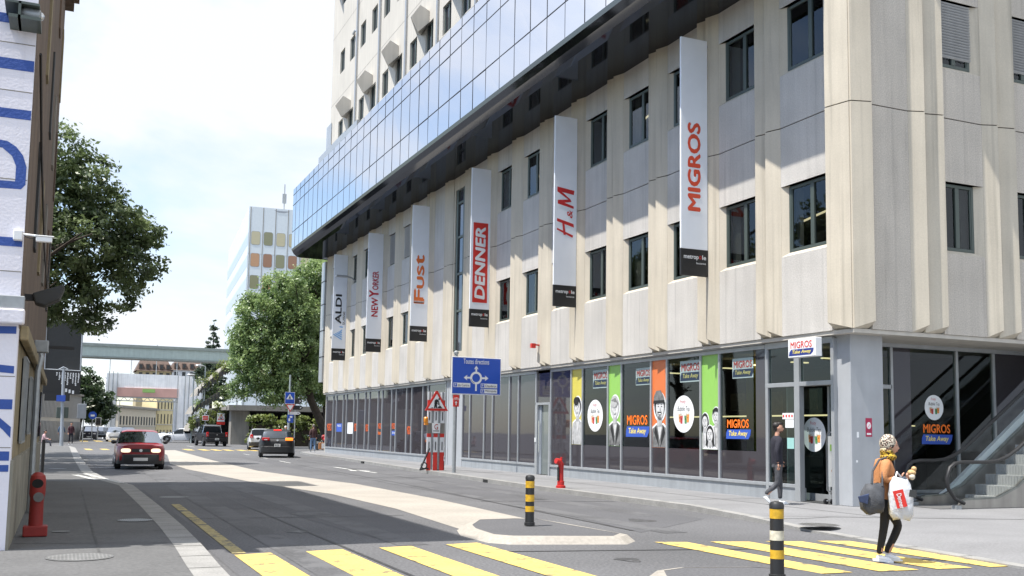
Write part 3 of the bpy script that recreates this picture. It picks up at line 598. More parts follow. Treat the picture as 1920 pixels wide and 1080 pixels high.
def tiny_text(s, y0, y1, z0, z1, m, par, x=None, d=.004, bold=.02, shear=0): return text('lettering', s, FX(x or GX, 0, 0), -y0, -y1, z0, z1, m, par, d, bold, shear)
for (y0, y1, s, m, z0, z1) in ((63.3, 62.3, 'MIGROS', 'orange', 1.55, 1.95), (58.35, 57.3, 'MIGROS', 'orange', 1.5, 1.95), (53.5, 52.6, 'MIGROS', 'orange', 1.75, 2.05), (49.5, 49.0, 'MIGROS', 'orange', 1.72, 2.02), (44.62, 44.06, 'MIGROS', 'orange', 1.5, 1.9)):
    pass
fp = {round(a, 2): o for (a, c), o in far_panes}
tiny_text('MIGROS', 63.4, 62.3, 1.5, 1.95, 'orange', fp[63.71]); tiny_text('MIGROS', 56.9, 56.3, 1.5, 1.95, 'orange', fp[57.0])
b = MB(); b.rect(-61.0, -59.7, 1.45, 1.95, FG, .004); q = b.build('window_sticker', 'midblue', fp[61.09]); text('lettering', 'MIGROS', FG, -60.8, -59.9, 1.75, 1.88, 'white', fp[61.09], .006)
b = MB(); b.rect(-58.4, -57.2, 1.35, 2.0, FG, .004); b.build('window_sticker', 'white', fp[58.66])
tiny_text('MIGROS', 54.5, 53.85, 1.5, 1.9, 'orange', fp[54.6])
tiny_text('MIGROS', 52.05, 51.4, 1.65, 1.95, 'orange', fp[52.1]); tiny_text('Restaurant', 52.05, 51.4, 1.35, 1.55, 'brightorange', fp[52.1])
tiny_text('MIGROS', 49.6, 48.98, 1.65, 1.95, 'orange', fp[49.65])
b = MB(); b.rect(-49.6, -48.95, 1.33, 1.56, FG, .004); b.build('window_sticker', 'midblue', fp[49.65]); text('lettering', 'Take Away', FG, -49.55, -49.0, 1.38, 1.52, 'white', fp[49.65], .006)
tiny_text('MIGROS', 47.1, 46.5, 1.4, 1.8, 'orange', fp[47.2])
# take-away windows: glass over dark film, posters, stickers
def takeaway_logo(par, fr, u0, u1, z0, d=.005, back=None, mm='brightorange', tm='yellowtext', bm='midblue'):
    w = u1 - u0; h = w * .26
    if back:
        q = MB(); q.rect(u0 - .06 * w, u1 + .06 * w, z0 - .04 * w, z0 + .62 * w, fr, d); par = q.build('window_sticker', back, par); d += .003
    q = MB(); e = .08 * w; q.poly([(u0 - .04 * w, z0), (u1 - .02 * w, z0), (u1 + .06 * w, z0 + h * .45), (u1 + .09 * w, z0 + h), (u0 + .02 * w, z0 + h), (u0 - .03 * w, z0 + h * .6)], fr, d); q.build('logo_bar', bm, par)
    text('lettering', 'Take Away', fr, u0 + .1 * w, u1 - .06 * w, z0 + h * .16, z0 + h * .86, tm, par, d + .003, .022, .2)
    text('lettering', 'MIGROS', fr, u0 + .02 * w, u1 - .0 * w, z0 + h * 1.15, z0 + h * 1.15 + w * .24, mm, par, d + .002, .035)
def bubble_sticker(par, fr, cx, cz, r):
    b = MB(); b.ell(cx, cz, r, r, fr, .005, 0, 0, 40); s = b.build('bubble_tea_sticker', 'white', par)
    text('lettering', 'Fruity', fr, cx - .32 * r, cx + .2 * r, cz + .52 * r, cz + .78 * r, mat('rose print', (.55, .10, .12), .5, var=0), s, .008, 0, .15)
    text('lettering', 'Bubble Tea', fr, cx - .58 * r, cx + .58 * r, cz + .17 * r, cz + .42 * r, mat('grey print', (.07, .07, .07), .5, var=0), s, .008, 0, .15)
    c = MB(); lid = []
    for i, (q, m_) in enumerate(((-.36, 3), (-.2, 0), (.2, 1), (.42, 2))):
        t_ = cz - .03 * r if i in (0, 3) else cz - .1 * r; h = .42 * r
        c.poly([(cx + q * r - .13 * r, t_), (cx + q * r + .13 * r, t_), (cx + q * r + .095 * r, t_ - h), (cx + q * r - .095 * r, t_ - h)], fr, .007 + .001 * i, 0, m_)
        c.rect(cx + q * r - .15 * r, cx + q * r + .15 * r, t_, t_ + .05 * r, fr, .008 + .001 * i, 0, 4)
        c.ell(cx + q * r, t_ - .17 * r, .03 * r, .05 * r, fr, .0115, 0, 5, 8)
        c.tube([fr.p(cx + q * r + .02 * r, t_ + .02 * r, .01), fr.p(cx + q * r + .07 * r, t_ + .2 * r, .01)], .008 * r, 4, 4)
    c.build('printed_cups', [mat('tea red', (.5, .05, .05), var=.1), mat('tea green', (.08, .25, .1), var=.1), mat('tea orange', (.75, .28, .06), var=.1), mat('tea peach', (.7, .32, .15), var=.1), mat('cup lid', (.6, .55, .45), var=.1), 'blackline'], s)
def portrait_group(par, fr, people, w, h):
    """cut-out black-and-white people on a coloured film"""
    mats = ['white', mat('print black', (.015, .015, .015), .6, var=.3, scale=14), mat('print mid grey', (.16, .16, .16), .6, var=.45, scale=9), mat('print light grey', (.42, .42, .42), .6, var=.25, scale=9), mat('print face', (.60, .60, .60), .6, var=.16, scale=7)]
    b = MB(); D = [.004]
    def nd(): D[0] += .0012; return D[0]
    clampu = lambda pts: [(min(max(u, .012), w - .012), max(v, .012)) for u, v in pts]
    def blob(pts, m_): b.poly(clampu(pts), fr, nd(), 0, m_)
    def oval(cx, cy, rx, ry, m_, n=22, a0=0, a1=360): blob([(cx + rx * math.cos(R(a0 + (a1 - a0) * k / n)), cy + ry * math.sin(R(a0 + (a1 - a0) * k / n))) for k in range(n + (a1 - a0 != 360))], m_)
    for (cx, cy, s, hair, shirt, tilt) in people:
        sh = lambda ox, oy: (cx + ox * s, cy + oy * s)
        o_ = 1.16
        blob([sh(-2.15, -9), sh(-2.15, -2.9), sh(-1.5, -2.0), sh(-.72, -1.6), sh(.72, -1.6), sh(1.5, -2.0), sh(2.15, -2.9), sh(2.15, -9)], 0)
        oval(cx, cy + .08 * s, 1.22 * s, 1.58 * s, 0)
        if hair == 'long': blob([sh(-1.2, .4), sh(-1.3, -1.4), sh(-.9, -2.2), sh(.9, -2.2), sh(1.3, -1.4), sh(1.2, .4)], 0)
        blob([sh(-1.98, -9), sh(-1.98, -3.0), sh(-1.4, -2.2), sh(-.5, -1.75), sh(.5, -1.75), sh(1.4, -2.2), sh(1.98, -3.0), sh(1.98, -9)], shirt)
        blob([sh(-.5, -1.7), sh(0, -3.4), sh(.5, -1.7)], 4 if shirt != 0 else 3)
        if shirt == 2: blob([sh(-.75, -1.8), sh(-1.05, -2.6), sh(-.15, -4.8), sh(-.3, -3.0)], 1); blob([sh(.75, -1.8), sh(1.05, -2.6), sh(.15, -4.8), sh(.3, -3.0)], 1); blob([sh(-.2, -9), sh(-.12, -4.5), sh(.12, -4.5), sh(.2, -9)], 0)
        blob([sh(-1.2, -9), sh(-1.35, -4.6), sh(-1.1, -4.4), sh(-.95, -9)], 2 if shirt != 2 else 1); blob([sh(1.2, -9), sh(1.35, -4.4), sh(1.12, -4.3), sh(1.0, -9)], 2 if shirt != 2 else 1)
        if hair == 'long': blob([sh(-1.05, .4), sh(-1.18, -1.6), sh(-.7, -2.1), sh(-.45, -.8), sh(.45, -.8), sh(.7, -2.1), sh(1.18, -1.6), sh(1.05, .4)], 1)
        blob([sh(-.42, -.8), sh(-.48, -1.9), sh(.48, -1.9), sh(.42, -.8)], 3)
        oval(cx, cy + .18 * s, 1.0 * s, 1.3 * s, 1 if hair != 'fair' else 3)
        oval(cx + tilt * s, cy - .1 * s, .78 * s, 1.08 * s, 4)
        blob([sh(-.7 + tilt, -.2), sh(-.55 + tilt, -.75), sh(-.2 + tilt, -1.12), sh(-.38 + tilt, -.5)], 3)
        for e in (-.32, .32):
            oval(cx + (e + tilt * 1.5) * s, cy + .12 * s, .12 * s, .06 * s, 1, 8); blob([sh(e - .2 + tilt * 1.5, .32), sh(e + .2 + tilt * 1.5, .33), sh(e + .18 + tilt * 1.5, .40), sh(e - .18 + tilt * 1.5, .39)], 2)
        blob([sh(-.1 + tilt * 2, -.3), sh(.12 + tilt * 2, -.3), sh(.04 + tilt * 2, .1)], 3)
        blob([sh(-.34 + tilt * 1.5, -.52), sh(.34 + tilt * 1.5, -.52), sh(.2 + tilt * 1.5, -.78), sh(-.2 + tilt * 1.5, -.78)], 2); blob([sh(-.26 + tilt * 1.5, -.55), sh(.26 + tilt * 1.5, -.55), sh(.18 + tilt * 1.5, -.67), sh(-.18 + tilt * 1.5, -.67)], 0)
        if hair == 'fair': oval(cx - .1 * s, cy + .75 * s, .85 * s, .7 * s, 3); blob([sh(-.9, .9), sh(.2, 1.25), sh(.9, .5), sh(.5, .65)], 2)
        if hair == 'hat':
            blob([sh(-1.12, .45), sh(-1.0, 1.2), sh(-.55, 1.75), sh(.3, 1.8), sh(.85, 1.2), sh(.98, .5)], 2); blob([sh(-1.15, .42), sh(1.05, .5), sh(1.05, .78), sh(-1.1, .75)], 1)
            blob([sh(-.4 + tilt, -.42), sh(.42 + tilt, -.42), sh(.3 + tilt, -.54), sh(-.3 + tilt, -.54)], 1); oval(cx + tilt * s, cy - 1.02 * s, .34 * s, .16 * s, 2)
        if hair == 'short': blob([sh(-.95, .2), sh(-.9, 1.0), sh(-.3, 1.42), sh(.5, 1.35), sh(.95, .8), sh(.95, .2), sh(.7, .75), sh(-.2, .85), sh(-.7, .6)], 1)
        if hair == 'bun': oval(cx - .35 * s, cy + .9 * s, .75 * s, .6 * s, 1)
    b.build('portrait', mats, par)
def poster(y0, y1, colour, people, label):
    w = y0 - y1 - .07
    p = MB(); p.rect(-y0 + .035, -y1 - .035, 1.21, 3.66, FG, .002, .012); o = p.build('window_poster', colour, BLD); o['label'] = label
    portrait_group(o, FX(GX - .001, y0 - .035, 1.21), people, w, 2.45); pane(y0, y1, .5, 1.21)
poster(29.67, 28.87, mat('yellow film', (.60, .52, .09), .4, var=.04), [(.40, 1.20, .235, 'bun', 3, -.05)], 'yellow film with a cut-out grey smiling woman with tied hair')
poster(27.21, 26.38, mat('green film', (.26, .52, .10), .4, var=.04), [(.38, 1.15, .25, 'fair', 2, .04)], 'green film with a cut-out fair-haired person in a grey jacket')
poster(24.71, 23.88, mat('orange film', (.68, .17, .045), .4, var=.04), [(.40, 1.12, .27, 'hat', 2, .08)], 'orange film with a cut-out man in a hat')
poster(22.25, 21.42, mat('green film'.strip(), (.26, .52, .10)), [(.14, .72, .15, 'long', 3, 0), (.66, .86, .15, 'short', 3, -.05), (.42, .38, .16, 'long', 0, 0)], 'green film with a cut-out group of a family')
for (a, c, kind) in ((28.87, 27.21, 'bubble'), (26.38, 24.71, 'logo'), (23.88, 22.25, 'bubble'), (21.42, 19.55, 'logo')):
    pane(a, c, .5, 1.21)
    c2 = c if c != 19.55 else 20.02
    if c == 19.55: pane(20.0, 19.55, 1.21, 3.66)
    g = MB(); g.rect(-a + .035, -c2 - .035, 1.21, 3.66, FG, 0, .012); o = g.build('shop_pane', 'shopglass', BLD)
    if kind == 'bubble':
        bubble_sticker(o, FG, -(a + c) / 2 - .02, 2.14, .5); takeaway_logo(o, FG, -c2 - .95, -c2 - .08, 3.03, .005, mat('pale decal back', (.33, .42, .42), .5, var=.02), mat('dull red print', (.26, .035, .03), var=0), mat('dull yellow print', (.36, .36, .14), var=0), mat('dull navy print', (.015, .03, .06), var=0))
    else:
        takeaway_logo(o, FG, -a + .28, -c2 - .22, 1.50); takeaway_logo(o, FG, -c2 - .83, -c2 - .08, 3.03, .005, 'pale decal back' and MATS['pale decal back'], MATS['dull red print'], MATS['dull yellow print'], MATS['dull navy print'])
# steel flats between posters and plinth socket
# entrance bay
b = MB(); b.rect(-19.55, -19.45, .12, 3.74, FG, .05, .12); b.rect(-18.5, -18.32, .12, 3.74, FG, .06, .14); b.rect(-19.55, -17.24, 2.72, 2.82, FG, .052, .1); b.rect(-19.55, -17.24, 3.64, 3.78, FG, .052, .1); b.rect(-17.3, -17.2, .12, 3.74, FG, .05, .12)
b.rect(-19.45, -18.5, .42, .5, FG, .05, .1); 
b.build('entrance_frame', 'alu', BLD, bevel=.008)
for a, c, z0, z1 in ((19.45, 18.5, .5, 2.72), (19.45, 18.5, 2.82, 3.64), (18.32, 17.3, 2.82, 3.64)):
    g = MB(); g.rect(-a, -c, z0, z1, FG, 0, .012); o = g.build('shop_pane', 'shopglass', BLD)
    if z0 == .5:
        q = MB(); q.rect(-18.98, -18.58, 1.98, 2.12, FG, .004); q.rect(-18.88, -18.58, 1.78, 1.97, FG, .004); q.build('window_sticker', 'white', o)
        q = MB(); q.rect(-18.82, -18.58, 1.3, 1.55, FG, .004); q.build('window_sticker', mat('mint print', (.3, .55, .52), var=.05), o)
        q = MB(); [q.ell(-18.94 + .1 * i, 2.05, .03, .035, FG, .006, 0, 0, 10) for i in range(4)]; q.build('sticker_dots', 'signred', o)
FD = FX(15.72, 0, 0)                           # the door stands back in a shallow lobby
d = MB(); d.rect(-18.84, -17.3, .26, 2.72, FD, 0, .012); od = d.build('entrance_door', 'shopglass', BLD)
d = MB(); d.rect(-18.9, -18.8, .14, 2.72, FD, .03, .08); d.rect(-17.92, -17.86, .26, 2.72, FD, .02, .05); d.rect(-17.80, -17.74, .26, 2.72, FD, .02, .05); d.rect(-18.8, -17.3, .14, .3, FD, .025, .07); d.build('door_stile', 'alu', od)
bubble_sticker(od, FX(15.70, 0, 0), -18.37, 1.63, .39)
d = MB(); d.box(15.4, 15.78, 18.92, 18.96, .12, 2.72); d.box(15.36, 15.8, 17.3, 18.9, 2.74, 2.8); d.build('lobby_lining', 'alu', BLD)
d = MB(); d.box(15.3, 15.7, 17.4, 18.4, .122, .135); d.build('door_mat', 'darkgrey', BLD)
# free-standing corner column
b = MB(); b.box(15.36, 16.27, 16.8, 17.32, .12, 3.8); o = b.build('corner_column', 'steelcol', BLD, bevel=.012)
fc = FY(0, 16.8, 0); q = MB(); q.rect(15.75, 15.93, 1.6, 2.0, fc, .004); nt = q.build('notice', mat('crimson print', (.36, .01, .06), .5, var=0), o); q = MB(); q.ell(15.84, 1.84, .06, .075, fc, .006); q.rect(15.78, 15.90, 1.64, 1.68, fc, .006); q.build('pictogram', 'white', nt)
q = MB(); q.bar(fc.p(15.8, 1.8, .009), fc.p(15.88, 1.88, .009), .012, .003); q.build('bar_mark', MATS['crimson print'], nt)
q = MB(); q.rect(15.5, 15.56, 1.58, 1.7, fc, .004); q.rect(15.47, 15.52, 1.05, 1.1, fc, .004); q.build('sticker', 'white', o)
# right shop front, set back behind the overhang
YS = 18.0; FS = FY(0, YS, 0)
b = MB()
for x in (16.36, 16.9, 17.66, 19.74, 20.98, 23.2, 25.4, 27.6): b.rect(x - .04, x + .04, .12, 3.76, FS, .05, .1)
b.rect(16.32, 30, 3.7, 3.8, FS, .1, .2); b.rect(16.32, 30, .3, .38, FS, .05, .1); b.rect(16.32, 17.66, 2.72, 2.82, FS, .05, .1); b.build('shopfront_frame', 'alu', BLD, bevel=.008)
b = MB(); b.rect(17.7, 30, .12, .3, FS, .02, .1); b.build('plinth', 'plinth', BLD)
for x0, x1, m_ in ((16.4, 16.86, 'shopglass'), (16.94, 17.62, 'shopglass'), (17.7, 18.28, 'film'), (18.28, 19.7, 'shopglass'), (19.78, 20.94, 'shopglass'), (21.02, 23.16, 'film'), (23.24, 25.36, 'film'), (25.44, 27.56, 'film'), (27.64, 30, 'film')):
    g = MB(); g.rect(x0, x1, .38, 3.7, FS, 0, .012); o = g.build('shop_pane', m_, BLD)
    if x0 == 18.28: bubble_sticker(o, FS, 19.0, 2.32, .30); takeaway_logo(o, FS, 18.62, 19.5, 1.45)
# rooms behind the clear glass
b = MB(); b.box(22, 22.1, 18.1, 29, .1, 3.8); b.box(15.4, 22, 28.95, 29.05, .1, 3.8); b.box(15.4, 30, 17.4, 29, .1, .13); b.box(22.1, 30, 21.5, 21.6, .1, 3.8); b.build('interior_wall', mat('interior grey', (.05, .05, .052), .8, var=.1), BLD)
b = MB(); b.box(16.6, 17.2, 19.8, 28, .13, 1.1); b.box(17.9, 18.3, 19.0, 28, .13, 1.9); b.box(19, 21, 20.2, 20.6, .13, 1.4); b.build('shop_counter', mat('counter dark', (.05, .04, .035), .5, var=.2), BLD)
b = MB(); b.box(19.6, 19.75, 20.0, 21.3, .13, 3.7); b.box(17.3, 17.36, 22.4, 23.0, .13, 3.7); b.box(17.3, 17.36, 27.4, 27.8, .13, 3.7); b.build('interior_panel', mat('olive panel', (.22, .22, .02), .7, var=.1), BLD)
b = MB(); b.box(17.9, 17.94, 18.7, 28, 2.12, 2.16); b.box(18.3, 21, 20.55, 20.58, 1.9, 1.93)
for i in range(6): b.box(17 + .3 * (i % 2), 17.5 + .3 * (i % 2), 19.5 + 1.5 * i, 19.62 + 1.5 * i, 3.5, 3.53)
b.build('shop_lamp', mat('warm strip lamp', (1, .75, .42), .5, var=0, emit=1.2), BLD)
b = MB()
for i in range(5): b.box(17.86, 17.9, 19.4 + 1.4 * i, 20.3 + 1.4 * i, 2.3, 2.8)
b.build('menu_board', mat('menu board', (.16, .12, .08), .6, var=.4, scale=9), BLD)
# small facade fixtures
b = MB(); b.bar((XF, 31.6, 4.6), (XF - .3, 31.6, 4.62), .05); b.box(XF - .42, XF - .26, 31.54, 31.66, 4.5, 4.66); b.build('alarm_beacon', 'signred', BLD)
# ------------------------------------------------------------------ hanging banners
def metropole(par, fr):
    text('lettering', 'metrop', fr, .08, .53, .40, .53, 'white', par, .004, .02); text('lettering', 'o', fr, .545, .62, .44, .53, 'signred', par, .004, .02); text('lettering', 'le', fr, .64, .76, .43, .55, 'white', par, .004, .02); text('lettering', 'lausanne', fr, .46, .75, .31, .36, 'white', par, .004, .01)
def banner(y, label):
    t = thing('hanging_banner', label, 'banner', (14.15, y, 5.63), group='banners hanging along the facade')
    x0, x1 = 14.15, 14.97
    b = MB(); b.box(x0, x1, y - .03, y + .03, 6.32, 11.9); b.build('banner_panel', 'signwhite', t, bevel=.012)
    b = MB(); b.box(x0 - .004, x1 + .004, y - .034, y + .034, 5.63, 6.32); q = b.build('base_panel', 'black', t, bevel=.01)
    metropole(q, Frame((x0, y - .034, 5.63), (1, 0, 0), (0, 0, 1)))
    b = MB(); b.tube([(x1 + .03, y, 5.7), (x1 + .03, y, 11.85)], .022, 8)
    b.build('edge_pole', 'galv', t, smooth=True)
    for z in (5.8, 8.6, 11.75):
        b = MB(); b.box(x1, XF, y - .03, y + .03, z - .03, z + .03); b.build('bracket', 'galv', t)
    return t, FB(x1, y - .03, 5.63)          # u runs upwards, v from the wall outwards
BN = [21.5 + 7.34 * k for k in range(6)]
t, f = banner(BN[0], 'tall white banner with plain orange-red capitals, black foot, nearest the corner column')
text('lettering', 'MIGROS', f, 1.68, 4.02, .22, .62, mat('banner red', (.66, .075, .03), .5, var=0), t, .004, .05)
t, f = banner(BN[1], 'tall white banner with two thin slanted red letters and an ampersand')
red = mat('deep red print', (.55, .02, .02), .5, var=0)
def poly2(name, polys, fr, m, par, d=.004):
    b = MB(); [b.poly(p, fr, d + .0008 * i) for i, p in enumerate(polys)]; return b.build(name, m, par)
X = lambda pts: [(2.25 + a, .1 + c) for a, c in pts]
poly2('lettering', [X([(.02, .05), (.10, .03), (.30, .62), (.24, .62)]), X([(.36, 0), (.48, .02), (.62, .62), (.52, .62)]), X([(.08, .30), (.55, .36), (.55, .44), (.10, .38)]),
    X([(.98, .02), (1.06, .02), (1.22, .60), (1.10, .60)]), X([(1.10, .60), (1.22, .60), (1.28, .14), (1.20, .10)]), X([(1.20, .10), (1.28, .14), (1.62, .62), (1.50, .62)]), X([(1.44, .02), (1.58, .0), (1.66, .62), (1.52, .62)])], f, red, t)
text('lettering', '&', f, 2.25 + .66, 2.25 + .92, .16, .36, red, t, .006, .02, .2)
t, f = banner(BN[2], 'tall white banner with white capitals in a long red box')
q = MB(); q.rect(.95, 4.1, .1, .72, f, .004); q.build('logo_box', 'signred', t); text('lettering', 'DENNER', f, 1.08, 3.95, .2, .63, 'white', t, .007, .05, .1)
t, f = banner(BN[3], 'tall white banner with four fat orange letters')
of = mat('banner orange', (.72, .16, .03), .5, var=0)
text('lettering', 'F', f, 1.75, 2.4, .2, .68, of, t, .004, .06); text('lettering', 'U', f, 2.42, 2.98, .2, .56, of, t, .004, .06); text('lettering', 'S', f, 3.02, 3.5, .2, .56, of, t, .004, .06); text('lettering', 't', f, 3.52, 3.98, .2, .62, of, t, .004, .06)
q = MB(); q.rect(1.72, 1.95, .18, .68, f, .005); q.build('logo_box', of, t); text('lettering', 'Und es funktioniert', Frame(f.p(1.78, .66, 0), (1, 0, 0), (0, 0, 1)), 0, .46, 0, .1, 'white', t, .009, .02)
t, f = banner(BN[4], 'tall white banner with condensed dark red lettering and a tall letter Y')
rd = mat('wine print', (.42, .015, .03), .5, var=0)
text('lettering', 'NEW', f, 1.85, 2.85, .22, .58, rd, t, .004, .04); text('lettering', 'Y', f, 2.86, 3.25, .2, .72, rd, t, .004, .05); text('lettering', 'ORKER', f, 3.26, 4.25, .22, .56, rd, t, .004, .04)
t, f = banner(BN[5], 'tall white banner with black lettering over light blue stripes, farthest of the row')
text('lettering', 'ALDI', f, 2.15, 3.9, .3, .68, 'navy' if 0 else 'black', t, .004, .04); text('lettering', 'SUISSE', f, 2.1, 2.9, .08, .22, 'black', t, .004, .02)
poly2('logo_stripes', [[(1.2 + .14 * i, .24), (1.27 + .14 * i, .24), (1.55 + .05 * i, .74 - .1 * i), (1.49 + .05 * i, .74 - .1 * i)] for i in range(5)] + [[(1.93, .2), (2.0, .2), (2.0, .4), (1.95, .38)]], f, 'lightblue', t)
# box sign over the entrance
t = thing('box_sign', 'white box sign with red lettering and a blue bar above the shop entrance', 'sign', (14.75, 17.85, 3.3))
b = MB(); b.box(14.72, 14.9, 17.15, 18.05, 3.32, 3.73); b.build('sign_box', 'white', t, bevel=.012)
f = FX(14.72, 0, 0); text('lettering', 'MIGROS', f, -17.96, -17.26, 3.52, 3.67, 'signred', t, .003, .02)
q = MB(); q.poly([(-18.02, 3.36), (-17.3, 3.36), (-17.22, 3.42), (-17.2, 3.5), (-17.94, 3.5), (-18.0, 3.45)], f, .003); q.build('logo_bar', 'navy', t); text('lettering', 'Take Away', f, -17.9, -17.28, 3.38, 3.48, 'yellowtext', t, .006, .02, .2)
b = MB(); b.box(14.9, XF, 17.4, 17.46, 3.5, 3.56); b.box(14.9, XF, 17.8, 17.86, 3.5, 3.56); b.build('bracket', 'galv', t)
# wall lamp far along the facade, camera dome
t = thing('wall_lamp', 'grey street lamp arm reaching out of the far facade beside the farthest banner', 'lamp', (XF, 56.9, 10.2))
b = MB(); b.tube([(XF, 56.9, 10.2), (14.9, 56.9, 10.36), (14.6, 56.9, 10.42)], .045); b.build('arm', 'galv', t); b = MB(); b.box(13.95, 14.65, 56.78, 57.02, 10.36, 10.48); b.build('lamp_head', 'alu', t, bevel=.03)

# ------------------------------------------------------------------ direction sign
t = thing('direction_sign', 'big blue roundabout direction sign Toutes directions on a grey post', 'road sign', (13.86, 36.78, 0))
x0, x1, z0, z1, yy = 13.64, 15.72, 3.01, 4.48, 36.62
b = MB(); b.tube([(13.86, 36.75, 0), (13.86, 36.75, 4.6)], .075, 12); b.lathe([(.02, 4.72), (.1, 4.66), (.1, 4.6), (.076, 4.58)][::-1], (13.86, 36.75, 0)); b.build('post', 'galv', t, smooth=True)
f = FY(x0, yy, z0); Wd, Hh = x1 - x0, z1 - z0
b = MB(); b.rect(0, Wd, 0, Hh, f, 0, .04); o = b.build('sign_board', 'white', t, bevel=.01)
b = MB(); b.rect(.035, Wd - .035, .035, Hh - .035, f, .003); b.build('sign_face', 'blue', o)
text('lettering', 'Toutes directions', f, .48, 1.56, 1.2, 1.40, 'white', o, .006, .012)
b = MB(); cx, cz = 1.02, .66
n = 32
for k in range(n):
    a0, a1 = 2 * math.pi * k / n, 2 * math.pi * (k + 1) / n
    b.poly([(cx + .25 * math.cos(a0), cz + .25 * math.sin(a0)), (cx + .25 * math.cos(a1), cz + .25 * math.sin(a1)), (cx + .165 * math.cos(a1), cz + .165 * math.sin(a1)), (cx + .165 * math.cos(a0), cz + .165 * math.sin(a0))], f, .006)
b.rect(cx - .035, cx + .035, .15, cz - .2, f, .007); b.rect(cx - .035, cx + .035, cz + .22, 1.02, f, .007); b.poly([(cx - .1, 1.0), (cx, 1.14), (cx + .1, 1.0), (cx, 1.03)], f, .008)
for sg in (-1, 1):
    b.poly([(cx + sg * .22, cz - .035), (cx + sg * .4, cz - .035), (cx + sg * .4, cz + .035), (cx + sg * .22, cz + .035)], f, .007); b.poly([(cx + sg * .37, cz - .11), (cx + sg * .52, cz), (cx + sg * .37, cz + .11), (cx + sg * .4, cz)], f, .008)
b.build('arrow_symbol', 'white', o)
b = MB(); 
for k in range(6):
    a0, a1 = R(195 + 10 * k), R(205 + 10 * k); b.poly([(cx + .225 * math.cos(a0), cz + .225 * math.sin(a0)), (cx + .225 * math.cos(a1), cz + .225 * math.sin(a1)), (cx + .205 * math.cos(a1), cz + .205 * math.sin(a1)), (cx + .205 * math.cos(a0), cz + .205 * math.sin(a0))], f, .009)
b.build('gap_mark', 'black', o)
for (u, v, s) in ((.08, .28, 'du Centre'), (1.22, .28, 'Chauderon'), (1.22, .07, 'Métropole')):
    b = MB(); b.rect(u, u + .7, v, v + .17, f, .006); q = b.build('inset_panel', 'white', o); b = MB(); b.rect(u + .02, u + .15, v + .02, v + .15, f, .009); b.build('parking_symbol', 'blue', q); text('lettering', 'P', f, u + .055, u + .11, v + .04, v + .13, 'white', q, .011, .02); text('lettering', s, f, u + .19, u + .66, v + .035, v + .135, 'black', q, .009, .008)
f2 = FY(13.72, 36.6, 2.53); b = MB(); b.rect(0, .24, 0, .45, f2, 0, .03); q = b.build('cycle_plate', 'signred', t); b = MB(); b.rect(.1, .14, .06, .16, f2, .003); b.poly([(.06, .15), (.12, .22), (.18, .15)], f2, .0035); b.build('arrow_symbol', 'white', q)
b = MB(); [b.tube([f2.p(.07 + .1 * i + .04 * math.cos(R(30 * k)), .3 + .04 * math.sin(R(30 * k)), .004) for k in range(12)], .007, 4, closed=True) for i in (0, 1)]; b.bar(f2.p(.07, .3, .004), f2.p(.13, .36, .004), .01); b.bar(f2.p(.17, .3, .004), f2.p(.13, .36, .004), .01); b.build('cycle_symbol', 'white', q)
b = MB(); b.box(13.7, 14.0, 36.62, 36.7, 2.85, 3.0); b.build('clamp', 'galv', t)
t.location = (12.81, 33.98, .12); t.scale = (.924,) * 3
# ------------------------------------------------------------------ roadworks stack
t = thing('roadworks_sign', 'red and white roadworks boards with a digging-man triangle standing on the right pavement', 'roadworks sign', (13.8, 38.72, .12)); RW = t
for i, x in enumerate((13.5, 13.78, 14.06)):
    b = MB(); zz = [.12, .85, 1.45, 1.6, 1.62, 2.02, 2.6, 2.95, 3.28]; cols = [0, 1, 0, 2, 2, 1, 0, 1]
    for a, c, m_ in zip(zz[:-1], zz[1:], cols): b.box(x - .085, x + .085, 38.68, 38.72, a, c, m_)
    for z in (1.1, 2.3, 3.1): b.box(x - .02, x + .02, 38.672, 38.68, z - .17, z + .17, 3)
    b.build('barrier_board', ['signred', 'white', 'conc', 'darkgrey'], t)
b = MB(); [b.box(13.42, 14.14, 38.72, 38.75, z - .02, z + .02) for z in (.3, 1.2, 1.62, 2.02, 3.0)]; [b.box(13.6, 13.68, 38.73, 38.77, .15, 3.2), b.box(13.9, 13.98, 38.73, 38.77, .15, 3.2)]; b.build('rail', 'galv', t)
f = FY(13.78, 38.64, 2.52)
def tri(b, r, d, m_=0, dv=0): b.poly([(-r, 0 + dv), (r, 0 + dv), (0, r * 1.732 + dv)], f, d, .02 if m_ == 0 and d == 0 else 0, m_)
b = MB(); b.poly([(-.5, 0), (.5, 0), (.46, .06), (.04, .8), (-.04, .8), (-.46, .06)], f, 0, .03); q = b.build('warning_triangle', 'signred', t)
b = MB(); b.poly([(-.36, .09), (.36, .09), (0, .68)], f, .003); b.build('sign_face', 'white', q)
b = MB(); 
for p in ([(-.26, .1), (-.19, .14), (-.13, .1)], [(.02, .1), (.09, .19), (.16, .2), (.26, .1)], [(-.12, .1), (-.06, .1), (-.03, .28), (-.09, .3)], [(-.03, .1), (.03, .1), (0, .3), (-.08, .3)], [(-.11, .26), (.0, .26), (.07, .43), (.0, .47), (-.09, .43)], [(.03, .42), (.08, .42), (.13, .26), (.08, .25)], [(-.02, .3), (.14, .2), (.15, .22), (-.01, .33)]): b.poly(p, f, .006)
b.ell(.1, .47, .04, .04, f, .006, 0, 0, 12); b.build('digging_man', 'black', q)
b = MB(); b.rect(-.17, .17, -.9, -.5, f, 0, .02); q = b.build('company_plate', 'white', t); text('lettering', 'G', f, -.08, .08, -.76, -.54, mat('logo dark red', (.35, .02, .02), var=0), q, .004, .01); b = MB(); b.rect(-.13, .13, -.83, -.8, f, .004); b.build('small_print', 'darkgrey', q)
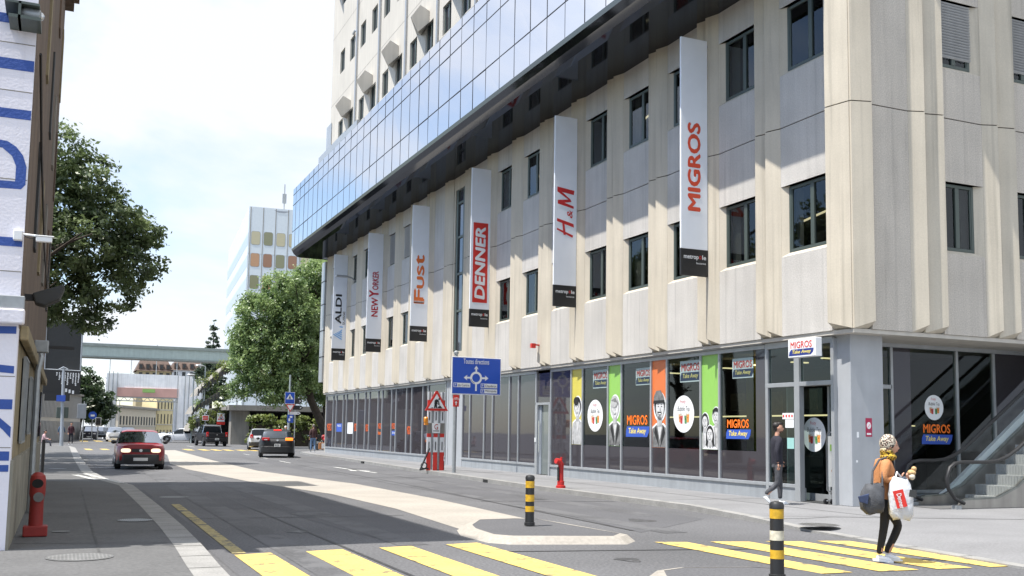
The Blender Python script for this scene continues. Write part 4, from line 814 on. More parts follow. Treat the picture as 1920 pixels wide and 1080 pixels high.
b = MB(); b.lathe([(.07, 0), (.09, .03), (.09, .2), (.06, .24)], (13.34, 38.66, 2.02), 12); b.box(13.28, 13.42, 38.6, 38.72, 1.94, 2.03); b.build('amber_lamp', mat('amber lens', (.8, .28, .02), .3, var=0), t, smooth=True)
b = MB(); b.bar((13.5, 38.6, 1.0), (13.05, 38.4, .14), .05); b.bar((13.05, 38.4, .16), (13.5, 38.7, .2), .05); b.tube([(13.25 + .12 * math.cos(R(30 * k)), 38.5, .32 + .12 * math.sin(R(30 * k))) for k in range(12)], .025, 6, closed=True); b.box(13.9, 14.2, 38.75, 39.0, .12, .5); b.build('foot_stand', 'black', t)
RW.location = (12.76, 35.8, .12); RW.scale = (.924,) * 3
# ------------------------------------------------------------------ bollards, hydrants
def bollard(x, y, z, label, bands):
    t = thing('bollard', label, 'bollard', (x, y, z), group='striped bollards on the islands')
    b = MB(); prof = [(.085, 0), (.085, .05), (.072, .055), (.07, .8), (.076, .805), (.076, .85), (.06, .878), (.02, .888)]; b.lathe(prof, (x, y, z), 20); o = b.build('post', 'black', t, smooth=True)
    t.scale = (1, 1, .895)
    for i, (a, c, m_) in enumerate(bands):
        b = MB(); b.lathe([(.073, a), (.073, c)], (x, y, z), 20); b.build('reflective_band', m_, t, smooth=True)
mustard = mat('worn yellow band', (.58, .34, .02), .5, var=.35, scale=14)
bollard(6.87, 14.75, .11, 'yellow banded black bollard standing at the far end of the island', [(.66, .78, mustard), (.42, .54, mustard), (.24, .34, mustard)])
bollard(6.86, 8.62, .11, 'bollard with worn yellow and white bands, close to the lens at the bottom edge', [(.69, .80, mustard), (.44, .55, mat('worn white band', (.6, .55, .42), .6, var=.35, scale=14)), (.23, .33, mustard)])
def hydrant(x, y, z, label, right):
    t = thing('hydrant', label, 'hydrant', (x, y, z), group='red hydrants')
    b = MB()
    if right:
        b.lathe([(.13, 0), (.13, .06), (.095, .07), (.095, .18), (.075, .19), (.07, .55)], (x, y, z), 16); b.tube([(x, y, z + .5), (x, y, z + .62), (x - .05, y, z + .70), (x - .16, y - .02, z + .72)], [.074, .08, .085, .075], 14); b.lathe([(.03, .0), (.03, .08)], (x + .01, y, z + .74), 8)
        b.build('body', 'red', t, smooth=True); q = MB(); q.box(x - .1, x - .075, y - .06, y + .02, z + .2, z + .55); q.build('label_plate', 'black', t)
    else:
        b.box(x - .15, x + .15, y - .12, y + .12, z, z + .14); b.build('foot', 'shadedred', t, bevel=.015); b = MB()
        b.lathe([(.09, .12), (.085, .5), (.1, .56), (.1, .74), (.09, .8), (.05, .84), (.01, .85)], (x, y, z), 16); b.build('body', 'shadedred', t, smooth=True)
        q = MB(); q.lathe([(.065, 0), (.065, .05), (.04, .07)], (x + .02, y - .1, z + .52), 12, axis='y'); q.build('outlet_cap', 'iron', t); q = MB(); q.ell(0, 0, .07, .06, Frame((x, y - .1, z + .7), (1, 0, 0), (0, 0, 1)), 0, .02); q.build('hose_mouth', 'dark', t)
hydrant(12.22, 24.3, .12, 'bright red hydrant with a bent head on the sunny right pavement', True)
hydrant(-.27, 15.1, .1, 'red square-footed hydrant, its colour darkened for the shade beside the left wall', False)
t = thing('post', 'thin dark post at the end of the left wall in shade', 'post', (-.5, 31.5, .1)); b = MB(); b.tube([(-.5, 33, .1), (-.5, 33, 1.15)], .05); b.build('shaft', 'black', t)
# ------------------------------------------------------------------ poster stand by the column
t = thing('poster_stand', 'wheeled chrome frame holding a snack poster between the door and the column', 'poster stand', (15.7, 17.66, .12))
b = MB(); fr_ = [(14.86, 17.5), (15.5, 17.62)]
c0 = Vector((15.30, 17.50, 0)); c1 = Vector((15.62, 17.34, 0)); Zv = Vector((0, 0, 1))
b.tube([c0 + Zv * .45, c0 + Zv * .4 + (c1 - c0) * .06, c1 + Zv * .4], .018); b.tube([c0 + Zv * .42, c0 + Zv * 1.6, c0 + Zv * 1.68 + (c1 - c0) * .06, c1 + Zv * 1.68], .02); b.tube([c0 + Zv * .2 - (c1 - c0) * .12, c1 + Zv * .2], .02); b.tube([c0 + Zv * .2 + (c1 - c0) * .3, c0 + Zv * .42 + (c1 - c0) * .3], .025); b.build('frame', 'chrome', t, smooth=True)
b = MB(); f = Frame(c0 + Zv * .5 + (c1 - c0) * .07, c1 - c0, (0, 0, 1)); b.rect(0, .33, 0, 1.1, f, .01, .02); q = b.build('poster', mat('poster paper', (.55, .56, .55), .6, var=.1, scale=4), t)
b = MB(); b.rect(.04, .3, .78, .92, f, .014); b.build('green_strip', mat('poster green', (.2, .4, .05), var=0), q)
for cx_, cz_, rx_, rz_ in ((.14, .35, .08, .055), (.22, .62, .08, .045)): b = MB(); b.ell(cx_, cz_, rx_, rz_, f, .014); b.build('printed_bread', mat('bread', (.45, .2, .08), var=.3, scale=8), q)
for u in (-.1, .3):
    b = MB(); p = c0 + (c1 - c0) * u; b.lathe([(.03, -.02), (.06, -.02), (.06, .02), (.03, .02)], (p.x, p.y, .185), 12, axis='y'); b.build('castor', 'black', t)
# ------------------------------------------------------------------ escalator
t = thing('escalator', 'escalator with black handrails and glass sides climbing to the right beside the shop', 'escalator', (17.3, 16.2, .12))
SL = .69
def rail(y, bot, flat_end):
    z0 = 1.1; pts = [(17.34, .24), (17.08, .34), (16.9, .55), (16.86, .76), (16.95, .98), (17.1, 1.07), (17.3, 1.1), (flat_end - .3, 1.1), (flat_end, 1.13), (flat_end + .3, 1.22), (flat_end + .6, 1.38), (flat_end + .9, 1.58)]
    pts += [(flat_end + .9 + d, 1.58 + SL * d) for d in (1, 3, 6)]
    b = MB(); b.tube([(x, y, z) for x, z in pts], .04, 8); b.build('handrail', 'black', t, smooth=True)
    g = MB(); low = [(17.4, .3), (flat_end, .33), (flat_end + .6, .55), (flat_end + .9, .76), (flat_end + 6.9, .76 + SL * 6)]
    up = [(17.0, .9), (17.2, 1.06), (flat_end, 1.09), (flat_end + .6, 1.34), (flat_end + .9, 1.54), (flat_end + 6.9, 1.54 + SL * 6)]
    poly_ = [(17.34, .28)] + low + up[::-1] + [(16.92, .75), (17.0, .5)]
    g.poly(poly_, FY(0, y, 0), 0, .012); g.build('glass_side', 'clear', t)
rail(15.68, 0, 18.35); rail(16.82, 0, 18.05)
for y, w_ in ((15.68, .06), (16.82, .07)):
    fe = 18.35 if y < 16 else 18.05
    b = MB(); f = FY(0, y + .04, 0); b.poly([(17.2, .12), (17.35, .3), (17.5, .34), (fe, .36), (fe + .6, .58), (fe + .9, .79), (fe + 6.9, .79 + SL * 6), (fe + 6.9, .2 + SL * 6), (fe + 1.4, .3), (fe + 1.0, .12)], f, 0, .08); b.build('skirt_panel', mat('brushed steel', (.34, .33, .31), .35, .8, var=.1, streak=.15), t, bevel=.01)
b = MB(); f = FY(0, 16.95, 0); b.poly([(17.9, .25), (18.25, .3), (24.5, .3 + SL * 6.2), (24.5, .62 + SL * 6.2), (18.35, .5)], f, 0, .1); b.build('deck_panel', mat('white deck panel', (.86, .87, .88), .35, 0, var=.04), t)
for i in range(11):
    x = 18.52 + .325 * i; z = .35 + .225 * i
    b = MB(); b.box(x, x + .36, 15.78, 16.72, max(.13, z - .24), z)
    for q in range(12): b.box(x - .012, x, 15.8 + .076 * q, 15.84 + .076 * q, z - .22, z - .012)
    b.build('step', mat('step aluminium', (.36, .36, .355), .5, .2, var=.12), t)
b = MB(); b.box(16.75, 18.55, 15.76, 16.74, .121, .135); b.build('landing_plate', 'iron', t)
b = MB(); b.box(17.05, 17.2, 15.62, 15.75, .12, .2); b.box(17.05, 17.2, 16.78, 16.9, .12, .2); b.build('newel_foot', 'galv', t)
# ------------------------------------------------------------------ vehicles (built nose towards local +x)
def lerp_tab(tab, x):
    if x <= tab[0][0]: return tab[0][1]
    for (a, va), (c, vc) in zip(tab[:-1], tab[1:]):
        if x <= c: return va + (vc - va) * ((x - a) / (c - a) if c > a else 1)
    return tab[-1][1]
def paint(name, rgb): return mat(name, rgb, .35 if max(rgb) > .1 else .5, .0, var=.02, coat=.35 if max(rgb) > .1 else .06)
def car(name, label, cat, x, y, heading, L, Wd, H, pm, belt, roof, axles, wr_, glass, side=None, group=None, z=0, sill=.2, lower=None, lights=True, narrow=.74, headlit=False, plate_back='', plate_front='', white_line=False):
    """belt/roof: height tables along the length; glass = (screen base, screen top, rear top, rear base)"""
    t = thing(name, label, cat, (x, y, z), heading, group)
    st = sorted(set([-L / 2 + L * i / 46 for i in range(47)] + [-L / 2 + .03, L / 2 - .03, -L / 2 + .1, L / 2 - .1] + list(glass)))
    rings = []
    for s in st:
        e = (L / 2 - abs(s)); wf = 1 - .20 * max(0, 1 - e / .42) ** 2 - (.10 if e < .01 else 0)
        w = Wd / 2 * wf; zb = sill + (.1 * max(0, 1 - e / .25)); zt = lerp_tab(belt, s); zr = max(lerp_tab(roof, s), zt + .025)
        for ax in axles:
            dd = (wr_ + .05) ** 2 - (s - ax) ** 2
            if dd > 0: zb = max(zb, wr_ + math.sqrt(dd) * .98)
        zb = min(zb, zt - .12); k = (zr - zt) / (H - zt + 1e-6) if zr > zt + .03 else 0
        wr2 = w * (.93 + (narrow - .93) * min(1, k)); zsh = zb + .55 * (zt - zb)
        rings.append([(0, zb), (w * .8, zb), (w * .975, zb + .05), (w, zsh), (w * .955, zt - .02), (wr2, max(zt, zr - (.055 if k else .015))), (wr2 * .72, zr - .008), (0, zr)])
    nb = len(rings[0]); b = MB(); full = []
    for s, r_ in zip(st, rings): full.append([(s, yy, zz) for yy, zz in r_] + [(s, -yy, zz) for yy, zz in r_[-2:0:-1]])
    n = len(full[0]); gl = {'windscreen': [], 'rear_window': [], 'side_window': [], 'side_window.001': []}
    for ring in full: b.v += ring
    for i in range(len(st) - 1):
        mid = (st[i] + st[i + 1]) / 2; kk = lerp_tab(roof, mid) - lerp_tab(belt, mid)
        for j in range(n):
            f = (i * n + j, i * n + (j + 1) % n, (i + 1) * n + (j + 1) % n, (i + 1) * n + j)
            mi = 0; jj = j if j < nb - 1 else n - 1 - j
            if jj == 0: mi = 1
            elif jj in (1, 2) and lower and rings[i][2][1] < lower and jj == 1: mi = 1
            b.f.append(f[::-1]); b.m.append(mi)
            if jj in (5, 6):
                if glass[1] + .03 < mid < glass[0] - .02: gl['windscreen'].append(f[::-1])
                elif glass[3] + .02 < mid < glass[2] - .03: gl['rear_window'].append(f[::-1])
            if jj == 4 and kk > .13 and side and any(a < mid < c for a, c in side): gl['side_window' if j < nb else 'side_window.001'].append(f[::-1])
    b.f.append(tuple(range(n))); b.m.append(0); b.f.append(tuple((len(st) - 1) * n + k for k in range(n))[::-1]); b.m.append(0)
    body = b.build('body', [pm, 'black'], t, world=False, smooth=True, sharp=40)
    cz = H * .6
    for nm, fs in gl.items():
        if not fs: continue
        g = MB(); ids = sorted(set(i for f in fs for i in f)); mp = {q: k for k, q in enumerate(ids)}
        cx_ = sum(b.v[q][0] for q in ids) / len(ids)
        g.add([(b.v[q][0] + (.012 if nm == 'windscreen' else -.012 if nm == 'rear_window' else 0), b.v[q][1] * 1.012, b.v[q][2] + (.008 if 'side' not in nm else .002)) for q in ids], [tuple(mp[q] for q in f) for f in fs])
        g.build(nm.split('.')[0], 'carglass', t, world=False, smooth=True)
    for ax in axles:
        for sg in (-1, 1):
            wq = MB(); yw = sg * (Wd / 2 - .10); wq.lathe([(wr_ * .62, -.1), (wr_ * .96, -.1), (wr_, -.06), (wr_, .06), (wr_ * .96, .1), (wr_ * .62, .1)], (ax, yw, wr_), 22, axis='y'); o = wq.build('wheel', 'tyre', t, world=False, smooth=True)
            rq = MB(); rq.lathe([(.02, .0), (wr_ * .3, .015), (wr_ * .62, -.01), (wr_ * .66, .012), (wr_ * .66, -.05)], (ax, yw + sg * .095, wr_), 20, axis='y')
            o2 = rq.build('rim', 'rim', o, world=False, smooth=True); hq = MB()
            for k in range(5):
                a = 2 * math.pi * k / 5; hq.poly([(wr_ * .3 * math.cos(a - .25), wr_ * .3 * math.sin(a - .25)), (wr_ * .58 * math.cos(a - .3), wr_ * .58 * math.sin(a - .3)), (wr_ * .58 * math.cos(a + .3), wr_ * .58 * math.sin(a + .3)), (wr_ * .3 * math.cos(a + .25), wr_ * .3 * math.sin(a + .25))], Frame((ax, yw + sg * .125, wr_), (1, 0, 0) if sg < 0 else (-1, 0, 0), (0, 0, 1)), 0)
            hq.build('wheel_slots', 'dark', o, world=False)
    for sg in (-1, 1):
        mq = MB(); xm = glass[0] - .30; mq.ball((xm, sg * (Wd / 2 + .07), lerp_tab(belt, xm) + .06), .1, 8, 0, (.6, 1, .72)); mq.build('wing_mirror', 'black', t, world=False, smooth=True)
    return t
def front(t, L, Wd, zh, grille=True, lit=False, plate='', bump='black', bz=(.24, .56), hl=(.40, .13), x_in=.1, lens=None, y_in=.2):
    xf = L / 2; f = Frame((xf, 0, 0), (0, 1, 0), (0, 0, 1))
    lens = lens or mat('headlamp lens', (.7, .7, .68), .15, var=0)
    if lit: lens = mat('lit headlamp', (.95, .80, .55), .2, var=0, emit=.55)
    for sg in (-1, 1):
        b = MB(); yc = sg * (Wd / 2 - y_in - hl[0] / 2)
        pts = [(yc + hl[0] / 2 * math.copysign(abs(math.cos(R(a))) ** .6, math.cos(R(a))), zh + hl[1] / 2 * math.copysign(abs(math.sin(R(a))) ** .7, math.sin(R(a)))) for a in range(0, 360, 20)]
        b.poly(pts, Frame((xf - .012, 0, 0), (0, 1, 0), (0, 0, 1)), .02, .12); b.build('headlight', lens, t, world=False)
    if grille:
        b = MB(); b.rect(-(Wd / 2 - y_in - hl[0]) + .03, (Wd / 2 - y_in - hl[0]) - .03, zh - hl[1] * .42, zh + hl[1] * .42, f, .008, .1); g = b.build('grille', 'black', t, world=False); b = MB(); b.ell(0, zh, .055, .055, f, .014, .02); b.build('badge', 'chrome', g, world=False)
    b = MB(); w = Wd / 2 - .05; 
    b.add([(xf - .32, -w - .03, bz[0]), (xf - .1, -w + .05, bz[0]), (xf + .03, -w * .72, bz[0]), (xf + .05, 0, bz[0]), (xf + .03, w * .72, bz[0]), (xf - .1, w - .05, bz[0]), (xf - .32, w + .03, bz[0])] + [(xf - .32, -w - .03, bz[1]), (xf - .1, -w + .05, bz[1]), (xf + .03, -w * .72, bz[1]), (xf + .05, 0, bz[1]), (xf + .03, w * .72, bz[1]), (xf - .1, w - .05, bz[1]), (xf - .32, w + .03, bz[1])],
          [(i, i + 1, i + 8, i + 7) for i in range(6)] + [tuple(range(7))[::-1], tuple(range(7, 14)), (0, 7, 13, 6)])
    b.build('front_bumper', bump, t, world=False, smooth=True, bevel=.015)
    if plate:
        b = MB(); zc = (bz[0] + bz[1]) / 2; b.rect(-.25, .25, zc - .055, zc + .055, f, .065, .02); p = b.build('number_plate', 'plate', t, world=False); text('lettering', plate, Frame((xf, 0, 0), (0, 1, 0), (0, 0, 1)), -.2, .2, zc - .035, zc + .035, 'black', p, .07, .01) if False else None
def rear(t, L, Wd, zl, lamp=(.36, .16), bump=None, bz=(.3, .62), brake=None, third=None, plate=True, zp=None, vertical=False, handle=True, badge=None, y_in=.04):
    xr = -L / 2; f = Frame((xr, 0, 0), (0, -1, 0), (0, 0, 1))
    for i, sg in enumerate((-1, 1)):
        b = MB(); yc = sg * (Wd / 2 - y_in - lamp[0] / 2 - .06); h = lamp[1] / 2; w = lamp[0] / 2
        b.poly([(yc - w, zl - h * .7), (yc + w, zl - h * .7), (yc + w, zl + h), (yc - w, zl + h)], f, .025, .14); o = b.build('tail_light', brake if (brake and sg == 1) else 'taillight', t, world=False, bevel=.02)
        b = MB(); b.rect(yc - w * .4, yc + w * .4, zl - h * .5, zl + h * .05, f, .03, .01); b.build('lamp_insert', 'chrome' if not (brake and sg == 1) else brake, o, world=False)
    if bump:
        b = MB(); w = Wd / 2 - .04
        b.add([(xr + .3, -w - .02, bz[0]), (xr + .06, -w + .04, bz[0]), (xr - .05, -w * .6, bz[0]), (xr - .05, w * .6, bz[0]), (xr + .06, w - .04, bz[0]), (xr + .3, w + .02, bz[0])] + [(xr + .3, -w - .02, bz[1]), (xr + .06, -w + .04, bz[1]), (xr - .05, -w * .6, bz[1]), (xr - .05, w * .6, bz[1]), (xr + .06, w - .04, bz[1]), (xr + .3, w + .02, bz[1])],
              [(i + 1, i, i + 6, i + 7) for i in range(5)] + [tuple(range(6)), tuple(range(6, 12))[::-1], (5, 11, 6, 0)][:3]); b.build('rear_bumper', bump, t, world=False, smooth=True, bevel=.02)
    if plate:
        zp = zp or (bz[0] + bz[1]) / 2; b = MB(); b.rect(-.16, .16, zp - .08, zp + .08, f, .062, .02); p = b.build('number_plate', 'plate', t, world=False)
        q = MB(); [q.rect(-.12 + .08 * k, -.07 + .08 * k, zp - .05 + .055 * r_, zp - .01 + .055 * r_, f, .064) for k in range(3) for r_ in (0, 1)]; q.build('plate_marks', 'darkgrey', p, world=False)
    if badge: b = MB(); b.ell(0, badge, .06, .05, f, .03, .05); b.build('badge', 'chrome', t, world=False)
    if third: b = MB(); b.rect(-.2, .2, third[1] - .03, third[1] + .03, Frame((third[0], 0, 0), (0, -1, 0), (0, 0, 1)), 0, .1); b.build('brake_light', third[2], t, world=False)
brk = mat('lit brake lamp', (1, .03, .02), .3, var=0, emit=.8); amb = mat('lit indicator', (1, .22, .02), .3, var=0, emit=.9)
# red hatchback coming towards the camera
t = car('hatchback_car', 'dark red hatchback with lit oval headlamps driving towards the camera', 'car', 2.72, 41.7, R(-90 - 1.5), 4.05, 1.72, 1.46, paint('dark red car paint', (.23, .007, .011)),
        [(-2.05, .82), (-1.9, .93), (-1, .96), (.6, .93), (1.0, .92), (1.7, .83), (1.95, .74), (2.05, .62)], [(-2.05, .8), (-1.95, .95), (-1.5, 1.36), (-1.1, 1.44), (-.3, 1.46), (.12, 1.42), (.92, .95), (1.0, .92)], (-1.2, 1.27), .30, (.92, .12, -1.3, -1.9), [(-1.35, -.62), (-.5, .45)], lower=.5)
front(t, 4.05, 1.72, .70, True, True, 'plate', 'black', (.2, .56), (.34, .15), y_in=.17)
b = MB(); 
for sg in (-1, 1): b.ball((-.05, sg * .36, 1.08), .13, 8, 0, (.9, .9, 1.2)); b.box(-.35, -.2, sg * .36 - .22, sg * .36 + .22, .7, 1.2)
b.build('seat', 'darkgrey', t, world=False)
# black hatchback seen from behind
t = car('hatchback_car', 'black hatchback seen from behind with a glowing amber indicator', 'car', 11.0, 57.5, R(90 - 9), 4.2, 1.84, 1.56, paint('black car paint', (.006, .006, .007)),
        [(-2.1, .86), (-2.0, 1.0), (-1, .99), (.7, .95), (1.05, .92), (1.8, .82), (2.1, .66)], [(-2.1, .85), (-1.98, 1.06), (-1.62, 1.46), (-1.2, 1.55), (-.3, 1.56), (.2, 1.5), (.98, .96), (1.05, .92)], (-1.3, 1.3), .32, (.98, .2, -1.62, -1.98), [(-1.35, -.6), (-.5, .5)])
rear(t, 4.2, 1.84, 1.0, (.40, .17), 'black', (.28, .62), amb, (-1.66, 1.50, brk), True, .68, badge=.95)
# silver estate half hidden behind it
t = car('estate_car', 'silver estate car half hidden beyond the black hatchback', 'car', 13.45, 76.5, R(90 - 8), 4.5, 1.78, 1.56, paint('silver car paint', (.42, .44, .47)),
        [(-2.25, .85), (-2.15, .98), (-1, .97), (.9, .93), (1.9, .8), (2.25, .62)], [(-2.25, .9), (-2.18, 1.0), (-1.98, 1.5), (-1.4, 1.55), (-.3, 1.56), (.3, 1.48), (1.1, .95)], (-1.35, 1.35), .32, (1.1, .3, -1.98, -2.18), [(-1.8, -1.1), (-1.0, -.3), (-.2, .55)])
rear(t, 4.5, 1.78, .98, (.2, .3), 'black', (.3, .6))
# black pickup
t = car('pickup_truck', 'black pickup truck with a closed tailgate driving away', 'pickup', 11.75, 91.0, R(90 + 4), 5.3, 1.95, 1.86, paint('black pickup paint', (.008, .008, .010)),
        [(-2.65, 1.12), (-.6, 1.12), (.2, 1.15), (1.2, 1.12), (2.2, 1.06), (2.65, .9)], [(-2.65, 1.13), (-.55, 1.14), (-.42, 1.74), (-.1, 1.84), (.5, 1.86), (.75, 1.78), (1.35, 1.14)], (-1.6, 1.6), .39, (1.35, .75, -.42, -.55), [(-.35, .25), (.3, .95)], sill=.42)
rear(t, 5.3, 1.95, .98, (.18, .42), mat('dark bumper', (.02, .02, .022), .4, .3), (.42, .68), None, None, True, .62, badge=.98)
b = MB(); f = Frame((-2.65, 0, 0), (0, -1, 0), (0, 0, 1)); b.rect(-.66, .66, .74, 1.1, f, .02, .05); b.build('tailgate', MATS['black pickup paint'], t, world=False, bevel=.02); b = MB(); b.rect(-.55, .55, 1.22, 1.68, Frame((-.6, 0, 0), (0, -1, 0), (0, 0, 1)), 0, .02); b.build('rear_window', 'carglass', t, world=False)
b = MB(); b.tube([(-.55, -.8, 1.15), (-.55, -.68, 1.72), (-.55, .68, 1.72), (-.55, .8, 1.15)], .04); b.build('roll_bar', 'chrome', t, world=False, smooth=True)
# white coupe crossing
t = car('coupe_car', 'white three-door car seen side-on behind the pickup', 'car', 11.1, 109.5, R(180 - 4), 4.3, 1.76, 1.46, paint('white car paint', (.72, .74, .78)),
        [(-2.15, .88), (-1.2, .98), (.3, .92), (1.0, .88), (1.8, .74), (2.15, .56)], [(-2.15, .9), (-2.0, 1.05), (-1.2, 1.36), (-.5, 1.45), (.1, 1.44), (1.1, .9)], (-1.32, 1.3), .35, (1.1, .2, -1.2, -2.0), [(-1.1, -.42), (-.32, .65)])
front(t, 4.3, 1.76, .68, False, False, '', 'black', (.22, .4), (.3, .12)); 
# small white city car coming
t = car('city_car', 'small rounded white city car coming from the far road', 'car', 4.95, 112.5, R(-90 - 3), 3.55, 1.65, 1.5, MATS['white car paint'],
        [(-1.78, .85), (-1, .95), (.6, .92), (.95, .9), (1.5, .78), (1.78, .6)], [(-1.78, .9), (-1.5, 1.3), (-.9, 1.48), (-.2, 1.5), (.2, 1.44), (.92, .93)], (-1.12, 1.15), .29, (.92, .2, -1.0, -1.6), [(-1.0, -.4), (-.3, .45)])
front(t, 3.55, 1.65, .66, False, False, 'p', MATS['white car paint'], (.2, .4), (.22, .2)); b = MB(); b.rect(-.5, .5, .42, .52, Frame((1.78, 0, 0), (0, 1, 0), (0, 0, 1)), .05, .06); b.build('lower_grille', 'black', t, world=False)
# dark car at the left and the row parked behind it
t = car('hatchback_car', 'dark blue car facing the camera, first of the parked row on the left', 'car', 2.75, 123.5, R(-90 - 2), 4.1, 1.75, 1.55, paint('dark blue car paint', (.012, .012, .03)),
        [(-2.05, .85), (-1, .97), (.7, .94), (1.05, .92), (1.7, .8), (2.05, .62)], [(-2.05, .9), (-1.8, 1.3), (-1.2, 1.53), (-.3, 1.55), (.2, 1.48), (1.0, .94)], (-1.25, 1.28), .31, (1.0, .2, -1.3, -1.9), [(-1.3, -.6), (-.5, .5)])
front(t, 4.1, 1.75, .72, True, False, 'p', 'black', (.2, .5), (.3, .13))
for i, (x, y, c, lab) in enumerate(((4.3, 133, (.45, .48, .52), 'silver parked car just behind the dark blue one'), (5.6, 143, (.3, .01, .01), 'red parked car in the distant left row'), (6.6, 152, (.01, .01, .012), 'black parked car in the distant left row beyond the red one'), (.6, 131, (.32, .34, .36), 'grey parked car left of the dark blue one, partly hidden'))):
    t = car('parked_car', lab, 'car', x, y, R(-90 - 4), 4.1, 1.75, 1.5, paint('parked paint %d' % i, c), [(-2.05, .85), (-1, .97), (.7, .94), (1.05, .92), (1.7, .8), (2.05, .62)], [(-2.05, .9), (-1.8, 1.3), (-1.2, 1.5), (-.3, 1.5), (.2, 1.44), (1.0, .94)], (-1.25, 1.28), .31, (1.0, .2, -1.3, -1.9), [(-1.3, -.6), (-.5, .5)], group='cars parked along the far left kerb')
    front(t, 4.1, 1.75, .72, True, False, '', 'black', (.2, .5), (.3, .13))
# dark car waiting beyond the city car
t = car('parked_car', 'dark car right behind the small white city car', 'car', 7.2, 131, R(-90), 4.1, 1.75, 1.5, paint('parked paint 5', (.02, .03, .03)), [(-2.05, .85), (-1, .97), (.7, .94), (1.05, .92), (1.7, .8), (2.05, .62)], [(-2.05, .9), (-1.8, 1.3), (-1.2, 1.5), (-.3, 1.5), (.2, 1.44), (1.0, .94)], (-1.25, 1.28), .31, (1.0, .2, -1.3, -1.9), [(-1.3, -.6), (-.5, .5)])
front(t, 4.1, 1.75, .72, True, False, '', 'black', (.2, .5), (.3, .13))
# motorcycles parked behind the building end
def motorcycle(x, y, rz, pm, label):
    t = thing('motorcycle', label, 'motorcycle', (x, y, 0), rz, 'parked motorcycles beyond the building')
    for ax in (-.68, .68):
        b = MB(); b.lathe([(.2, -.05), (.3, -.05), (.31, 0), (.3, .05), (.2, .05)], (ax, 0, .31), 18, axis='y'); o = b.build('wheel', 'tyre', t, world=False, smooth=True); b = MB(); b.lathe([(.02, .02), (.2, .02), (.2, -.02), (.02, -.02)], (ax, 0, .31), 14, axis='y'); b.build('rim', 'rim', o, world=False)
    b = MB(); b.tube([(.68, 0, .33), (.5, 0, .8), (.38, 0, 1.02)], .045); b.tube([(-.68, 0, .33), (-.2, 0, .45), (.2, 0, .4), (.42, 0, .85)], .07); b.build('frame', 'black', t, world=False, smooth=True)
    b = MB(); b.ball((.15, 0, .78), .26, 8, 0, (1.2, .6, .65)); b.ball((.45, 0, .95), .2, 8, 0, (.8, .9, 1.1)); b.ball((-.62, 0, .72), .2, 8, 0, (1.3, .6, .5)); b.build('fairing', pm, t, world=False, smooth=True)
    b = MB(); b.ball((-.3, 0, .82), .25, 8, 0, (1.5, .6, .35)); b.build('seat', 'darkgrey', t, world=False, smooth=True); b = MB(); b.box(-.95, -.6, -.2, .2, .85, 1.18); b.build('top_box', 'black', t, world=False, bevel=.04)
    b = MB(); b.tube([(.3, -.38, 1.08), (.4, 0, 1.02), (.3, .38, 1.08)], .025); b.tube([(.34, -.28, 1.08), (.34, -.32, 1.25)], .012); b.build('handlebar', 'chrome', t, world=False)
    b = MB(); b.ball((.64, 0, .93), .09, 8); b.build('headlamp', 'chrome', t, world=False, smooth=True); b = MB(); b.box(-.83, -.79, -.1, .1, .5, .66); b.build('number_plate', 'plate', t, world=False)
for i, (x, y, a, c, lab) in enumerate(((17.6, 77, 100, (.02, .02, .022), 'black parked motorcycle nearest the sign poles'), (18.6, 77.5, 95, (.3, .01, .012), 'red and black parked motorcycle in the middle of the dark row'), (19.6, 77.2, 98, (.03, .03, .034), 'black scooter in the dark row behind the walking man'), (20.6, 78, 92, (.1, .1, .11), 'grey scooter at the building end of the dark row'))):
    motorcycle(x, y, R(a), mat('bike paint %d' % i, c, .3, var=0), lab)
# ------------------------------------------------------------------ people
def skin_mesh(nodes, edges, root, sub=1):
    me = bpy.data.meshes.new('tmp'); names = list(nodes); ix = {n: i for i, n in enumerate(names)}
    me.from_pydata([nodes[n][:3] for n in names], [(ix[a], ix[c]) for a, c in edges], [])
    o = bpy.data.objects.new('tmp', me); COL.objects.link(o)
    sk = o.modifiers.new('skin', 'SKIN'); sk.use_smooth_shade = True
    for n in names:
        q = nodes[n]; r_ = q[3]; me.skin_vertices[0].data[ix[n]].radius = (r_, q[4] if len(q) > 4 else r_); me.skin_vertices[0].data[ix[n]].use_root = (n == root)
    ss = o.modifiers.new('sub', 'SUBSURF'); ss.levels = sub; ss.render_levels = sub
    dg = bpy.context.evaluated_depsgraph_get(); out = bpy.data.meshes.new_from_object(o.evaluated_get(dg))
    vs = [tuple(v.co) for v in out.vertices]; fs = [tuple(p.vertices) for p in out.polygons]
    bpy.data.objects.remove(o); bpy.data.meshes.remove(out)
    return vs, fs
def chain(mb, pts, sub=1):
    nd = {i: p for i, p in enumerate(pts)}; vs, fs = skin_mesh(nd, [(i, i + 1) for i in range(len(pts) - 1)], 0, sub); mb.add(vs, fs)
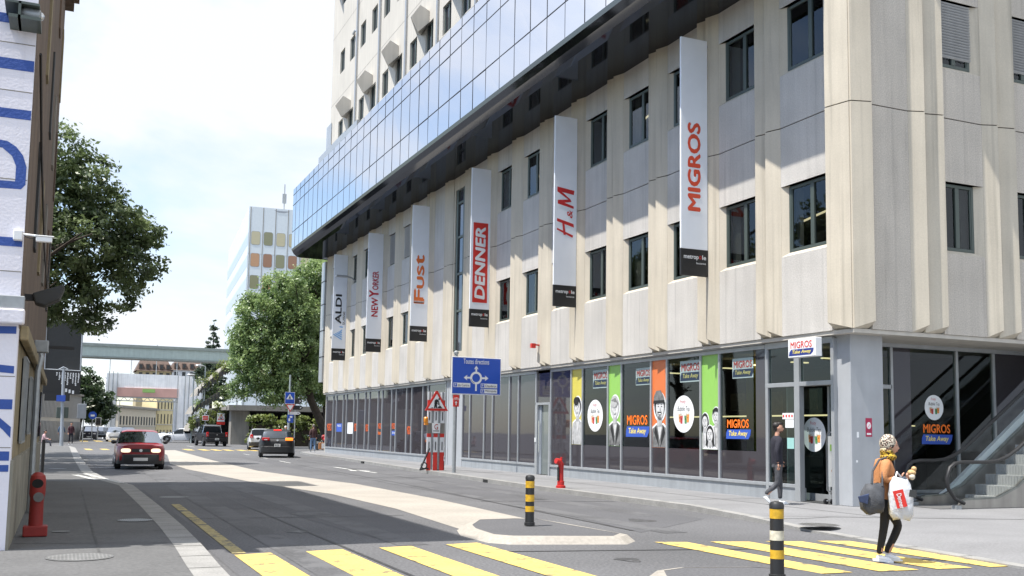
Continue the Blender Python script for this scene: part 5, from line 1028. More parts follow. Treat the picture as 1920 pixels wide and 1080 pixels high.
def head_mesh(mb, c, yaw, s=1.0, tilt=0):
    """a head facing +x turned by yaw, with brow, nose, mouth, chin and ears"""
    n, m = 16, 20; Rm = Matrix.Rotation(yaw, 3, 'Z') @ Matrix.Rotation(tilt, 3, 'Y'); base = len(mb.v)
    for i in range(n + 1):
        th = math.pi * i / n; z = math.cos(th)
        for k in range(m):
            ph = 2 * math.pi * k / m; x = math.sin(th) * math.cos(ph); y = math.sin(th) * math.sin(ph)
            px, py, pz = x * .098, y * .076, z * .118
            if z < -.2: f = 1 - .34 * min(1, (-z - .2) / .8) ; py *= f; px = px * (1 - .12 * (-z - .2)) + (.012 if x > 0 else .012)
            if x > .55:
                a = math.exp(-(y / .22) ** 2)
                px += .030 * a * math.exp(-((z + .18) / .17) ** 2)                # nose
                px += .008 * a * math.exp(-((z + .56) / .08) ** 2)               # lips
                px += .012 * math.exp(-(y / .4) ** 2) * math.exp(-((z + .86) / .16) ** 2)   # chin
                px -= .011 * (math.exp(-((y - .38) / .16) ** 2) + math.exp(-((y + .38) / .16) ** 2)) * math.exp(-((z - .08) / .12) ** 2)   # eye sockets
                px += .005 * math.exp(-(y / .6) ** 2) * math.exp(-((z - .26) / .1) ** 2)
            p = Rm @ Vector((px, py, pz)) * s; mb.v.append((c[0] + p.x, c[1] + p.y, c[2] + p.z))
    for i in range(n):
        for k in range(m): mb.f.append((base + i * m + k, base + (i + 1) * m + k, base + (i + 1) * m + (k + 1) % m, base + i * m + (k + 1) % m)); mb.m.append(0)
    for sg in (-1, 1):
        p = Rm @ Vector((-.005, sg * .078, -.01)) * s; mb.ball((c[0] + p.x, c[1] + p.y, c[2] + p.z), .03 * s, 6, 0, (.7, .3, 1))
    return Rm
def face_parts(t, c, Rm, s=1.0):
    for sg in (-1, 1):
        b = MB(); p = Rm @ Vector((.083, sg * .031, .008)) * s; b.ball((c[0] + p.x, c[1] + p.y, c[2] + p.z), .011 * s, 6, 0, (.7, 1, .8)); b.build('eye', 'dark', t, world=False, smooth=True)
        b = MB(); q = Rm @ Vector((.092, sg * .033, .034)) * s; b.ball((c[0] + q.x, c[1] + q.y, c[2] + q.z), .018 * s, 6, 0, (.4, 1, .28)); b.build('eyebrow', 'hair', t, world=False, smooth=True)
    b = MB(); p = Rm @ Vector((.098, 0, -.066)) * s; b.ball((c[0] + p.x, c[1] + p.y, c[2] + p.z), .02 * s, 6, 0, (.5, 1, .28)); b.build('mouth', mat('lips', (.33, .10, .09), .5, var=0), t, world=False, smooth=True)
def hand(mb, wrist, d, palm_n, thumb_side, curl=.5, s=1.0):
    """palm plus five bent fingers; d = pointing direction, palm_n = the way the palm faces"""
    w = Vector(wrist); d = Vector(d).normalized(); pn = Vector(palm_n); pn = (pn - d * pn.dot(d)).normalized(); side = d.cross(pn).normalized() * thumb_side
    chain(mb, [(*w, .026 * s, .02 * s), (*(w + d * .045 * s), .036 * s, .016 * s), (*(w + d * .088 * s), .038 * s, .014 * s)])
    for off, ln in ((.027, .070), (.009, .080), (-.009, .074), (-.026, .058)):
        p = w + d * .085 * s + side * off * s; pts = [p]; a = 0
        for k, q in enumerate((.45, .32, .25)):
            a += curl * (.5 if k == 0 else 1); p = p + (d * math.cos(a) + pn * math.sin(a)) * ln * q * s; pts.append(p)
        chain(mb, [(*q, (.0095 - .0008 * i) * s) for i, q in enumerate(pts)])
    p0 = w + d * .03 * s + side * .03 * s; p1 = p0 + (side * .7 + d * .6 + pn * .3).normalized() * .035 * s; p2 = p1 + (d * .9 + pn * .45 + side * .1).normalized() * .03 * s
    chain(mb, [(*p0, .013 * s), (*p1, .0105 * s), (*p2, .009 * s)])
def shoe(t, heel, toe, mname, h=.07, w=.045, lift=0):
    heel = Vector(heel); toe = Vector(toe); d = toe - heel; b = MB(); chain(b, [(*(heel + Vector((0, 0, .045))), .042, .045), (*(heel + d * .35 + Vector((0, 0, .045))), .042, .042), (*(heel + d * .72 + Vector((0, 0, .035))), .046, .032), (*(toe + Vector((0, 0, .03))), .034, .024)]); o = b.build('shoe', mname, t, world=False, smooth=True)
    s = MB(); dn = d.normalized(); sd = Vector((-dn.y, dn.x, 0)).normalized(); L = d.length
    s.add([tuple(heel + d * f_ + sd * w_ * sg + Vector((0, 0, z))) for z in (.0, .025) for f_, w_, sg in ((-.16, .03, 1), (.3, .038, 1), (.75, .045, 1), (1.08, .022, 1), (1.08, .022, -1), (.75, .045, -1), (.3, .038, -1), (-.16, .03, -1))], [tuple(range(8))[::-1], tuple(range(8, 16))] + [(i, (i + 1) % 8, (i + 1) % 8 + 8, i + 8) for i in range(8)])
    s.build('sole', 'white', o, world=False)
def person(name_label, x, y, z, rz, J, cloth, hair='short', face=0.0, group=None, s=1.0, hands=True, tilt=0, detail=True):
    """J: joints in local coords (x forward, y left, z up). cloth: top, bottom, shoes materials"""
    t = thing('person', name_label, 'person', (x, y, z), rz, group); t.scale = (s, s, s)
    nd = {}; E_ = []
    def P_(k, r_, r2_=None): nd[k] = (*J[k], r_) if r2_ is None else (*J[k], r_, r2_)
    P_('hip', .085, .075); P_('waist', .08, .07); P_('chest', .09, .075); P_('neck', .052)
    nd['head'] = (J['head'][0] - .01, J['head'][1], J['head'][2] - .06, .055)
    E_ += [('hip', 'waist'), ('waist', 'chest'), ('chest', 'neck'), ('neck', 'head')]
    for sd in ('L', 'R'):
        P_('sh' + sd, .045); P_('el' + sd, .038); P_('wr' + sd, .028); P_('th' + sd, .07); P_('kn' + sd, .05); P_('an' + sd, .04)
        E_ += [('chest', 'sh' + sd), ('sh' + sd, 'el' + sd), ('el' + sd, 'wr' + sd), ('hip', 'th' + sd), ('th' + sd, 'kn' + sd), ('kn' + sd, 'an' + sd)]
    vs, fs = skin_mesh(nd, E_, 'hip'); b = MB(); b.add(vs, fs); Rm = head_mesh(b, J['head'], face, 1.0, tilt)
    if detail:
        for sd in ('L', 'R'):
            if 'hd' + sd in J: hand(b, J['wr' + sd], J['hd' + sd][0], J['hd' + sd][1], J['hd' + sd][2], J['hd' + sd][3])
    else:
        for sd in ('L', 'R'): w = Vector(J['wr' + sd]); e = Vector(J['el' + sd]); hand(b, w, (w - e), (1, 0, .1), 1, .5)
    b.build('body', 'skin', t, world=False, smooth=True, sharp=60)
    face_parts(t, J['head'], Rm)
    # clothes: an oval-section torso and tapering sleeves and legs over the body
    def loft(b, rings, n=18):
        base = len(b.v)
        for (c, ry, rx) in rings:
            for k in range(n): a_ = 2 * math.pi * k / n; b.v.append((c[0] + rx * math.cos(a_) + .006 * math.sin(5 * a_ + c[2] * 40), c[1] + ry * math.sin(a_), c[2] + .006 * math.sin(3 * a_ + c[2] * 25)))
        for i in range(len(rings) - 1):
            for k in range(n): b.f.append((base + i * n + k, base + i * n + (k + 1) % n, base + (i + 1) * n + (k + 1) % n, base + (i + 1) * n + k)); b.m.append(0)
        b.f.append(tuple(base + k for k in range(n))[::-1]); b.f.append(tuple(base + (len(rings) - 1) * n + k for k in range(n))); b.m += [0, 0]
    hp, wa, ch, nk = (Vector(J[k]) for k in ('hip', 'waist', 'chest', 'neck')); shz = (Vector(J['shL']) + Vector(J['shR'])) / 2; q = cloth.get('wide', 1.0)
    b = MB(); loft(b, [(hp + Vector((0, 0, -.03)), .165 * q, .125), (hp.lerp(wa, .4), .160 * q, .12), (wa, .155 * q, .115), (wa.lerp(ch, .5), .165 * q, .12), (ch, .178 * q, .125), (ch.lerp(shz, .6), .175 * q, .115), (shz + Vector((0, 0, .03)), .15 * q, .09), (shz.lerp(nk, .6) + Vector((0, 0, .01)), .085, .075), (nk + Vector((0, 0, .0)), .062, .062)])
    for sd in ('L', 'R'):
        sh_, el, wr = (Vector(J[k + sd]) for k in ('sh', 'el', 'wr')); cu = el.lerp(wr, cloth.get('sleeve', .93)); chain(b, [(*(sh_.lerp(ch, .25)), .075), (*sh_, .078), (*sh_.lerp(el, .5), .066), (*el, .058), (*el.lerp(cu, .5), .05), (*cu, .043)])
    b.build(cloth.get('topname', 'jacket'), cloth['top'], t, world=False, smooth=True, sharp=70)
    g_ = cloth.get('leg', 1); b = MB(); loft(b, [(hp + Vector((0, 0, -.10)), .15 * q, .115), (hp + Vector((0, 0, -.02)), .16 * q, .12), (hp + Vector((0, 0, .06)), .15 * q, .112)])
    for sd in ('L', 'R'):
        th, kn, an = (Vector(J[k + sd]) for k in ('th', 'kn', 'an')); top = Vector((th.x * .5 + hp.x * .5, th.y * .85, hp.z + .0)); mid = kn.lerp(an, .45)
        chain(b, [(*top, .098 * g_), (*th.lerp(kn, .12), .1 * g_), (*th.lerp(kn, .6), .082 * g_), (*kn, .07 * g_), (*mid, .064 * g_), (*(an + Vector((0, 0, .05))), .05 * g_), (*(an + Vector((0, 0, .0))), .048 * g_)])
    b.build(cloth.get('botname', 'trousers'), cloth['bottom'], t, world=False, smooth=True, sharp=70)
    for sd in ('L', 'R'): shoe(t, J['he' + sd], J['to' + sd], cloth['shoes'])
    if hair == 'short':
        b = MB(); h = Vector(J['head']); 
        for k, (ox, oz, r_, sq) in enumerate(((-.03, .045, .098, (1, .84, .85)), (.02, .085, .075, (1.05, .95, .55)), (-.055, -.01, .075, (.6, 1, 1)))):
            q = h + Rm @ Vector((ox, 0, oz)); b.ball(q, r_, 10, 0, sq)
        b.build('hair', cloth.get('hair', 'hair'), t, world=False, smooth=True)
    return t, Rm
jac = mat('navy knit', (.014, .014, .024), .85, var=.25, scale=30, bump=.5, bscale=50)
jeans = mat('washed black denim', (.055, .057, .065), .8, var=.45, scale=9, bump=.4, bscale=40)
J = dict(hip=(.0, 0, .90), waist=(-.01, 0, 1.06), chest=(-.01, 0, 1.27), neck=(.0, 0, 1.47), head=(.03, 0, 1.645), shL=(-.01, .17, 1.40), shR=(-.01, -.17, 1.40), elL=(.02, .25, 1.13), elR=(-.12, -.25, 1.14), wrL=(.17, .23, .93), wrR=(-.09, -.27, .88),
         thL=(.02, .09, .84), thR=(.0, -.09, .84), knL=(.10, .10, .49), knR=(-.03, -.1, .47), anL=(.10, .09, .11), anR=(-.28, -.09, .21), heL=(.06, .09, .0), toL=(.27, .10, .0), heR=(-.33, -.09, .13), toR=(-.20, -.1, .01), hdL=((.4, 0, -1), (0, -1, 0), -1, .5), hdR=((.1, 0, -1), (0, 1, 0), 1, .6))
FACE_R = math.atan2(-.404, .915)          # heading of the camera's right-hand side
t, Rm = person('man in a dark navy knit jacket and washed black jeans walking past the shop entrance', 14.15, 17.75, .12, FACE_R + R(8), J, dict(top=jac, bottom=jeans, shoes='white', topname='jacket', leg=.95), face=R(-14))
b = MB(); h = Vector(J['head']); b.ball(tuple(h + Rm @ Vector((.045, 0, -.085))), .05, 8, 0, (.9, 1, .5)); b.build('beard', mat('stubble', (.12, .07, .05), .8, var=.2), t, world=False, smooth=True)
# woman with headscarf on the crossing
leo = bpy.data.materials.new('leopard scarf'); leo.use_nodes = True; tn = leo.node_tree; nn = tn.nodes; ll = tn.links; pb = nn['Principled BSDF']; pb.inputs['Roughness'].default_value = .8
co = nn.new('ShaderNodeTexCoord'); vo = nn.new('ShaderNodeTexVoronoi'); vo.inputs['Scale'].default_value = 52; ll.new(co.outputs['Object'], vo.inputs['Vector']); rp = nn.new('ShaderNodeValToRGB'); e = rp.color_ramp.elements; e[0].position = .0; e[0].color = (.28, .05, .03, 1); e[1].position = .20; e[1].color = (.010, .008, .008, 1); q = rp.color_ramp.elements.new(.50); q.color = (.52, .46, .37, 1); rp.color_ramp.interpolation = 'CONSTANT'
ll.new(vo.outputs['Distance'], rp.inputs[0]); sx = nn.new('ShaderNodeSeparateXYZ'); ll.new(co.outputs['Object'], sx.inputs[0]); mr = nn.new('ShaderNodeMapRange'); mr.inputs[1].default_value = 1.455; mr.inputs[2].default_value = 1.405; ll.new(sx.outputs['Z'], mr.inputs[0]); mxx = nn.new('ShaderNodeMixRGB'); mxx.blend_type = 'MULTIPLY'; mxx.inputs[2].default_value = (1, .72, .06, 1); ll.new(mr.outputs[0], mxx.inputs[0]); ll.new(rp.outputs[0], mxx.inputs[1]); ll.new(mxx.outputs[0], pb.inputs['Base Color'])
tan = mat('tan jacket', (.47, .20, .075), .75, var=.1, scale=10, bump=.3); legg = mat('black leggings', (.009, .009, .010), .8, var=.1)
J = dict(hip=(-.01, 0, .83), waist=(-.02, 0, .98), chest=(.0, 0, 1.17), neck=(.03, 0, 1.33), head=(.075, 0, 1.485), shL=(.0, .15, 1.27), shR=(-.02, -.15, 1.27), elL=(.02, .2, 1.03), elR=(-.08, -.2, 1.04), wrL=(.23, .08, 1.05), wrR=(.16, -.13, 1.06),
         thL=(.02, .08, .77), thR=(.0, -.08, .77), knL=(.19, .07, .46), knR=(-.04, -.08, .44), anL=(.04, .07, .10), anR=(-.10, -.08, .10), heL=(.0, .07, .02), toL=(.21, .07, .0), heR=(-.15, -.08, .02), toR=(.05, -.09, .0), hdL=((1, .05, .35), (-.2, -1, .3), -1, .75), hdR=((1, .2, .3), (-.2, 1, .4), 1, .75))
t, Rm = person('woman in a leopard print headscarf and tan jacket stepping across the yellow crossing', 9.72, 10.05, .0, FACE_R - R(4), J, dict(top=tan, bottom=legg, shoes='white', leg=.84, sleeve=.8, botname='leggings', wide=.9), hair=None, face=R(-8), tilt=R(6))
b = MB(); h = Vector(J['head'])
b.ball(tuple(h + Rm @ Vector((-.022, 0, .022))), .118, 14, 0, (.93, .80, 1.04)); b.ball(tuple(h + Vector((-.04, 0, -.08))), .1, 12, 0, (.85, .85, .9)); b.ball(tuple(h + Vector((-.02, 0, -.15))), .105, 12, 0, (1, 1.05, .55))
b.build('headscarf', leo, t, world=False, smooth=True)
b = MB(); b.ball((.105, .02, 1.2), .06, 10, 0, (.55, 1.1, 2.3)); b.ball((.11, -.01, 1.06), .05, 10, 0, (.5, 1.2, 1.8)); b.build('vest', mat('dark top', (.012, .011, .013), .8), t, world=False, smooth=True)
wl2 = t
# things she carries
Mw = Matrix.Translation((9.72, 10.05, 0)) @ Matrix.Rotation(FACE_R - R(4), 4, 'Z')
def carried(name, label, cat, loc):
    w = Mw @ Vector(loc); return thing(name, label, cat, w, FACE_R - R(4))
t = carried('shoulder_bag', 'dark grey denim shoulder bag hanging behind the hip of the woman', 'bag', (-.2, -.2, .80)); den = mat('grey denim bag', (.065, .068, .076), .8, var=.3, scale=12, bump=.3)
b = MB()
for i, (z, w_, dp, ox) in enumerate(((.2, .15, .05, .02), (.12, .19, .09, .0), (0, .2, .11, -.02), (-.1, .19, .11, -.01), (-.17, .13, .07, .03))):
    for k in range(16): a = 2 * math.pi * k / 16; b.v.append(((ox + w_ * math.copysign(abs(math.cos(a)) ** .5, math.cos(a))) * .74 - .005, dp * math.copysign(abs(math.sin(a)) ** .6, math.sin(a)) * (1 + .12 * math.sin(4 * a + 9 * z)), z + .02 * math.cos(a) + .01 * math.sin(6 * a)))
for i in range(4):
    for k in range(16): b.f.append((i * 16 + k, (i + 1) * 16 + k, (i + 1) * 16 + (k + 1) % 16, i * 16 + (k + 1) % 16)); b.m.append(0)
b.f.append(tuple(range(64, 80))[::-1]); b.m.append(0); b.f.append(tuple(range(16))); b.m.append(0); b.build('bag_body', den, t, world=False, smooth=True, sharp=60)
b = MB(); b.poly([(-.17, .02), (-.03, .06), (-.05, -.08), (-.15, -.05)], Frame((-.05, -.105, .02), (1, 0, 0), (0, 0, 1)), .015, .02); b.build('pocket', mat('blue denim pocket', (.03, .045, .10), .8, var=.3, scale=12), t, world=False, bevel=.008)
b = MB(); b.tube([(-.03, -.05, .2), (.0, .0, .36), (.1, .06, .50), (.19, .08, .53), (.2, .16, .48)], .014, 6); b.tube([(.1, -.06, .17), (.12, .0, .36), (.16, .06, .50)], .012, 6); b.build('strap', den, t, world=False, smooth=True)
t = carried('shopping_bag', 'white plastic carrier bag with a red patch hanging from the arm of the woman', 'bag', (.14, -.2, .78))
b = MB(); fr_ = Frame((0, 0, 0), (1, 0, 0), (0, 0, 1)); rings_ = []
for z, w_, dp in ((.30, .10, .02), (.22, .15, .05), (.1, .17, .075), (-.05, .17, .08), (-.16, .165, .07), (-.22, .12, .045)):
    ring = []
    for k in range(16):
        a = 2 * math.pi * k / 16; ring.append((.88 * w_ * math.copysign(abs(math.cos(a)) ** .6, math.cos(a)) + .008 * math.sin(5 * a + z * 30) + .03 * (-z), dp * math.copysign(abs(math.sin(a)) ** .8, math.sin(a)) * (1 + .25 * math.sin(3 * a + 20 * z)), z + .02 * math.sin(2 * a)))
    rings_.append(ring)
for rg in rings_: b.v += rg
for i in range(5):
    for k in range(16): b.f.append((i * 16 + k, (i + 1) * 16 + k, (i + 1) * 16 + (k + 1) % 16, i * 16 + (k + 1) % 16)); b.m.append(0)
b.f.append(tuple(range(80, 96))[::-1]); b.m.append(0); b.build('bag_body', mat('carrier plastic', (.60, .61, .63), .4, var=.08, bump=.8, bscale=14), t, world=False, smooth=True, sharp=70)
fr_ = Frame((0, -.1, 0), (1, 0, -.35), (.35, 0, 1)); b = MB(); b.rect(-.1, .03, -.09, .13, Frame((0, -.105, .03), (1, 0, .25), (-.25, 0, 1)), 0, .004); p_ = b.build('red_patch', 'signred', t, world=False)
text('lettering', 'Denner', Frame((-.035, -.11, .02), (.25, 0, -1), (1, 0, .25)), -.09, .1, -.03, .03, 'white', None, .0, .02).parent = p_
b = MB(); b.rect(.06, .15, .08, .17, Frame((0, -.1, .0), (1, 0, -.15), (.15, 0, 1)), 0, .004); b.build('dark_patch', 'darkgrey', t, world=False)
b = MB(); b.tube([(-.06, -.0, .29), (-.03, .03, .37), (.03, .06, .30)], .012, 6); b.build('handle', 'white', t, world=False)
t = carried('sandwich', 'half-eaten sandwich held up in the hands of the woman', 'sandwich', (.34, -.02, 1.14)); b = MB(); b.ball((0, 0, 0), .05, 10, 0, (1.1, .9, .8)); b.ball((.03, 0, .05), .035, 8, 0, (1, 1, .9)); b.build('bread', mat('bread crust', (.55, .36, .17), .8, var=.3, scale=25), t, world=False, smooth=True); b = MB(); b.ball((0, -.01, -.05), .04, 8, 0, (1, 1, 1.1)); b.build('wrapper', mat('paper wrapper', (.6, .55, .45), .7, var=.2), t, world=False, smooth=True)
# far pedestrians
def stand(step=.12, arm=.05, sit=False):
    return dict(hip=(0, 0, .93), waist=(0, 0, 1.08), chest=(0, 0, 1.3), neck=(0, 0, 1.5), head=(.02, 0, 1.66), shL=(0, .17, 1.42), shR=(0, -.17, 1.42), elL=(-.02 - arm, .23, 1.15), elR=(-.02 + arm, -.23, 1.15), wrL=(.05 - arm * 2, .24, .92), wrR=(.05 + arm * 2, -.24, .92), thL=(0, .09, .86), thR=(0, -.09, .86),
                knL=(step * .6 + .03, .1, .5), knR=(-step * .3 + .03, -.1, .5), anL=(step, .1, .1), anR=(-step, -.1, .12), heL=(step - .05, .1, 0), toL=(step + .17, .1, 0), heR=(-step - .05, -.1, .03), toR=(-step + .15, -.1, 0))
def mk(label, x, y, z, rz, top, bot, shoes='black', step=.12, s=1.0, hair='hair', topname='jacket'):
    return person(label, x, y, z, rz, stand(step), dict(top=top, bottom=bot, shoes=shoes, topname=topname, hair=hair), s=s, detail=False)
c_ = lambda n_, *q: mat(n_, q, .8, var=.15, scale=8)
mk('person in a dark brown jacket and light jeans walking away by the far building end', 14.75, 64.8, .12, R(90), c_('brown jacket', .05, .02, .02), c_('light jeans', .12, .2, .32), s=1.0, hair=mat('grey hair', (.18, .16, .14)))
t = thing('shopping_bag', 'brown and white paper bag carried by the person in the brown jacket', 'bag', (15.28, 64.7, .3)); b = MB(); b.box(-.19, .19, -.1, .1, 0, .42); b.build('bag_body', c_('paper bag', .4, .17, .06), t, world=False, bevel=.02); b = MB(); b.box(-.02, .17, -.108, -.1, .05, .38); b.build('printed_panel', 'white', t, world=False); b = MB(); b.tube([(-.08, 0, .42), (0, 0, .6), (.08, 0, .42)], .01); b.build('handle', 'white', t, world=False)
mk('person in a white shirt and black trousers standing by the grey pillar across the road', 17.3, 109, .1, R(160), c_('white shirt', .7, .72, .78), c_('black trousers', .01, .01, .012), step=.08, topname='shirt')
mk('person in pale clothes half hidden behind the black hatchback', 14.5, 72.5, .0, R(-60), c_('pale blouse', .5, .52, .6), c_('beige trousers', .35, .3, .22), hair=mat('white hair', (.6, .6, .6)), topname='blouse')
mk('pedestrian in a maroon coat on the far left pavement corner', .62, 90, .05, R(-80), c_('maroon coat', .05, .012, .02), c_('dark trousers', .012, .012, .02))
mk('pedestrian in blue on the far left pavement behind the lamp pole', -.1, 92, .05, R(60), c_('blue coat', .05, .09, .16), c_('navy trousers', .02, .03, .06))
Js = stand(); 
t, _ = person('person in pale pink sitting on a low wall by the far left pavement', -.98, 79.5, -.1, R(-10), dict(Js, hip=(-.25, 0, .5), waist=(-.26, 0, .65), chest=(-.22, 0, .87), neck=(-.2, 0, 1.05), head=(-.16, 0, 1.2), shL=(-.22, .17, .98), shR=(-.22, -.17, .98), elL=(-.12, .22, .74), elR=(-.12, -.22, .74), wrL=(.1, .15, .68), wrR=(.1, -.15, .68), thL=(-.15, .1, .5), thR=(-.15, -.1, .5), knL=(.2, .1, .52), knR=(.2, -.1, .52), anL=(.22, .1, .15), anR=(.28, -.1, .15), heL=(.17, .1, .08), toL=(.38, .1, .08), heR=(.23, -.1, .08), toR=(.44, -.1, .08)), dict(top=c_('pink top', .45, .3, .32), bottom=c_('grey skirt', .1, .1, .12), shoes='black', topname='top'), detail=False)
# ------------------------------------------------------------------ left building with the painted gable
LX, LY, LH = -.55, 13.5, 13.2
t = LB = thing('painted_building', 'old building with a white and blue painted gable and brown street wall', 'building', (LX, LY, 0))
b = MB(); b.box(-9, LX - .004, LY, LY + .3, 0, LH); b.build('gable_wall', 'wallpaint', t)
b = MB(); b.box(LX - .4, LX, LY + .002, 30, 2.75, LH); b.build('upper_wall', 'brownwall', t)
b = MB(); b.box(LX - .4, LX - .02, LY + .003, 30, .6, 2.75); b.build('lower_wall', 'ochrewall', t)
b = MB(); b.box(LX - .3, LX + .03, LY + .004, 30, .0, 1.15); b.build('wall_base', mat('grey wall base', (.25, .235, .19), .9, var=.2, scale=1.5, streak=.25), t)
b = MB(); b.box(-9, LX - .3, LY + .3, 30, 0, LH - .02); b.box(-9, LX, 29.9, 30.0, 0, LH); b.build('back_wall', 'conc', t)
b = MB(); b.box(-9, LX + .22, LY - .12, 30.2, LH, LH + .25); b.box(LX - .1, LX + .35, 27.6, 30.2, LH + .25, LH + 2.2); b.build('eaves', 'brownwall', t)
b = MB(); b.box(-9, LX + .06, LY - .16, LY, 2.78, 2.96); b.build('string_course', 'wallpaint', t, bevel=.02); b = MB(); b.box(-9, LX + .05, LY - .12, LY, 2.965, 3.12); b.build('flashing', 'galv', t, bevel=.01)
b = MB(); b.box(LX, LX + .1, LY + .3, 29.5, 2.62, 2.8); b.build('street_cornice', 'ochrewall', t, bevel=.02)
b = MB()
for z in (4.55, 5.65, 6.25, 3.42, 7.4): b.box(-9, LX - .01, LY - .003, LY, z, z + .012)
for z in (2.15, 1.3): b.box(-9, LX - .01, LY - .003, LY, z, z + .01)
b.build('wall_joint', 'conc', t)
g = FY(0, LY, 0); 
for pts in ([(-9, 6.45), (-.56, 6.5), (-.56, 6.62), (-9, 6.57)], [(-9, 5.88), (-.56, 5.92), (-.56, 6.06), (-9, 6.02)], [(-9, 5.29), (-.56, 5.31), (-.56, 5.43), (-9, 5.41)],
            [(-1.6, 4.41), (-.62, 4.44), (-.575, 4.5), (-.575, 4.72), (-.62, 4.86), (-.7, 4.96), (-.8, 5.02), (-1.6, 5.08), (-1.6, 4.97), (-.85, 4.93), (-.74, 4.84), (-.69, 4.72), (-.69, 4.53), (-1.6, 4.51)],
            [(-9, 3.7), (-.57, 3.73), (-.57, 3.84), (-9, 3.82)], [(-9, 2.4), (-.575, 2.67), (-.575, 2.76), (-9, 2.5)], [(-9, 2.8), (-.575, 2.19), (-.575, 2.28), (-9, 2.92)], [(-9, 1.76), (-.57, 1.76), (-.57, 1.88), (-9, 1.88)], [(-9, 1.7), (-.72, 1.68), (-.57, 1.55), (-.57, 1.42), (-.66, 1.52), (-.72, 1.57), (-9, 1.58)], [(-9, 1.16), (-.57, 1.15), (-.57, 1.26), (-9, 1.27)], [(-9, .98), (-.57, 1.02), (-.57, 1.1), (-9, 1.07)]):
    b = MB(); b.poly(pts, g, .004); b.build('mural_stroke', 'mural', t)
fl = Frame((LX, 0, 0), (0, 1, 0), (0, 0, 1))
for y0, y1, z0, z1 in ((15.6, 16.9, 1.35, 2.5), (18.6, 19.7, 1.45, 2.35)):
    b = MB(); 
    for y in (y0, y1, (y0 + y1) / 2, y0 + (y1 - y0) * .25, y0 + (y1 - y0) * .75): b.box(LX, LX + .035, y - .02, y + .02, z0, z1)
    b.box(LX, LX + .035, y0, y1, z0 - .03, z0); b.box(LX, LX + .04, y0, y1, z1, z1 + .03); o = b.build('window', 'galv', t)
    b = MB(); b.box(LX - .019, LX + .002, y0, y1, z0, z1); b.build('pane', 'winglass', o)
for y0, y1 in ((22, 23), (25, 26), (27.8, 28.8)):
    b = MB(); b.box(LX - .01, LX + .02, y0, y1, 1.3, 2.4); b.build('window', 'winglass', t)
for y0, z0, w, h, m_ in ((16.4, 4.2, .5, 1.6, 'darkgrey'), (19, 4.2, .5, 1.6, 'ochrewall'), (22, 4.4, .6, 1.6, 'conc'), (25, 4.4, .6, 1.6, 'brownwall'), (17.5, 7.2, .5, 1.6, 'ochrewall'), (21, 7.2, .6, 1.6, 'darkgrey'), (24.5, 7.4, .6, 1.6, 'conc'), (28, 7.4, .6, 1.7, 'brownwall'), (28.4, 10.2, .7, 1.8, 'ochrewall'), (24, 10.4, .7, 1.7, 'brownwall'), (27, 4.4, .6, 1.7, 'darkgrey')):
    b = MB(); b.box(LX, LX + .035, y0, y0 + w, z0, z0 + h); b.build('shutter', m_, t)
b = MB(); b.tube([(LX + .1, 19.2, .1), (LX + .1, 19.2, 2.5), (LX + .14, 19.4, 2.75), (LX + .08, 19.5, 3.0)], .05); b.build('downpipe', 'galv', t, smooth=True)
b = MB(); b.tube([(LX + .04, 13.9, 6.3), (LX + .05, 16, 5.6), (LX + .05, 21, 4.9), (LX + .05, 26, 4.7)], .018, 6); b.build('cable', 'black', t)
b = MB(); b.box(LX + .001, LX + .003, 15, 23, .88, 1.0); b.build('faded_stripe', mat('faded red stripe', (.30, .10, .06), .9, var=.3, scale=3), t)
# lamps and camera on that wall
t = thing('floodlight', 'round floodlight in a dark bracket high on the painted gable', 'floodlight', (-.65, 13.4, 6.55)); b = MB(); b.box(-.9, -.52, 13.05, 13.5, 6.60, 6.63); b.box(-.85, -.5, 13.05, 13.5, 6.42, 6.46); b.box(-.75, -.72, 13.05, 13.5, 6.42, 6.63); b.build('bracket', 'frame', t); b = MB(); b.lathe([(.05, -.12), (.08, -.06), (.08, .1), (.05, .12)], (-.62, 13.2, 6.53), 14, axis='x'); b.build('lamp_body', 'galv', t, smooth=True); b = MB(); b.ball((-.52, 13.2, 6.53), .055, 8); b.build('lamp_glass', 'chrome', t, smooth=True)
t = thing('security_camera', 'white security camera on an arm at the gable corner', 'security camera', (-.6, 13.42, 3.86)); b = MB(); b.box(-.67, -.57, 13.4, 13.5, 3.8, 3.92); b.build('wall_box', 'white', t, bevel=.01); b = MB(); b.tube([(-.57, 13.44, 3.88), (-.42, 13.42, 3.87)], .014); b.build('arm', 'white', t); b = MB(); b.box(-.42, -.24, 13.38, 13.46, 3.80, 3.86); b.box(-.43, -.22, 13.37, 13.47, 3.862, 3.875); b.build('camera_body', 'white', t, bevel=.012); b = MB(); b.tube([(-.58, 13.45, 3.92), (-.54, 13.43, 3.85), (-.47, 13.42, 3.83), (-.42, 13.42, 3.84)], .006, 6); b.build('cable', 'black', t)
t = thing('floodlight', 'dark flat floodlight tilted over the pavement above the string course', 'floodlight', (-.4, 14.6, 3.25)); b = MB(); b.box(-.55, -.42, 14.5, 14.6, 3.2, 3.28); b.build('bracket', 'black', t); b = MB(); f_ = Frame((-.42, 14.4, 3.16), (1, 0, .30), (-.3, 0, 1)); b.poly([(0, 0), (.1, -.06), (.3, -.02), (.4, .12), (.38, .16), (0, .13)], f_, 0, .35); b.build('lamp_housing', 'darkgrey', t, bevel=.02)
t = thing('floodlight', 'small dark floodlight on a bracket below the string course', 'floodlight', (-.4, 18.2, 2.8)); b = MB(); b.box(-.5, -.28, 18, 18.2, 2.75, 2.95); b.build('lamp_housing', 'galv', t, bevel=.02); b = MB(); b.box(-.28, .1, 18.05, 18.12, 2.82, 2.87); b.build('arm', 'black', t)

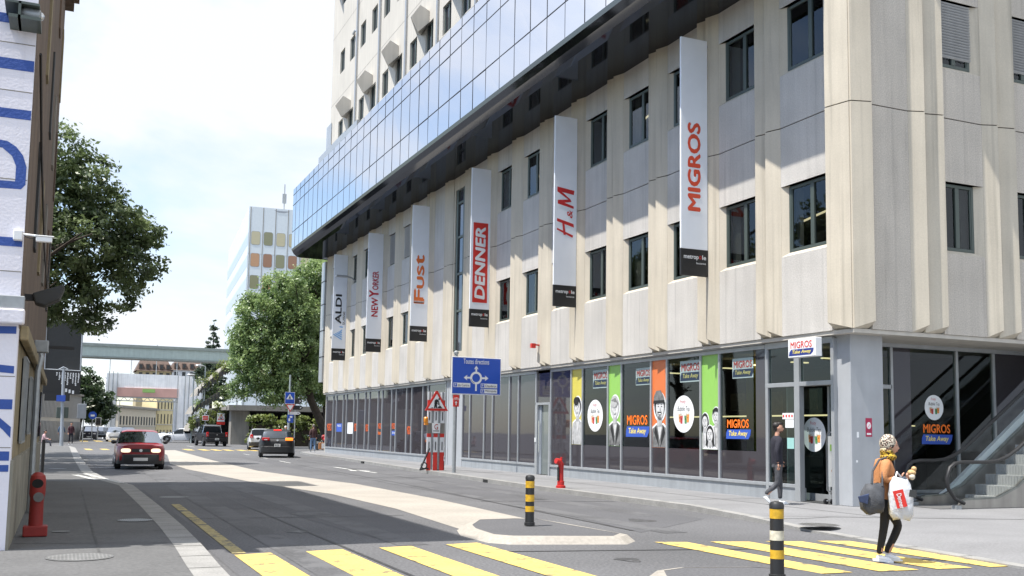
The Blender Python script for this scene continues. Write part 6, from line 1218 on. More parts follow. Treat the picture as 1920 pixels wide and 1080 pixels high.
# ------------------------------------------------------------------ far left: black sign board, louvred hall
t = thing('billboard', 'big dark grey blank board hung over the left pavement, seen from behind', 'billboard', (-.3, 84, 5.8)); b = MB(); b.box(-1.5, .93, 84, 84.15, 5.85, 9.45); b.build('board', 'darkgrey', t); b = MB(); b.tube([(-1.55, 83.95, 9.5), (.98, 83.95, 9.5), (1.0, 83.95, 5.75), (-1.5, 83.95, 5.8)], .07, 6, closed=True); b.box(-3, -1.5, 84, 84.1, 8.6, 8.8); b.build('frame', 'steel', t)
t = thing('dark_facade', 'black facade hung with vertical white lettering behind the left lamp pole', 'building', (-.5, 97, 3)); b = MB(); b.box(-3, 1.2, 97, 97.4, 4.3, 9.2); b.box(-1.6, .4, 96.5, 97, 3.7, 4.4); b.box(-3, -2.2, 97, 97.4, 0, 4.3); b.build('wall', 'black', t)
for i in range(9):                             # columns of small white lettering, too far off to read
    xx = -.8 + .22 * i; b = MB(); z = 6.2
    for q in range([3, 6, 8, 6, 9, 5, 8, 9, 7][i]): hh = random.uniform(.06, .12); b.rect(xx + random.uniform(0, .03), xx + random.uniform(.09, .14), z - hh, z, FY(0, 97, 0), .01); z -= hh + .035
    b.build('lettering', 'white', t)
for i in range(3): b = MB(); b.rect(.0 + .28 * i, .16 + .28 * i, 4.5 - .08 * i, 4.8 - .08 * i, FY(0, 97, 0), .01); b.build('poster', 'white', t)
t = thing('louvred_hall', 'pale grey hall with vertical ribbed cladding behind the left pavement', 'building', (-1.5, 98, 0))
A = Vector((-6, 92.5, 0)); Bv = Vector((2.4, 135, 0)); A = Vector((-3.2, 98.5, 0)); Bv = Vector((1.75, 126, 0)); dv = (Bv - A); L_ = dv.length; f_ = Frame(A, dv, (0, 0, 1))
b = MB(); b.rect(0, L_, 0, 4.9, f_, 0, 3); b.build('wall', 'pale', t)
b = MB()
n_ = 44
for i in range(n_): b.rect(L_ * i / n_ + .06, L_ * i / n_ + .34, 2.35, 4.75, f_, .1, .1); b.rect(L_ * i / n_ + .06, L_ * i / n_ + .34, 0, 2.0, f_, .1, .1)
b.build('cladding', mat('ribbed cladding', (.36, .36, .36), .7, var=.08), t); b = MB(); b.rect(-.2, L_, 4.9, 5.1, f_, .3, 3.2); b.build('roof', 'conc', t)
t = thing('notice_box', 'dark grey box on a thin post by the far left kerb', 'sign', (1.55, 105, 0)); b = MB(); b.box(1.15, 1.95, 105, 105.2, 2.25, 3.65); b.build('panel', 'steel', t, bevel=.03); b = MB(); b.tube([(1.75, 105.1, 0), (1.75, 105.1, 3.9)], .05); b.build('post', 'galv', t)
t = thing('lamp_pole', 'dark sign pole on the far left pavement corner carrying small boxes', 'pole', (-.1, 80.2, .1)); b = MB(); b.tube([(-.04, 80.2, .1), (-.18, 80.2, 5.7)], [.13, .09]); b.build('pole', 'steel', t, smooth=True); b = MB(); b.box(-.55, .05, 80.0, 80.15, 3.3, 3.75); b.build('blue_plate', 'midblue', t); b = MB(); b.box(-.5, .3, 80.25, 80.45, 2.1, 2.9); b.build('control_box', 'frame', t, bevel=.03); b = MB(); b.tube([(-.5, 80.2, 5.6), (-.2, 80.2, 5.8), (.1, 80.2, 5.65)], .05); b.build('bracket', 'steel', t)

# ------------------------------------------------------------------ bridge, scaffold, houses
t = thing('footbridge', 'pale green grey footbridge crossing over the far road', 'bridge', (8, 112, 8.7)); b = MB(); b.box(-8, 17.5, 112, 114.4, 8.75, 9.75); b.build('deck_girder', mat('pale green steel', (.42, .50, .48), .5, var=.05, streak=.06), t); b = MB(); b.box(-8, 17.5, 111.85, 114.55, 9.75, 10.05); b.build('parapet_cap', mat('grey green steel', (.24, .28, .27), .5), t); b = MB(); b.box(-8, 17.5, 111.9, 114.5, 8.6, 8.75); b.build('lower_flange', MATS['grey green steel'], t)
for x in (-6.5,): b = MB(); b.box(x, x + .8, 112.4, 114, 0, 8.6); b.build('bridge_pier', 'conc', t)
sheetm = mat('white scaffold sheeting', (.86, .87, .88), .5, var=.14, scale=.5, bump=1.0, bscale=1.6, streak=.12)
t = thing('scaffold_gantry', 'scaffold wrapped in white sheeting spanning the far road with a pink strip', 'scaffold', (10.5, 135, 0))
b = MB(); b.box(4.6, 5.85, 135, 139, 0, 8.15); b.build('sheeting', sheetm, t); b = MB(); b.box(13.2, 16.2, 135, 139, 0, 8.1); b.build('sheeting', sheetm, t); b = MB(); b.box(5.85, 13.2, 135.0, 139, 6.4, 8.15); b.build('sheeting', sheetm, t)
b = MB(); b.box(5.85, 13.2, 134.9, 138, 5.3, 6.4); pk = b.build('pink_banner', mat('pink sheeting', (.60, .36, .31), .7, var=.14, scale=.5), t); b = MB(); b.box(8.9, 10.4, 134.86, 134.9, 5.85, 6.3); b.build('green_patch', mat('green patch', (.3, .5, .15), var=.1), pk)
b = MB(); b.bar((5.85, 134.95, 5.2), (13.2, 134.95, 5.2), .12); b.bar((5.85, 134.95, 4.75), (13.2, 134.95, 4.75), .12)
for i in range(16): b.bar((5.85 + .46 * i, 134.95, 4.75 if i % 2 else 5.2), (5.85 + .46 * (i + 1), 134.95, 5.2 if i % 2 else 4.75), .07)
b.build('truss', 'galv', t)
for x, y_, z0_, z1_ in [(x, 134.9, 0, 8.3 if x > 13 or x < 6 else 4.7) for x in (5.9, 6.3, 13.1, 12.7, 15.0, 16.1)] + [(x, 134.92, 0, 8.4) for x in (4.9, 5.4, 14, 14.5, 15.5)] + [(x, 136, 8, 10.5 if x != 10.5 else 12) for x in (5.0, 7.5, 10.5, 13, 15.9)]:
    b = MB(); b.tube([(x, y_, z0_), (x, y_, z1_)], .045, 6); b.build('standard', 'galv', t)
def facade(name, label, A, Bv, z0, h, m_, nx, rows, wm='darkgrey', depth=6, frac=.4, roof=None, cat='building'):
    A = Vector((*A, z0)); Bv = Vector((*Bv, z0)); dv = Bv - A; L_ = dv.length; f_ = Frame(A, dv, (0, 0, 1)); t = thing(name, label, cat, A)
    b = MB(); b.rect(0, L_, 0, h, f_, 0, depth); b.build('wall', m_, t)
    for (a, c) in rows:
        for i in range(nx):
            b = MB(); u = L_ * (i + .5 - frac / 2) / nx; b.rect(u, u + L_ * frac / nx, a, c, f_, .04, .05); b.build('window', wm, t)
        b = MB(); b.rect(0, L_, a - .22, a - .1, f_, .12, .12); b.build('string_course', 'pale', t)
    return t, f_, L_
t, f_, L_ = facade('cream_house', 'long cream house with rows of windows seen through the scaffold opening', (6.9, 148), (13.25, 168), -.8, 5.3, mat('cream render', (.58, .52, .42), .9, var=.06), 13, ((.5, 1.3), (2.6, 3.8)), depth=3); b = MB(); b.rect(-.3, L_ + .3, 4.9, 5.2, f_, .5, 3.5); b.build('roof', 'conc', t)
t, f_, L_ = facade('yellow_house', 'yellow house with slim windows beside the cream one, seen through the scaffold', (13.3, 168), (16.0, 170.5), -.8, 8.0, mat('yellow render', (.62, .52, .30), .9, var=.06), 5, ((.9, 1.9), (2.9, 4.4), (5.2, 6.4)), depth=3, frac=.25)
til = mat('brown roof tiles', (.11, .075, .06), .85, var=.2, scale=1.5)
for (lab, x0, x1, zt, wl_, rf, mm) in (('old house with a brown mansard roof, left of the hillside pair', 11.2, 16.8, 11.2, 10.1, 13.2, mat('ochre render', (.42, .34, .2), .9, var=.1)), ('white old house with a tiled roof, right of the hillside pair', 16.9, 23.5, 11.5, 10.3, 13.1, mat('pale render', (.6, .6, .62), .9, var=.06))):
    t = thing('mansard_house', lab, 'building', (x0, 185, 0), group='old houses on the hill'); b = MB(); b.box(x0, x1, 185, 193, 0, zt); b.build('wall', mm, t)
    b = MB(); b.add([(x0 - .3, 184.6, zt), (x1 + .3, 184.6, zt), (x1 + .3, 193, zt), (x0 - .3, 193, zt), (x0 + .6, 186.2, rf), (x1 - .6, 186.2, rf), (x1 - .6, 191, rf), (x0 + .6, 191, rf)], [(0, 1, 5, 4), (1, 2, 6, 5), (2, 3, 7, 6), (3, 0, 4, 7), (4, 5, 6, 7)]); b.build('roof', til, t)
    n_ = 5
    for i in range(n_):
        u = x0 + (x1 - x0) * (i + .5) / n_; b = MB(); b.box(u - .28, u + .28, 184.95, 185, 9.3, zt - .3); b.build('window', 'darkgrey', t); b = MB(); b.box(u - .35, u + .35, 184.7, 186, zt + .3, zt + 1.2); d_ = b.build('dormer', til, t); b = MB(); b.box(u - .22, u + .22, 184.66, 184.7, zt + .4, zt + 1.05); b.build('window', 'darkgrey', d_)
    b = MB(); b.box(x0 + 1, x0 + 1.6, 187, 187.8, rf - .4, rf + .9); b.build('chimney', til, t)
# white tower with orange panes
t = thing('office_tower', 'white office tower with rounded orange-tinted windows behind the street trees', 'building', (23.5, 150, 0), R(-4)); WT = mat('white tower panel', (.60, .66, .70), .5, var=.03)
b = MB(); b.box(0, 14, 0, 40, 0, 34.25); b.build('wall', WT, t, world=False)
og = [mirror_mat('orange glass', (.46, .27, .15), 1.5, .1), mirror_mat('brown glass', (.30, .165, .10), 1.5, .1), mirror_mat('gold glass', (.48, .44, .29), 1.5, .1), mirror_mat('olive glass', (.24, .24, .14), 1.5, .1)]
fw_ = Frame((0, 0, 0), (1, 0, 0), (0, 0, 1))
for r_ in range(7):
    for c in range(6):
        x = .45 + 1.82 * c; z = 28.6 - 3.28 * r_; w, h = 1.25, 1.95; q = .25
        b = MB(); pts = [(x + q, z), (x + w - q, z), (x + w - q * .3, z + q * .3), (x + w, z + q), (x + w, z + h - q), (x + w - q * .3, z + h - q * .3), (x + w - q, z + h), (x + q, z + h), (x + q * .3, z + h - q * .3), (x, z + h - q), (x, z + q), (x + q * .3, z + q * .3)]
        b.poly([(x + w / 2 + (u - x - w / 2) * 1.08, z + h / 2 + (v - z - h / 2) * 1.06) for u, v in pts], fw_, .02, .03); o = b.build('window', 'galv', t, world=False); b = MB(); b.poly(pts, fw_, .03); b.build('pane', og[random.randrange(4)], o, world=False)
b = MB(); [b.box(.25 + 1.82 * c - .045, .25 + 1.82 * c + .045, -.03, 0, 0, 34.2) for c in range(8)]; b.build('cladding_joint', 'conc', t, world=False)
b = MB(); [b.box(0, 14, -.015, 0, 27.2 - 3.28 * k, 27.26 - 3.28 * k) for k in range(8)]; [b.box(-.02, 0, 0, 40, 28.6 - 3.28 * k, 30.3 - 3.28 * k) for k in range(8)]; b.build('cladding_band', mat('tower band', (.42, .47, .52), .3, var=.05), t, world=False)
b = MB(); b.tube([(5.5, 4, 34), (5.5, 4, 39)], .08, 6); b.box(5.2, 5.8, 3.9, 4.1, 36, 37.5); b.build('mast', 'galv', t, world=False)
b = MB(); b.add([(3.6, -.03, 33.95), (5.9, -.03, 33.95), (5.2, -.03, 33.65), (4.3, -.03, 33.65)], [(0, 3, 2, 1)]); b.build('vent', 'steel', t, world=False)

# ------------------------------------------------------------------ terraced planters and low block on the right
t = thing('terraced_block', 'concrete stepped terraces with a long flat canopy under the street trees', 'building', (13, 103, 0))
b = MB(); b.box(14.2, 40, 98, 99.5, 3.25, 3.75); b.box(14.2, 40, 99, 112, 3.3, 3.6); b.build('canopy_slab', 'conc', t); b = MB(); b.box(14.7, 16.4, 99.6, 101, 0, 3.3); b.build('pillar', 'conc', t); b = MB(); b.box(14, 50, 111.5, 112, 0, 3.3); b.box(30, 50, 99, 112, 0, 3.3); b.build('back_wall', 'darkgrey', t)
def slab(a, c, z, y0=104, y1=110, tilt=1.4):
    b = MB(); b.add([(a, y0, z), (c, y0, z + tilt), (c, y1, z + tilt), (a, y1, z), (a + .4, y0 - .2, z + .75), (c, y0 - .2, z + tilt + .8), (c, y1, z + tilt + .8), (a + .4, y1, z + .75)], [(0, 3, 2, 1), (4, 5, 6, 7), (0, 1, 5, 4), (1, 2, 6, 5), (2, 3, 7, 6), (3, 0, 4, 7)])
    o = b.build('planter', 'conc', t); q = MB()
    n_ = 11
    for i in range(n_): u = a + (c - a) * (i + .3) / n_; zz = z + tilt * (i + .3) / n_; q.box(u, u + .12, y0 - .26, y0 - .1, zz - .1, zz + .6)
    q.build('planter_rib', 'darkgrey', o)
slab(11.9, 15.4, 4.7, tilt=3.0); slab(11.5, 15.2, 2.9, tilt=2.4); slab(11.3, 14.8, 1.2, tilt=1.6)
# ------------------------------------------------------------------ trees and plants
def crown(name, parent, blobs, n, size, m_, clump=.55, seed=1, flat=.5, droop=0):
    r_ = np.random.default_rng(seed); vol = np.array([b_[3] * b_[4] * b_[5] for b_ in blobs]) ** .75; cnt = (n * vol / vol.sum()).astype(int); C = []; N = []
    for (x, y, z, a, c, h), k in zip(blobs, cnt):
        ncl = max(4, int(k / 42)); d = r_.normal(size=(ncl, 3)); d /= np.linalg.norm(d, axis=1)[:, None]; rad = r_.uniform(.35, 1.0, ncl) ** .5; cc = np.array([x, y, z]) + d * rad[:, None] * np.array([a, c, h])
        idx = r_.integers(0, ncl, k); off = r_.normal(size=(k, 3)) * clump * .42; off[:, 2] *= .62; C.append(cc[idx] + off); N.append(d[idx])
    C = np.concatenate(C); N = np.concatenate(N); k = len(C); C[:, 2] -= droop * np.abs(r_.normal(size=k))
    nr = N * .6 + r_.normal(size=(k, 3)) * .7; nr[:, 2] += .5; nr /= np.linalg.norm(nr, axis=1)[:, None]
    tq = np.cross(nr, r_.normal(size=(k, 3))); tq /= np.linalg.norm(tq, axis=1)[:, None]; bq = np.cross(nr, tq); s = size * r_.uniform(.55, 1.25, k)[:, None]
    V = np.stack([C - tq * s, C - bq * s * flat + nr * s * .12, C + tq * s, C + bq * s * flat + nr * s * .12], 1).reshape(-1, 3)
    off = np.array(parent['_o']); V = V - off
    me = bpy.data.meshes.new(name); me.vertices.add(4 * k); me.vertices.foreach_set('co', V.astype(np.float32).ravel()); me.loops.add(4 * k); me.loops.foreach_set('vertex_index', np.arange(4 * k, dtype=np.int32)); me.polygons.add(k); me.polygons.foreach_set('loop_start', np.arange(0, 4 * k, 4, dtype=np.int32)); me.update(calc_edges=True); me.validate()
    me.materials.append(M[m_] if isinstance(m_, str) else m_); o = bpy.data.objects.new(name, me); COL.objects.link(o); o.parent = parent; o['_o'] = parent['_o']; return o
lf1 = leaf_mat('deep green leaves', (.055, .088, .036), (.20, .26, .105)); lf2 = leaf_mat('fresh green leaves', (.10, .17, .055), (.34, .45, .17)); lf3 = leaf_mat('dark green leaves', (.024, .05, .02), (.08, .13, .045)); lf4 = leaf_mat('yellow green leaves', (.10, .14, .035), (.27, .32, .09)); lf5 = leaf_mat('conifer needles', (.035, .06, .035), (.09, .13, .08))
def branches(b, base, top, r0, seeds, spread, n=9):
    r_ = random.Random(seeds); base = Vector(base); top = Vector(top); pts = [base, base.lerp(top, .35) + Vector((r_.uniform(-.2, .2), 0, 0)), base.lerp(top, .7), top]; b.tube(pts, [r0, r0 * .8, r0 * .5, r0 * .2], 8)
    for i in range(n):
        f_ = r_.uniform(.35, .9); p = base.lerp(top, f_); a = r_.uniform(0, 6.28); L_ = spread * r_.uniform(.5, 1) * (1.15 - f_ * .5); q = p + Vector((math.cos(a) * L_, math.sin(a) * L_, L_ * r_.uniform(.3, .8))); mid = p.lerp(q, .5) + Vector((0, 0, .15 * L_)); b.tube([p, mid, q], [r0 * .35, r0 * .22, r0 * .06], 6)
        for k in range(2): a2 = r_.uniform(0, 6.28); q2 = mid + Vector((math.cos(a2), math.sin(a2), .6)) * L_ * .4; b.tube([mid, q2], [r0 * .16, r0 * .04], 5)
t = thing('deciduous_tree', 'big dark leafy tree rising over the left wall towards the street', 'tree', (-3.2, 46, 0)); b = MB(); branches(b, (-3.2, 46, 0), (-2.2, 46, 12.5), .42, 3, 5.2, 16); b.build('trunk', 'bark', t)
crown('crown', t, [(-.9, 46, 13.1, 1.3, 1.6, 1.2), (.4, 46, 11.9, 1.5, 1.8, 1.2), (-1.2, 46.5, 11.2, 2.2, 2, 1.6), (1.5, 46, 10.3, 1.5, 1.8, 1.1), (.3, 45.5, 9.2, 2.2, 2, 1.4), (2.7, 46, 9.9, 1.0, 1.2, .8), (2.4, 46, 8.6, 1.3, 1.6, 1.0), (-.9, 46, 8.4, 2.1, 2, 1.5), (1.5, 46, 7.3, 1.4, 1.6, .9), (.1, 46, 6.6, 1.2, 1.6, .9), (.9, 45.6, 5.9, .8, .9, .5), (-3.4, 47, 10, 3.2, 3, 3.4), (-1.0, 46, 6.1, 1.1, 1.2, .7)], 46000, .115, lf1, .42, 5)
t = thing('deciduous_tree', 'broad fresh green tree with a leaning trunk in front of the white tower', 'tree', (20.3, 84, 0)); b = MB(); b.tube([(20.6, 84, 0), (19.9, 84, 1.8), (18.7, 84, 4.2), (17.4, 84, 6.5)], [.45, .38, .3, .15], 10); branches(b, (18.9, 84, 3.9), (17, 84, 13.5), .25, 8, 4.2, 14); b.build('trunk', 'bark', t, smooth=True)
crown('crown', t, [(16.2, 84, 13.2, 1.9, 2, 1.7), (14.4, 84, 11.4, 2.1, 2, 1.6), (17.2, 84, 11.2, 2.4, 2.4, 2), (13.1, 84, 9.6, 1.1, 1.6, 1.2), (14.2, 84, 8.8, 2.2, 2.3, 1.8), (16.8, 84, 8.4, 2.6, 2.6, 2), (13.3, 84, 7.2, 1.4, 1.8, 1.2), (15.2, 84, 6.3, 2.4, 2.4, 1.4), (17.4, 84, 5.8, 2.2, 2.3, 1.5), (13.6, 84, 5.2, 1.4, 1.5, .9), (15.8, 83.5, 4.6, 1.8, 1.6, .8), (13.4, 84, 12.2, .6, .8, .5), (17.8, 85, 9.5, 2.4, 1.5, 3)], 62000, .13, lf2, .5, 11, droop=.3)
t = thing('deciduous_tree', 'taller green tree close against the building end, upright trunk', 'tree', (21.6, 87, 0)); b = MB(); branches(b, (21.3, 87, 0), (19.6, 87, 15), .42, 12, 4, 14); b.build('trunk', 'bark', t)
crown('crown', t, [(19.6, 87, 15.2, 1.8, 2, 1.5), (18.4, 87, 13.4, 1.6, 2, 1.4), (20.4, 87, 12.6, 2.2, 2, 2), (19.4, 87, 10.2, 2.2, 2.2, 2), (21, 87, 8.2, 2.2, 2.2, 2), (19.3, 87, 6.8, 2.0, 2, 1.5), (20.6, 87, 5.2, 1.8, 2, 1.2)], 42000, .13, lf2, .5, 17, droop=.3)
for k, (yy, lab) in enumerate(((38.5, 'leafy tree hidden mostly behind the left wall, nearest the building end'), (55, 'leafy tree hidden mostly behind the left wall, farther up the street'))):
    t = thing('deciduous_tree', lab, 'tree', (-5.5, yy, 0)); b = MB(); branches(b, (-5.5, yy, 0), (-5.2, yy, 11), .35, 31 + k, 3, 10); b.build('trunk', 'bark', t)
    crown('crown', t, [(-4.6, yy, 11.8, 2.2, 3.0, 1.8), (-3.4, yy + 1, 10, 1.6, 2.6, 1.6), (-5.5, yy - 1, 9, 2.5, 3, 2), (-3.6, yy - 2.2, 9.4, 1.4, 2, 1.4), (-3.4, yy + 3.5, 9.8, 1.6, 2.2, 1.4)], 14000, .2, lf1, .6, 71 + k)
t = thing('deciduous_tree', 'dense dark round tree behind the parked cars on the far left', 'tree', (1.6, 130, 0)); b = MB(); branches(b, (1.6, 130, 0), (2.2, 130, 7), .25, 5, 2.4, 9); b.build('trunk', 'bark', t)
crown('crown', t, [(1.6, 130, 7.4, 1.5, 1.6, 1.2), (2.8, 130, 6.2, 1.6, 1.6, 1.2), (4.0, 130, 5.0, 1.5, 1.6, 1.1), (2.6, 130, 4.2, 2.1, 2, 1.4), (4.6, 130, 3.6, 1.2, 1.4, 1.0), (3.2, 130, 2.6, 2.0, 1.8, .9), (1.2, 130, 5.6, 1.6, 1.6, 1.6)], 12000, .2, lf3, .55, 23)
t = thing('conifer', 'tall dark conifer behind the footbridge beside the white tower', 'tree', (20.6, 158, 0)); b = MB(); b.tube([(20.2, 158, 0), (20.2, 158, 17.5)], [.3, .04]); b.build('trunk', 'bark', t)
crown('crown', t, [(20.2, 158, 17.2 - 1.0 * i, .3 + .24 * i, .3 + .24 * i, .75) for i in range(12)], 14000, .2, lf5, .3, 29)
def shrub(lab, blobs, n, m_, seed, name='trailing_plant', size=.15, grp='plants trailing over the terraces'):
    x, y, z = blobs[0][:3]; t = thing(name, lab, 'plant', (x, y, z - .3), group=grp); crown('foliage', t, blobs, n, size, m_, .35, seed, .35, .25)
shrub('yellow green plants spilling over the top terrace', [(12.6, 104.2, 6.3, .6, .6, .35), (13.5, 104.2, 7.1, .7, .6, .4), (14.5, 104.2, 7.9, .8, .6, .45), (15.2, 104, 8.4, .7, .5, .5)], 1300, lf4, 41)
shrub('mixed green plants spilling over the middle terrace', [(12.2, 104.2, 4.2, .6, .6, .3), (13.2, 104.2, 4.9, .7, .6, .35), (14.2, 104.1, 5.6, .8, .6, .4), (14.9, 104, 5.3, .8, .5, .6)], 1200, lf2, 43)
shrub('hanging plants on the lowest terrace beside the red panel', [(11.8, 103.5, 2.4, .6, .5, .6), (12.8, 103.5, 3.0, .8, .5, .7), (14.0, 103.4, 3.4, .8, .5, .8), (13.2, 103.4, 2.2, .6, .4, .6)], 1300, lf4, 47)
shrub('grey green bushy tree above the terraces by the footbridge', [(15.0, 120, 8.4, 1.2, 1, .8), (16.4, 120, 8.8, 1.2, 1, .9), (14.0, 120, 7.8, .8, .8, .6)], 3000, lf5, 53, 'bush', .2, 'far bushes')
t = thing('hedge', 'clipped green hedge behind the black hatchback', 'hedge', (17.5, 92, 0)); b = MB(); b.box(15.4, 21.2, 91.7, 92.4, 0, 1.9); b.build('stems', 'bark', t); crown('foliage', t, [(15.6 + .8 * i, 92, 1.6 + .75 * (k % 2) - .9 * (k // 2), .65, .6, .45) for i in range(8) for k in range(3)], 9000, .13, lf4, .3, 59)
t = thing('grass_clump', 'low pale green grass clump beside the standing person in white', 'plant', (18.4, 108, 0)); crown('foliage', t, [(18.4, 108, .4, .6, .4, .4)], 900, .13, lf4, .3, 61)

# ------------------------------------------------------------------ far street furniture
def sign(label, x, y, zc, w, h, kind, post_z=0, name='road_sign', cat='road sign', group=None):
    t = thing(name, label, cat, (x, y, post_z), group=group); f_ = Frame((x, y - .06, zc), (1, 0, 0), (0, 0, 1))
    b = MB(); b.tube([(x, y, post_z), (x, y, zc + h / 2)], .045, 8); b.build('post', 'galv', t)
    if kind == 'crossing':
        b = MB(); b.rect(-w / 2, w / 2, -h / 2, h / 2, f_, 0, .03); o = b.build('sign_board', 'blue', t); b = MB(); b.poly([(-w * .38, -h * .12), (w * .38, -h * .12), (0, h * .36)], f_, .01); q = b.build('white_triangle', 'white', o)
        b = MB(); b.ell(0, h * .17, .045 * w, .045 * w, f_, .015); b.poly([(-w * .05, h * .12), (w * .05, h * .12), (w * .1, -h * .1), (w * .03, -h * .1), (0, 0), (-w * .06, -h * .1), (-w * .13, -h * .1)], f_, .015); b.build('walking_figure', 'black', q); b = MB(); [b.rect(-w / 2 + a_, w / 2 - a_, s_ * h / 2 - .012, s_ * h / 2 + .012, f_, .012) for a_, s_ in ((.0, 1), (.0, -1))]; [b.rect(s_ * w / 2 - .012, s_ * w / 2 + .012, -h / 2, h / 2, f_, .0125) for s_ in (1, -1)]; b.build('border', 'white', o)
    if kind == 'red':
        b = MB(); b.rect(-w / 2, w / 2, -h / 2, h / 2, f_, 0, .03); o = b.build('sign_board', 'white', t)
        for r_ in range(3): b = MB(); b.rect(-w * .42, w * .42, -h * .4 + h * .28 * r_, -h * .18 + h * .28 * r_, f_, .01); b.build('red_line', 'signred', o)
    if kind == 'works':
        b = MB(); b.rect(-w / 2, w / 2, -h / 2, h / 2, f_, 0, .03); o = b.build('sign_board', 'white', t); b = MB(); b.poly([(-w * .4, -h * .3), (w * .4, -h * .3), (0, h * .42)], f_, .01); q = b.build('red_triangle', 'signred', o); b = MB(); b.poly([(-w * .27, -h * .22), (w * .27, -h * .22), (0, h * .26)], f_, .014); b.build('white_triangle', 'white', q); b = MB(); b.poly([(-w * .1, -h * .2), (w * .16, -h * .2), (0, h * .08), (-w * .06, h * .08)], f_, .018); b.build('digging_man', 'black', q); b = MB(); b.rect(-w * .55, w * .55, -h * .85, -h * .52, f_, 0, .03); b.build('red_board', 'signred', t)
    return t
sign('blue pedestrian crossing sign on the post above a yield triangle', 14.2, 70, 3.70, .66, .80, 'crossing')
t = thing('yield_sign', 'red and white yield triangle with a blue cycle plate below it', 'road sign', (14.24, 69.8, 0)); f_ = FY(14.22, 69.75, 0); b = MB(); b.poly([(-.32, 3.26), (.32, 3.26), (0, 2.72)], f_, 0, .03); o = b.build('red_triangle', 'signred', t); b = MB(); b.poly([(-.22, 3.2), (.22, 3.2), (0, 2.83)], f_, .01); b.build('white_triangle', 'white', o); b = MB(); b.rect(-.18, .24, 2.0, 2.55, f_, 0, .03); o = b.build('blue_plate', 'midblue', t); b = MB(); b.rect(-.1, .02, 2.1, 2.3, f_, .01); b.rect(-.02, .16, 2.34, 2.46, f_, .01); b.build('white_marks', 'white', o)
t = thing('arrow_sign', 'cluster of black and white direction arrows on a thin post by the yield sign', 'road sign', (14.7, 70.3, 0)); b = MB(); b.tube([(14.68, 70.3, .0), (14.68, 70.3, 3.3)], .035); b.build('post', 'galv', t)
for (x0, x1, zc, h, m_, dirn) in ((14.45, 15.15, 3.5, .4, 'darkgrey', 1), (14.5, 15.2, 3.05, .3, 'black', 1), (14.3, 15.05, 2.66, .2, 'white', 1)): b = MB(); b.poly([(x0, zc - h / 2), (x1 - .15, zc - h / 2), (x1, zc), (x1 - .15, zc + h / 2), (x0, zc + h / 2)], FY(0, 70.2, 0), 0, .03); o = b.build('arrow_blade', m_, t); b = MB(); b.poly([(x1 - .25, zc - h * .25), (x1 - .1, zc), (x1 - .25, zc + h * .25), (x1 - .2, zc)], FY(0, 70.2, 0), .012); b.build('chevron', 'white' if m_ != 'white' else 'black', o)
sign('blue pedestrian crossing sign by the terraces beyond the pickup', 15.5, 104, 3.0, .68, .82, 'crossing')
sign('white roadworks sign with a red foot board above the pickup', 14.2, 103, 2.6, .72, .84, 'works')
sign('square red and white notice on a post left of the pickup', 12.72, 103, 2.52, .62, .52, 'red')
def lamp(label, x, y, h, arm=-.6): 
    t = thing('street_lamp', label, 'street lamp', (x, y, 0)); b = MB(); b.tube([(x, y, 0), (x, y, h)], [.09, .06], 10); b.build('post', mat('lamp post grey', (.34, .38, .38), .5, .3, var=.05), t, smooth=True)
    if arm: b = MB(); b.tube([(x, y, h), (x + arm * .5, y, h + .12)], .04); b.build('arm', 'galv', t); b = MB(); b.ball((x + arm, y, h + .1), .3, 8, 0, (1.4, .7, .35)); b.build('lamp_head', 'alu', t, smooth=True)
    return t
lamp('grey street lamp with a flat head in front of the terraces', 12.65, 104, 7.6); lamp('thin grey post without a lamp, left of the street lamp', 11.7, 105, 6.7, -.3); lamp('grey post under the trees behind the standing person in white', 16.45, 104, 5.0, 0)
lamp('thin grey post rising through the leaves above the crossing sign', 14.6, 72, 5.4, 0)
def tlight(label, x, y, z, blue=False):
    t = thing('traffic_light', label, 'traffic light', (x, y, 0), group='traffic lights'); b = MB(); b.tube([(x, y, 0), (x, y, z)], .06); b.build('post', 'galv', t); b = MB(); b.box(x - .3, x + .3, y - .12, y - .1, z, z + .9); b.build('backing_board', 'white', t); b = MB(); b.box(x - .24, x + .24, y - .2, y - .12, z + .06, z + .84); b.build('lamp_housing', 'black', t)
    for i, (ox, c) in enumerate(((-.1, 'dark'), (.1, 'signred'))): b = MB(); b.ell(x + ox, z + .45, .07, .07, FY(0, y - .2, 0), .01); b.build('lens', c if not blue else 'dark', t)
tlight('traffic light with a red lens and a yellow diamond near the white coupe', 12.3, 112, 1.85); tlight('traffic light beside a round blue sign by the far left tree', 3.5, 120, 1.6, True)
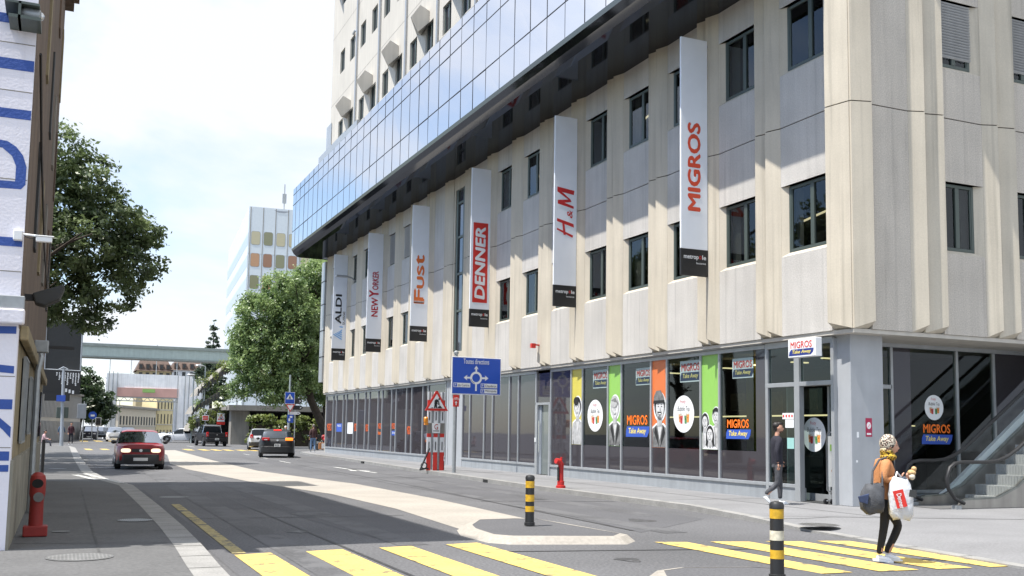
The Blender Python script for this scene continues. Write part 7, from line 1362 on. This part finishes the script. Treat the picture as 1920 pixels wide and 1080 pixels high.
t = thing('priority_sign', 'small yellow diamond sign above the traffic light', 'road sign', (12.45, 112.2, 2.8)); b = MB(); b.poly([(-.3, 0), (0, -.3), (.3, 0), (0, .3)], FY(12.45, 112.15, 0) if False else Frame((12.45, 112.1, 3.1), (1, 0, 0), (0, 0, 1)), 0, .03); o = b.build('white_diamond', 'white', t); b = MB(); b.poly([(-.18, 0), (0, -.18), (.18, 0), (0, .18)], Frame((12.45, 112.1, 3.1), (1, 0, 0), (0, 0, 1)), .01); b.build('yellow_diamond', mat('sign yellow', (.75, .5, .05)), o)
t = thing('round_sign', 'round blue sign left of the far traffic light', 'road sign', (2.9, 120, 0)); b = MB(); b.tube([(2.9, 120, 0), (2.9, 120, 2.7)], .05); b.build('post', 'galv', t); b = MB(); b.ell(2.9, 2.72, .42, .42, FY(0, 119.9, 0), 0, .03); o = b.build('sign_disc', 'blue', t); b = MB(); b.rect(2.7, 3.1, 2.6, 2.8, FY(0, 119.9, 0), .01); b.build('white_mark', 'white', o)
for i, x in enumerate((9.55, 10.25)):
    t = thing('chevron_board', ('left' if i == 0 else 'right') + ' one of two black and white roadworks boards beyond the red car', 'roadworks board', (x, 112, 0), group='far roadworks boards'); b = MB(); b.box(x - .3, x + .3, 111.95, 112, .05, 1.05); o = b.build('board', 'white', t); b = MB(); f_ = FY(x - .3, 111.95, .05); b.poly([(0, 0), (.14, 0), (.14, 1), (0, 1)], f_, .01); b.poly([(.25, .1), (.5, .45), (.5, .7), (.25, .35)], f_, .01); b.build('dark_stripe', 'black', o)
# streets off the main road and the far rise
g = MB(); g.quad((-60, 82, .006), (-1, 82, .006), (-1, 84.5, .006), (-60, 84.5, .006))
b = MB(); b.box(8, 90, 112.5, 240, -.2, .09); b.build('far_pavement', 'pave')['kind'] = 'structure'
bpy.data.objects['far_pavement'].location = (8, 0, 0)
# buildings across the street and behind the lens: seen in the glass and blocking low sky
def block(label, x0, x1, y0, y1, h, m_, nx, rows):
    t = thing('street_house', label, 'building', (x0, y0, 0), group='houses behind the viewpoint'); b = MB(); b.box(x0, x1, y0, y1, 0, h); b.build('wall', m_, t)
    return t
for o in bpy.data.objects:
    if '_o' in o: del o['_o']
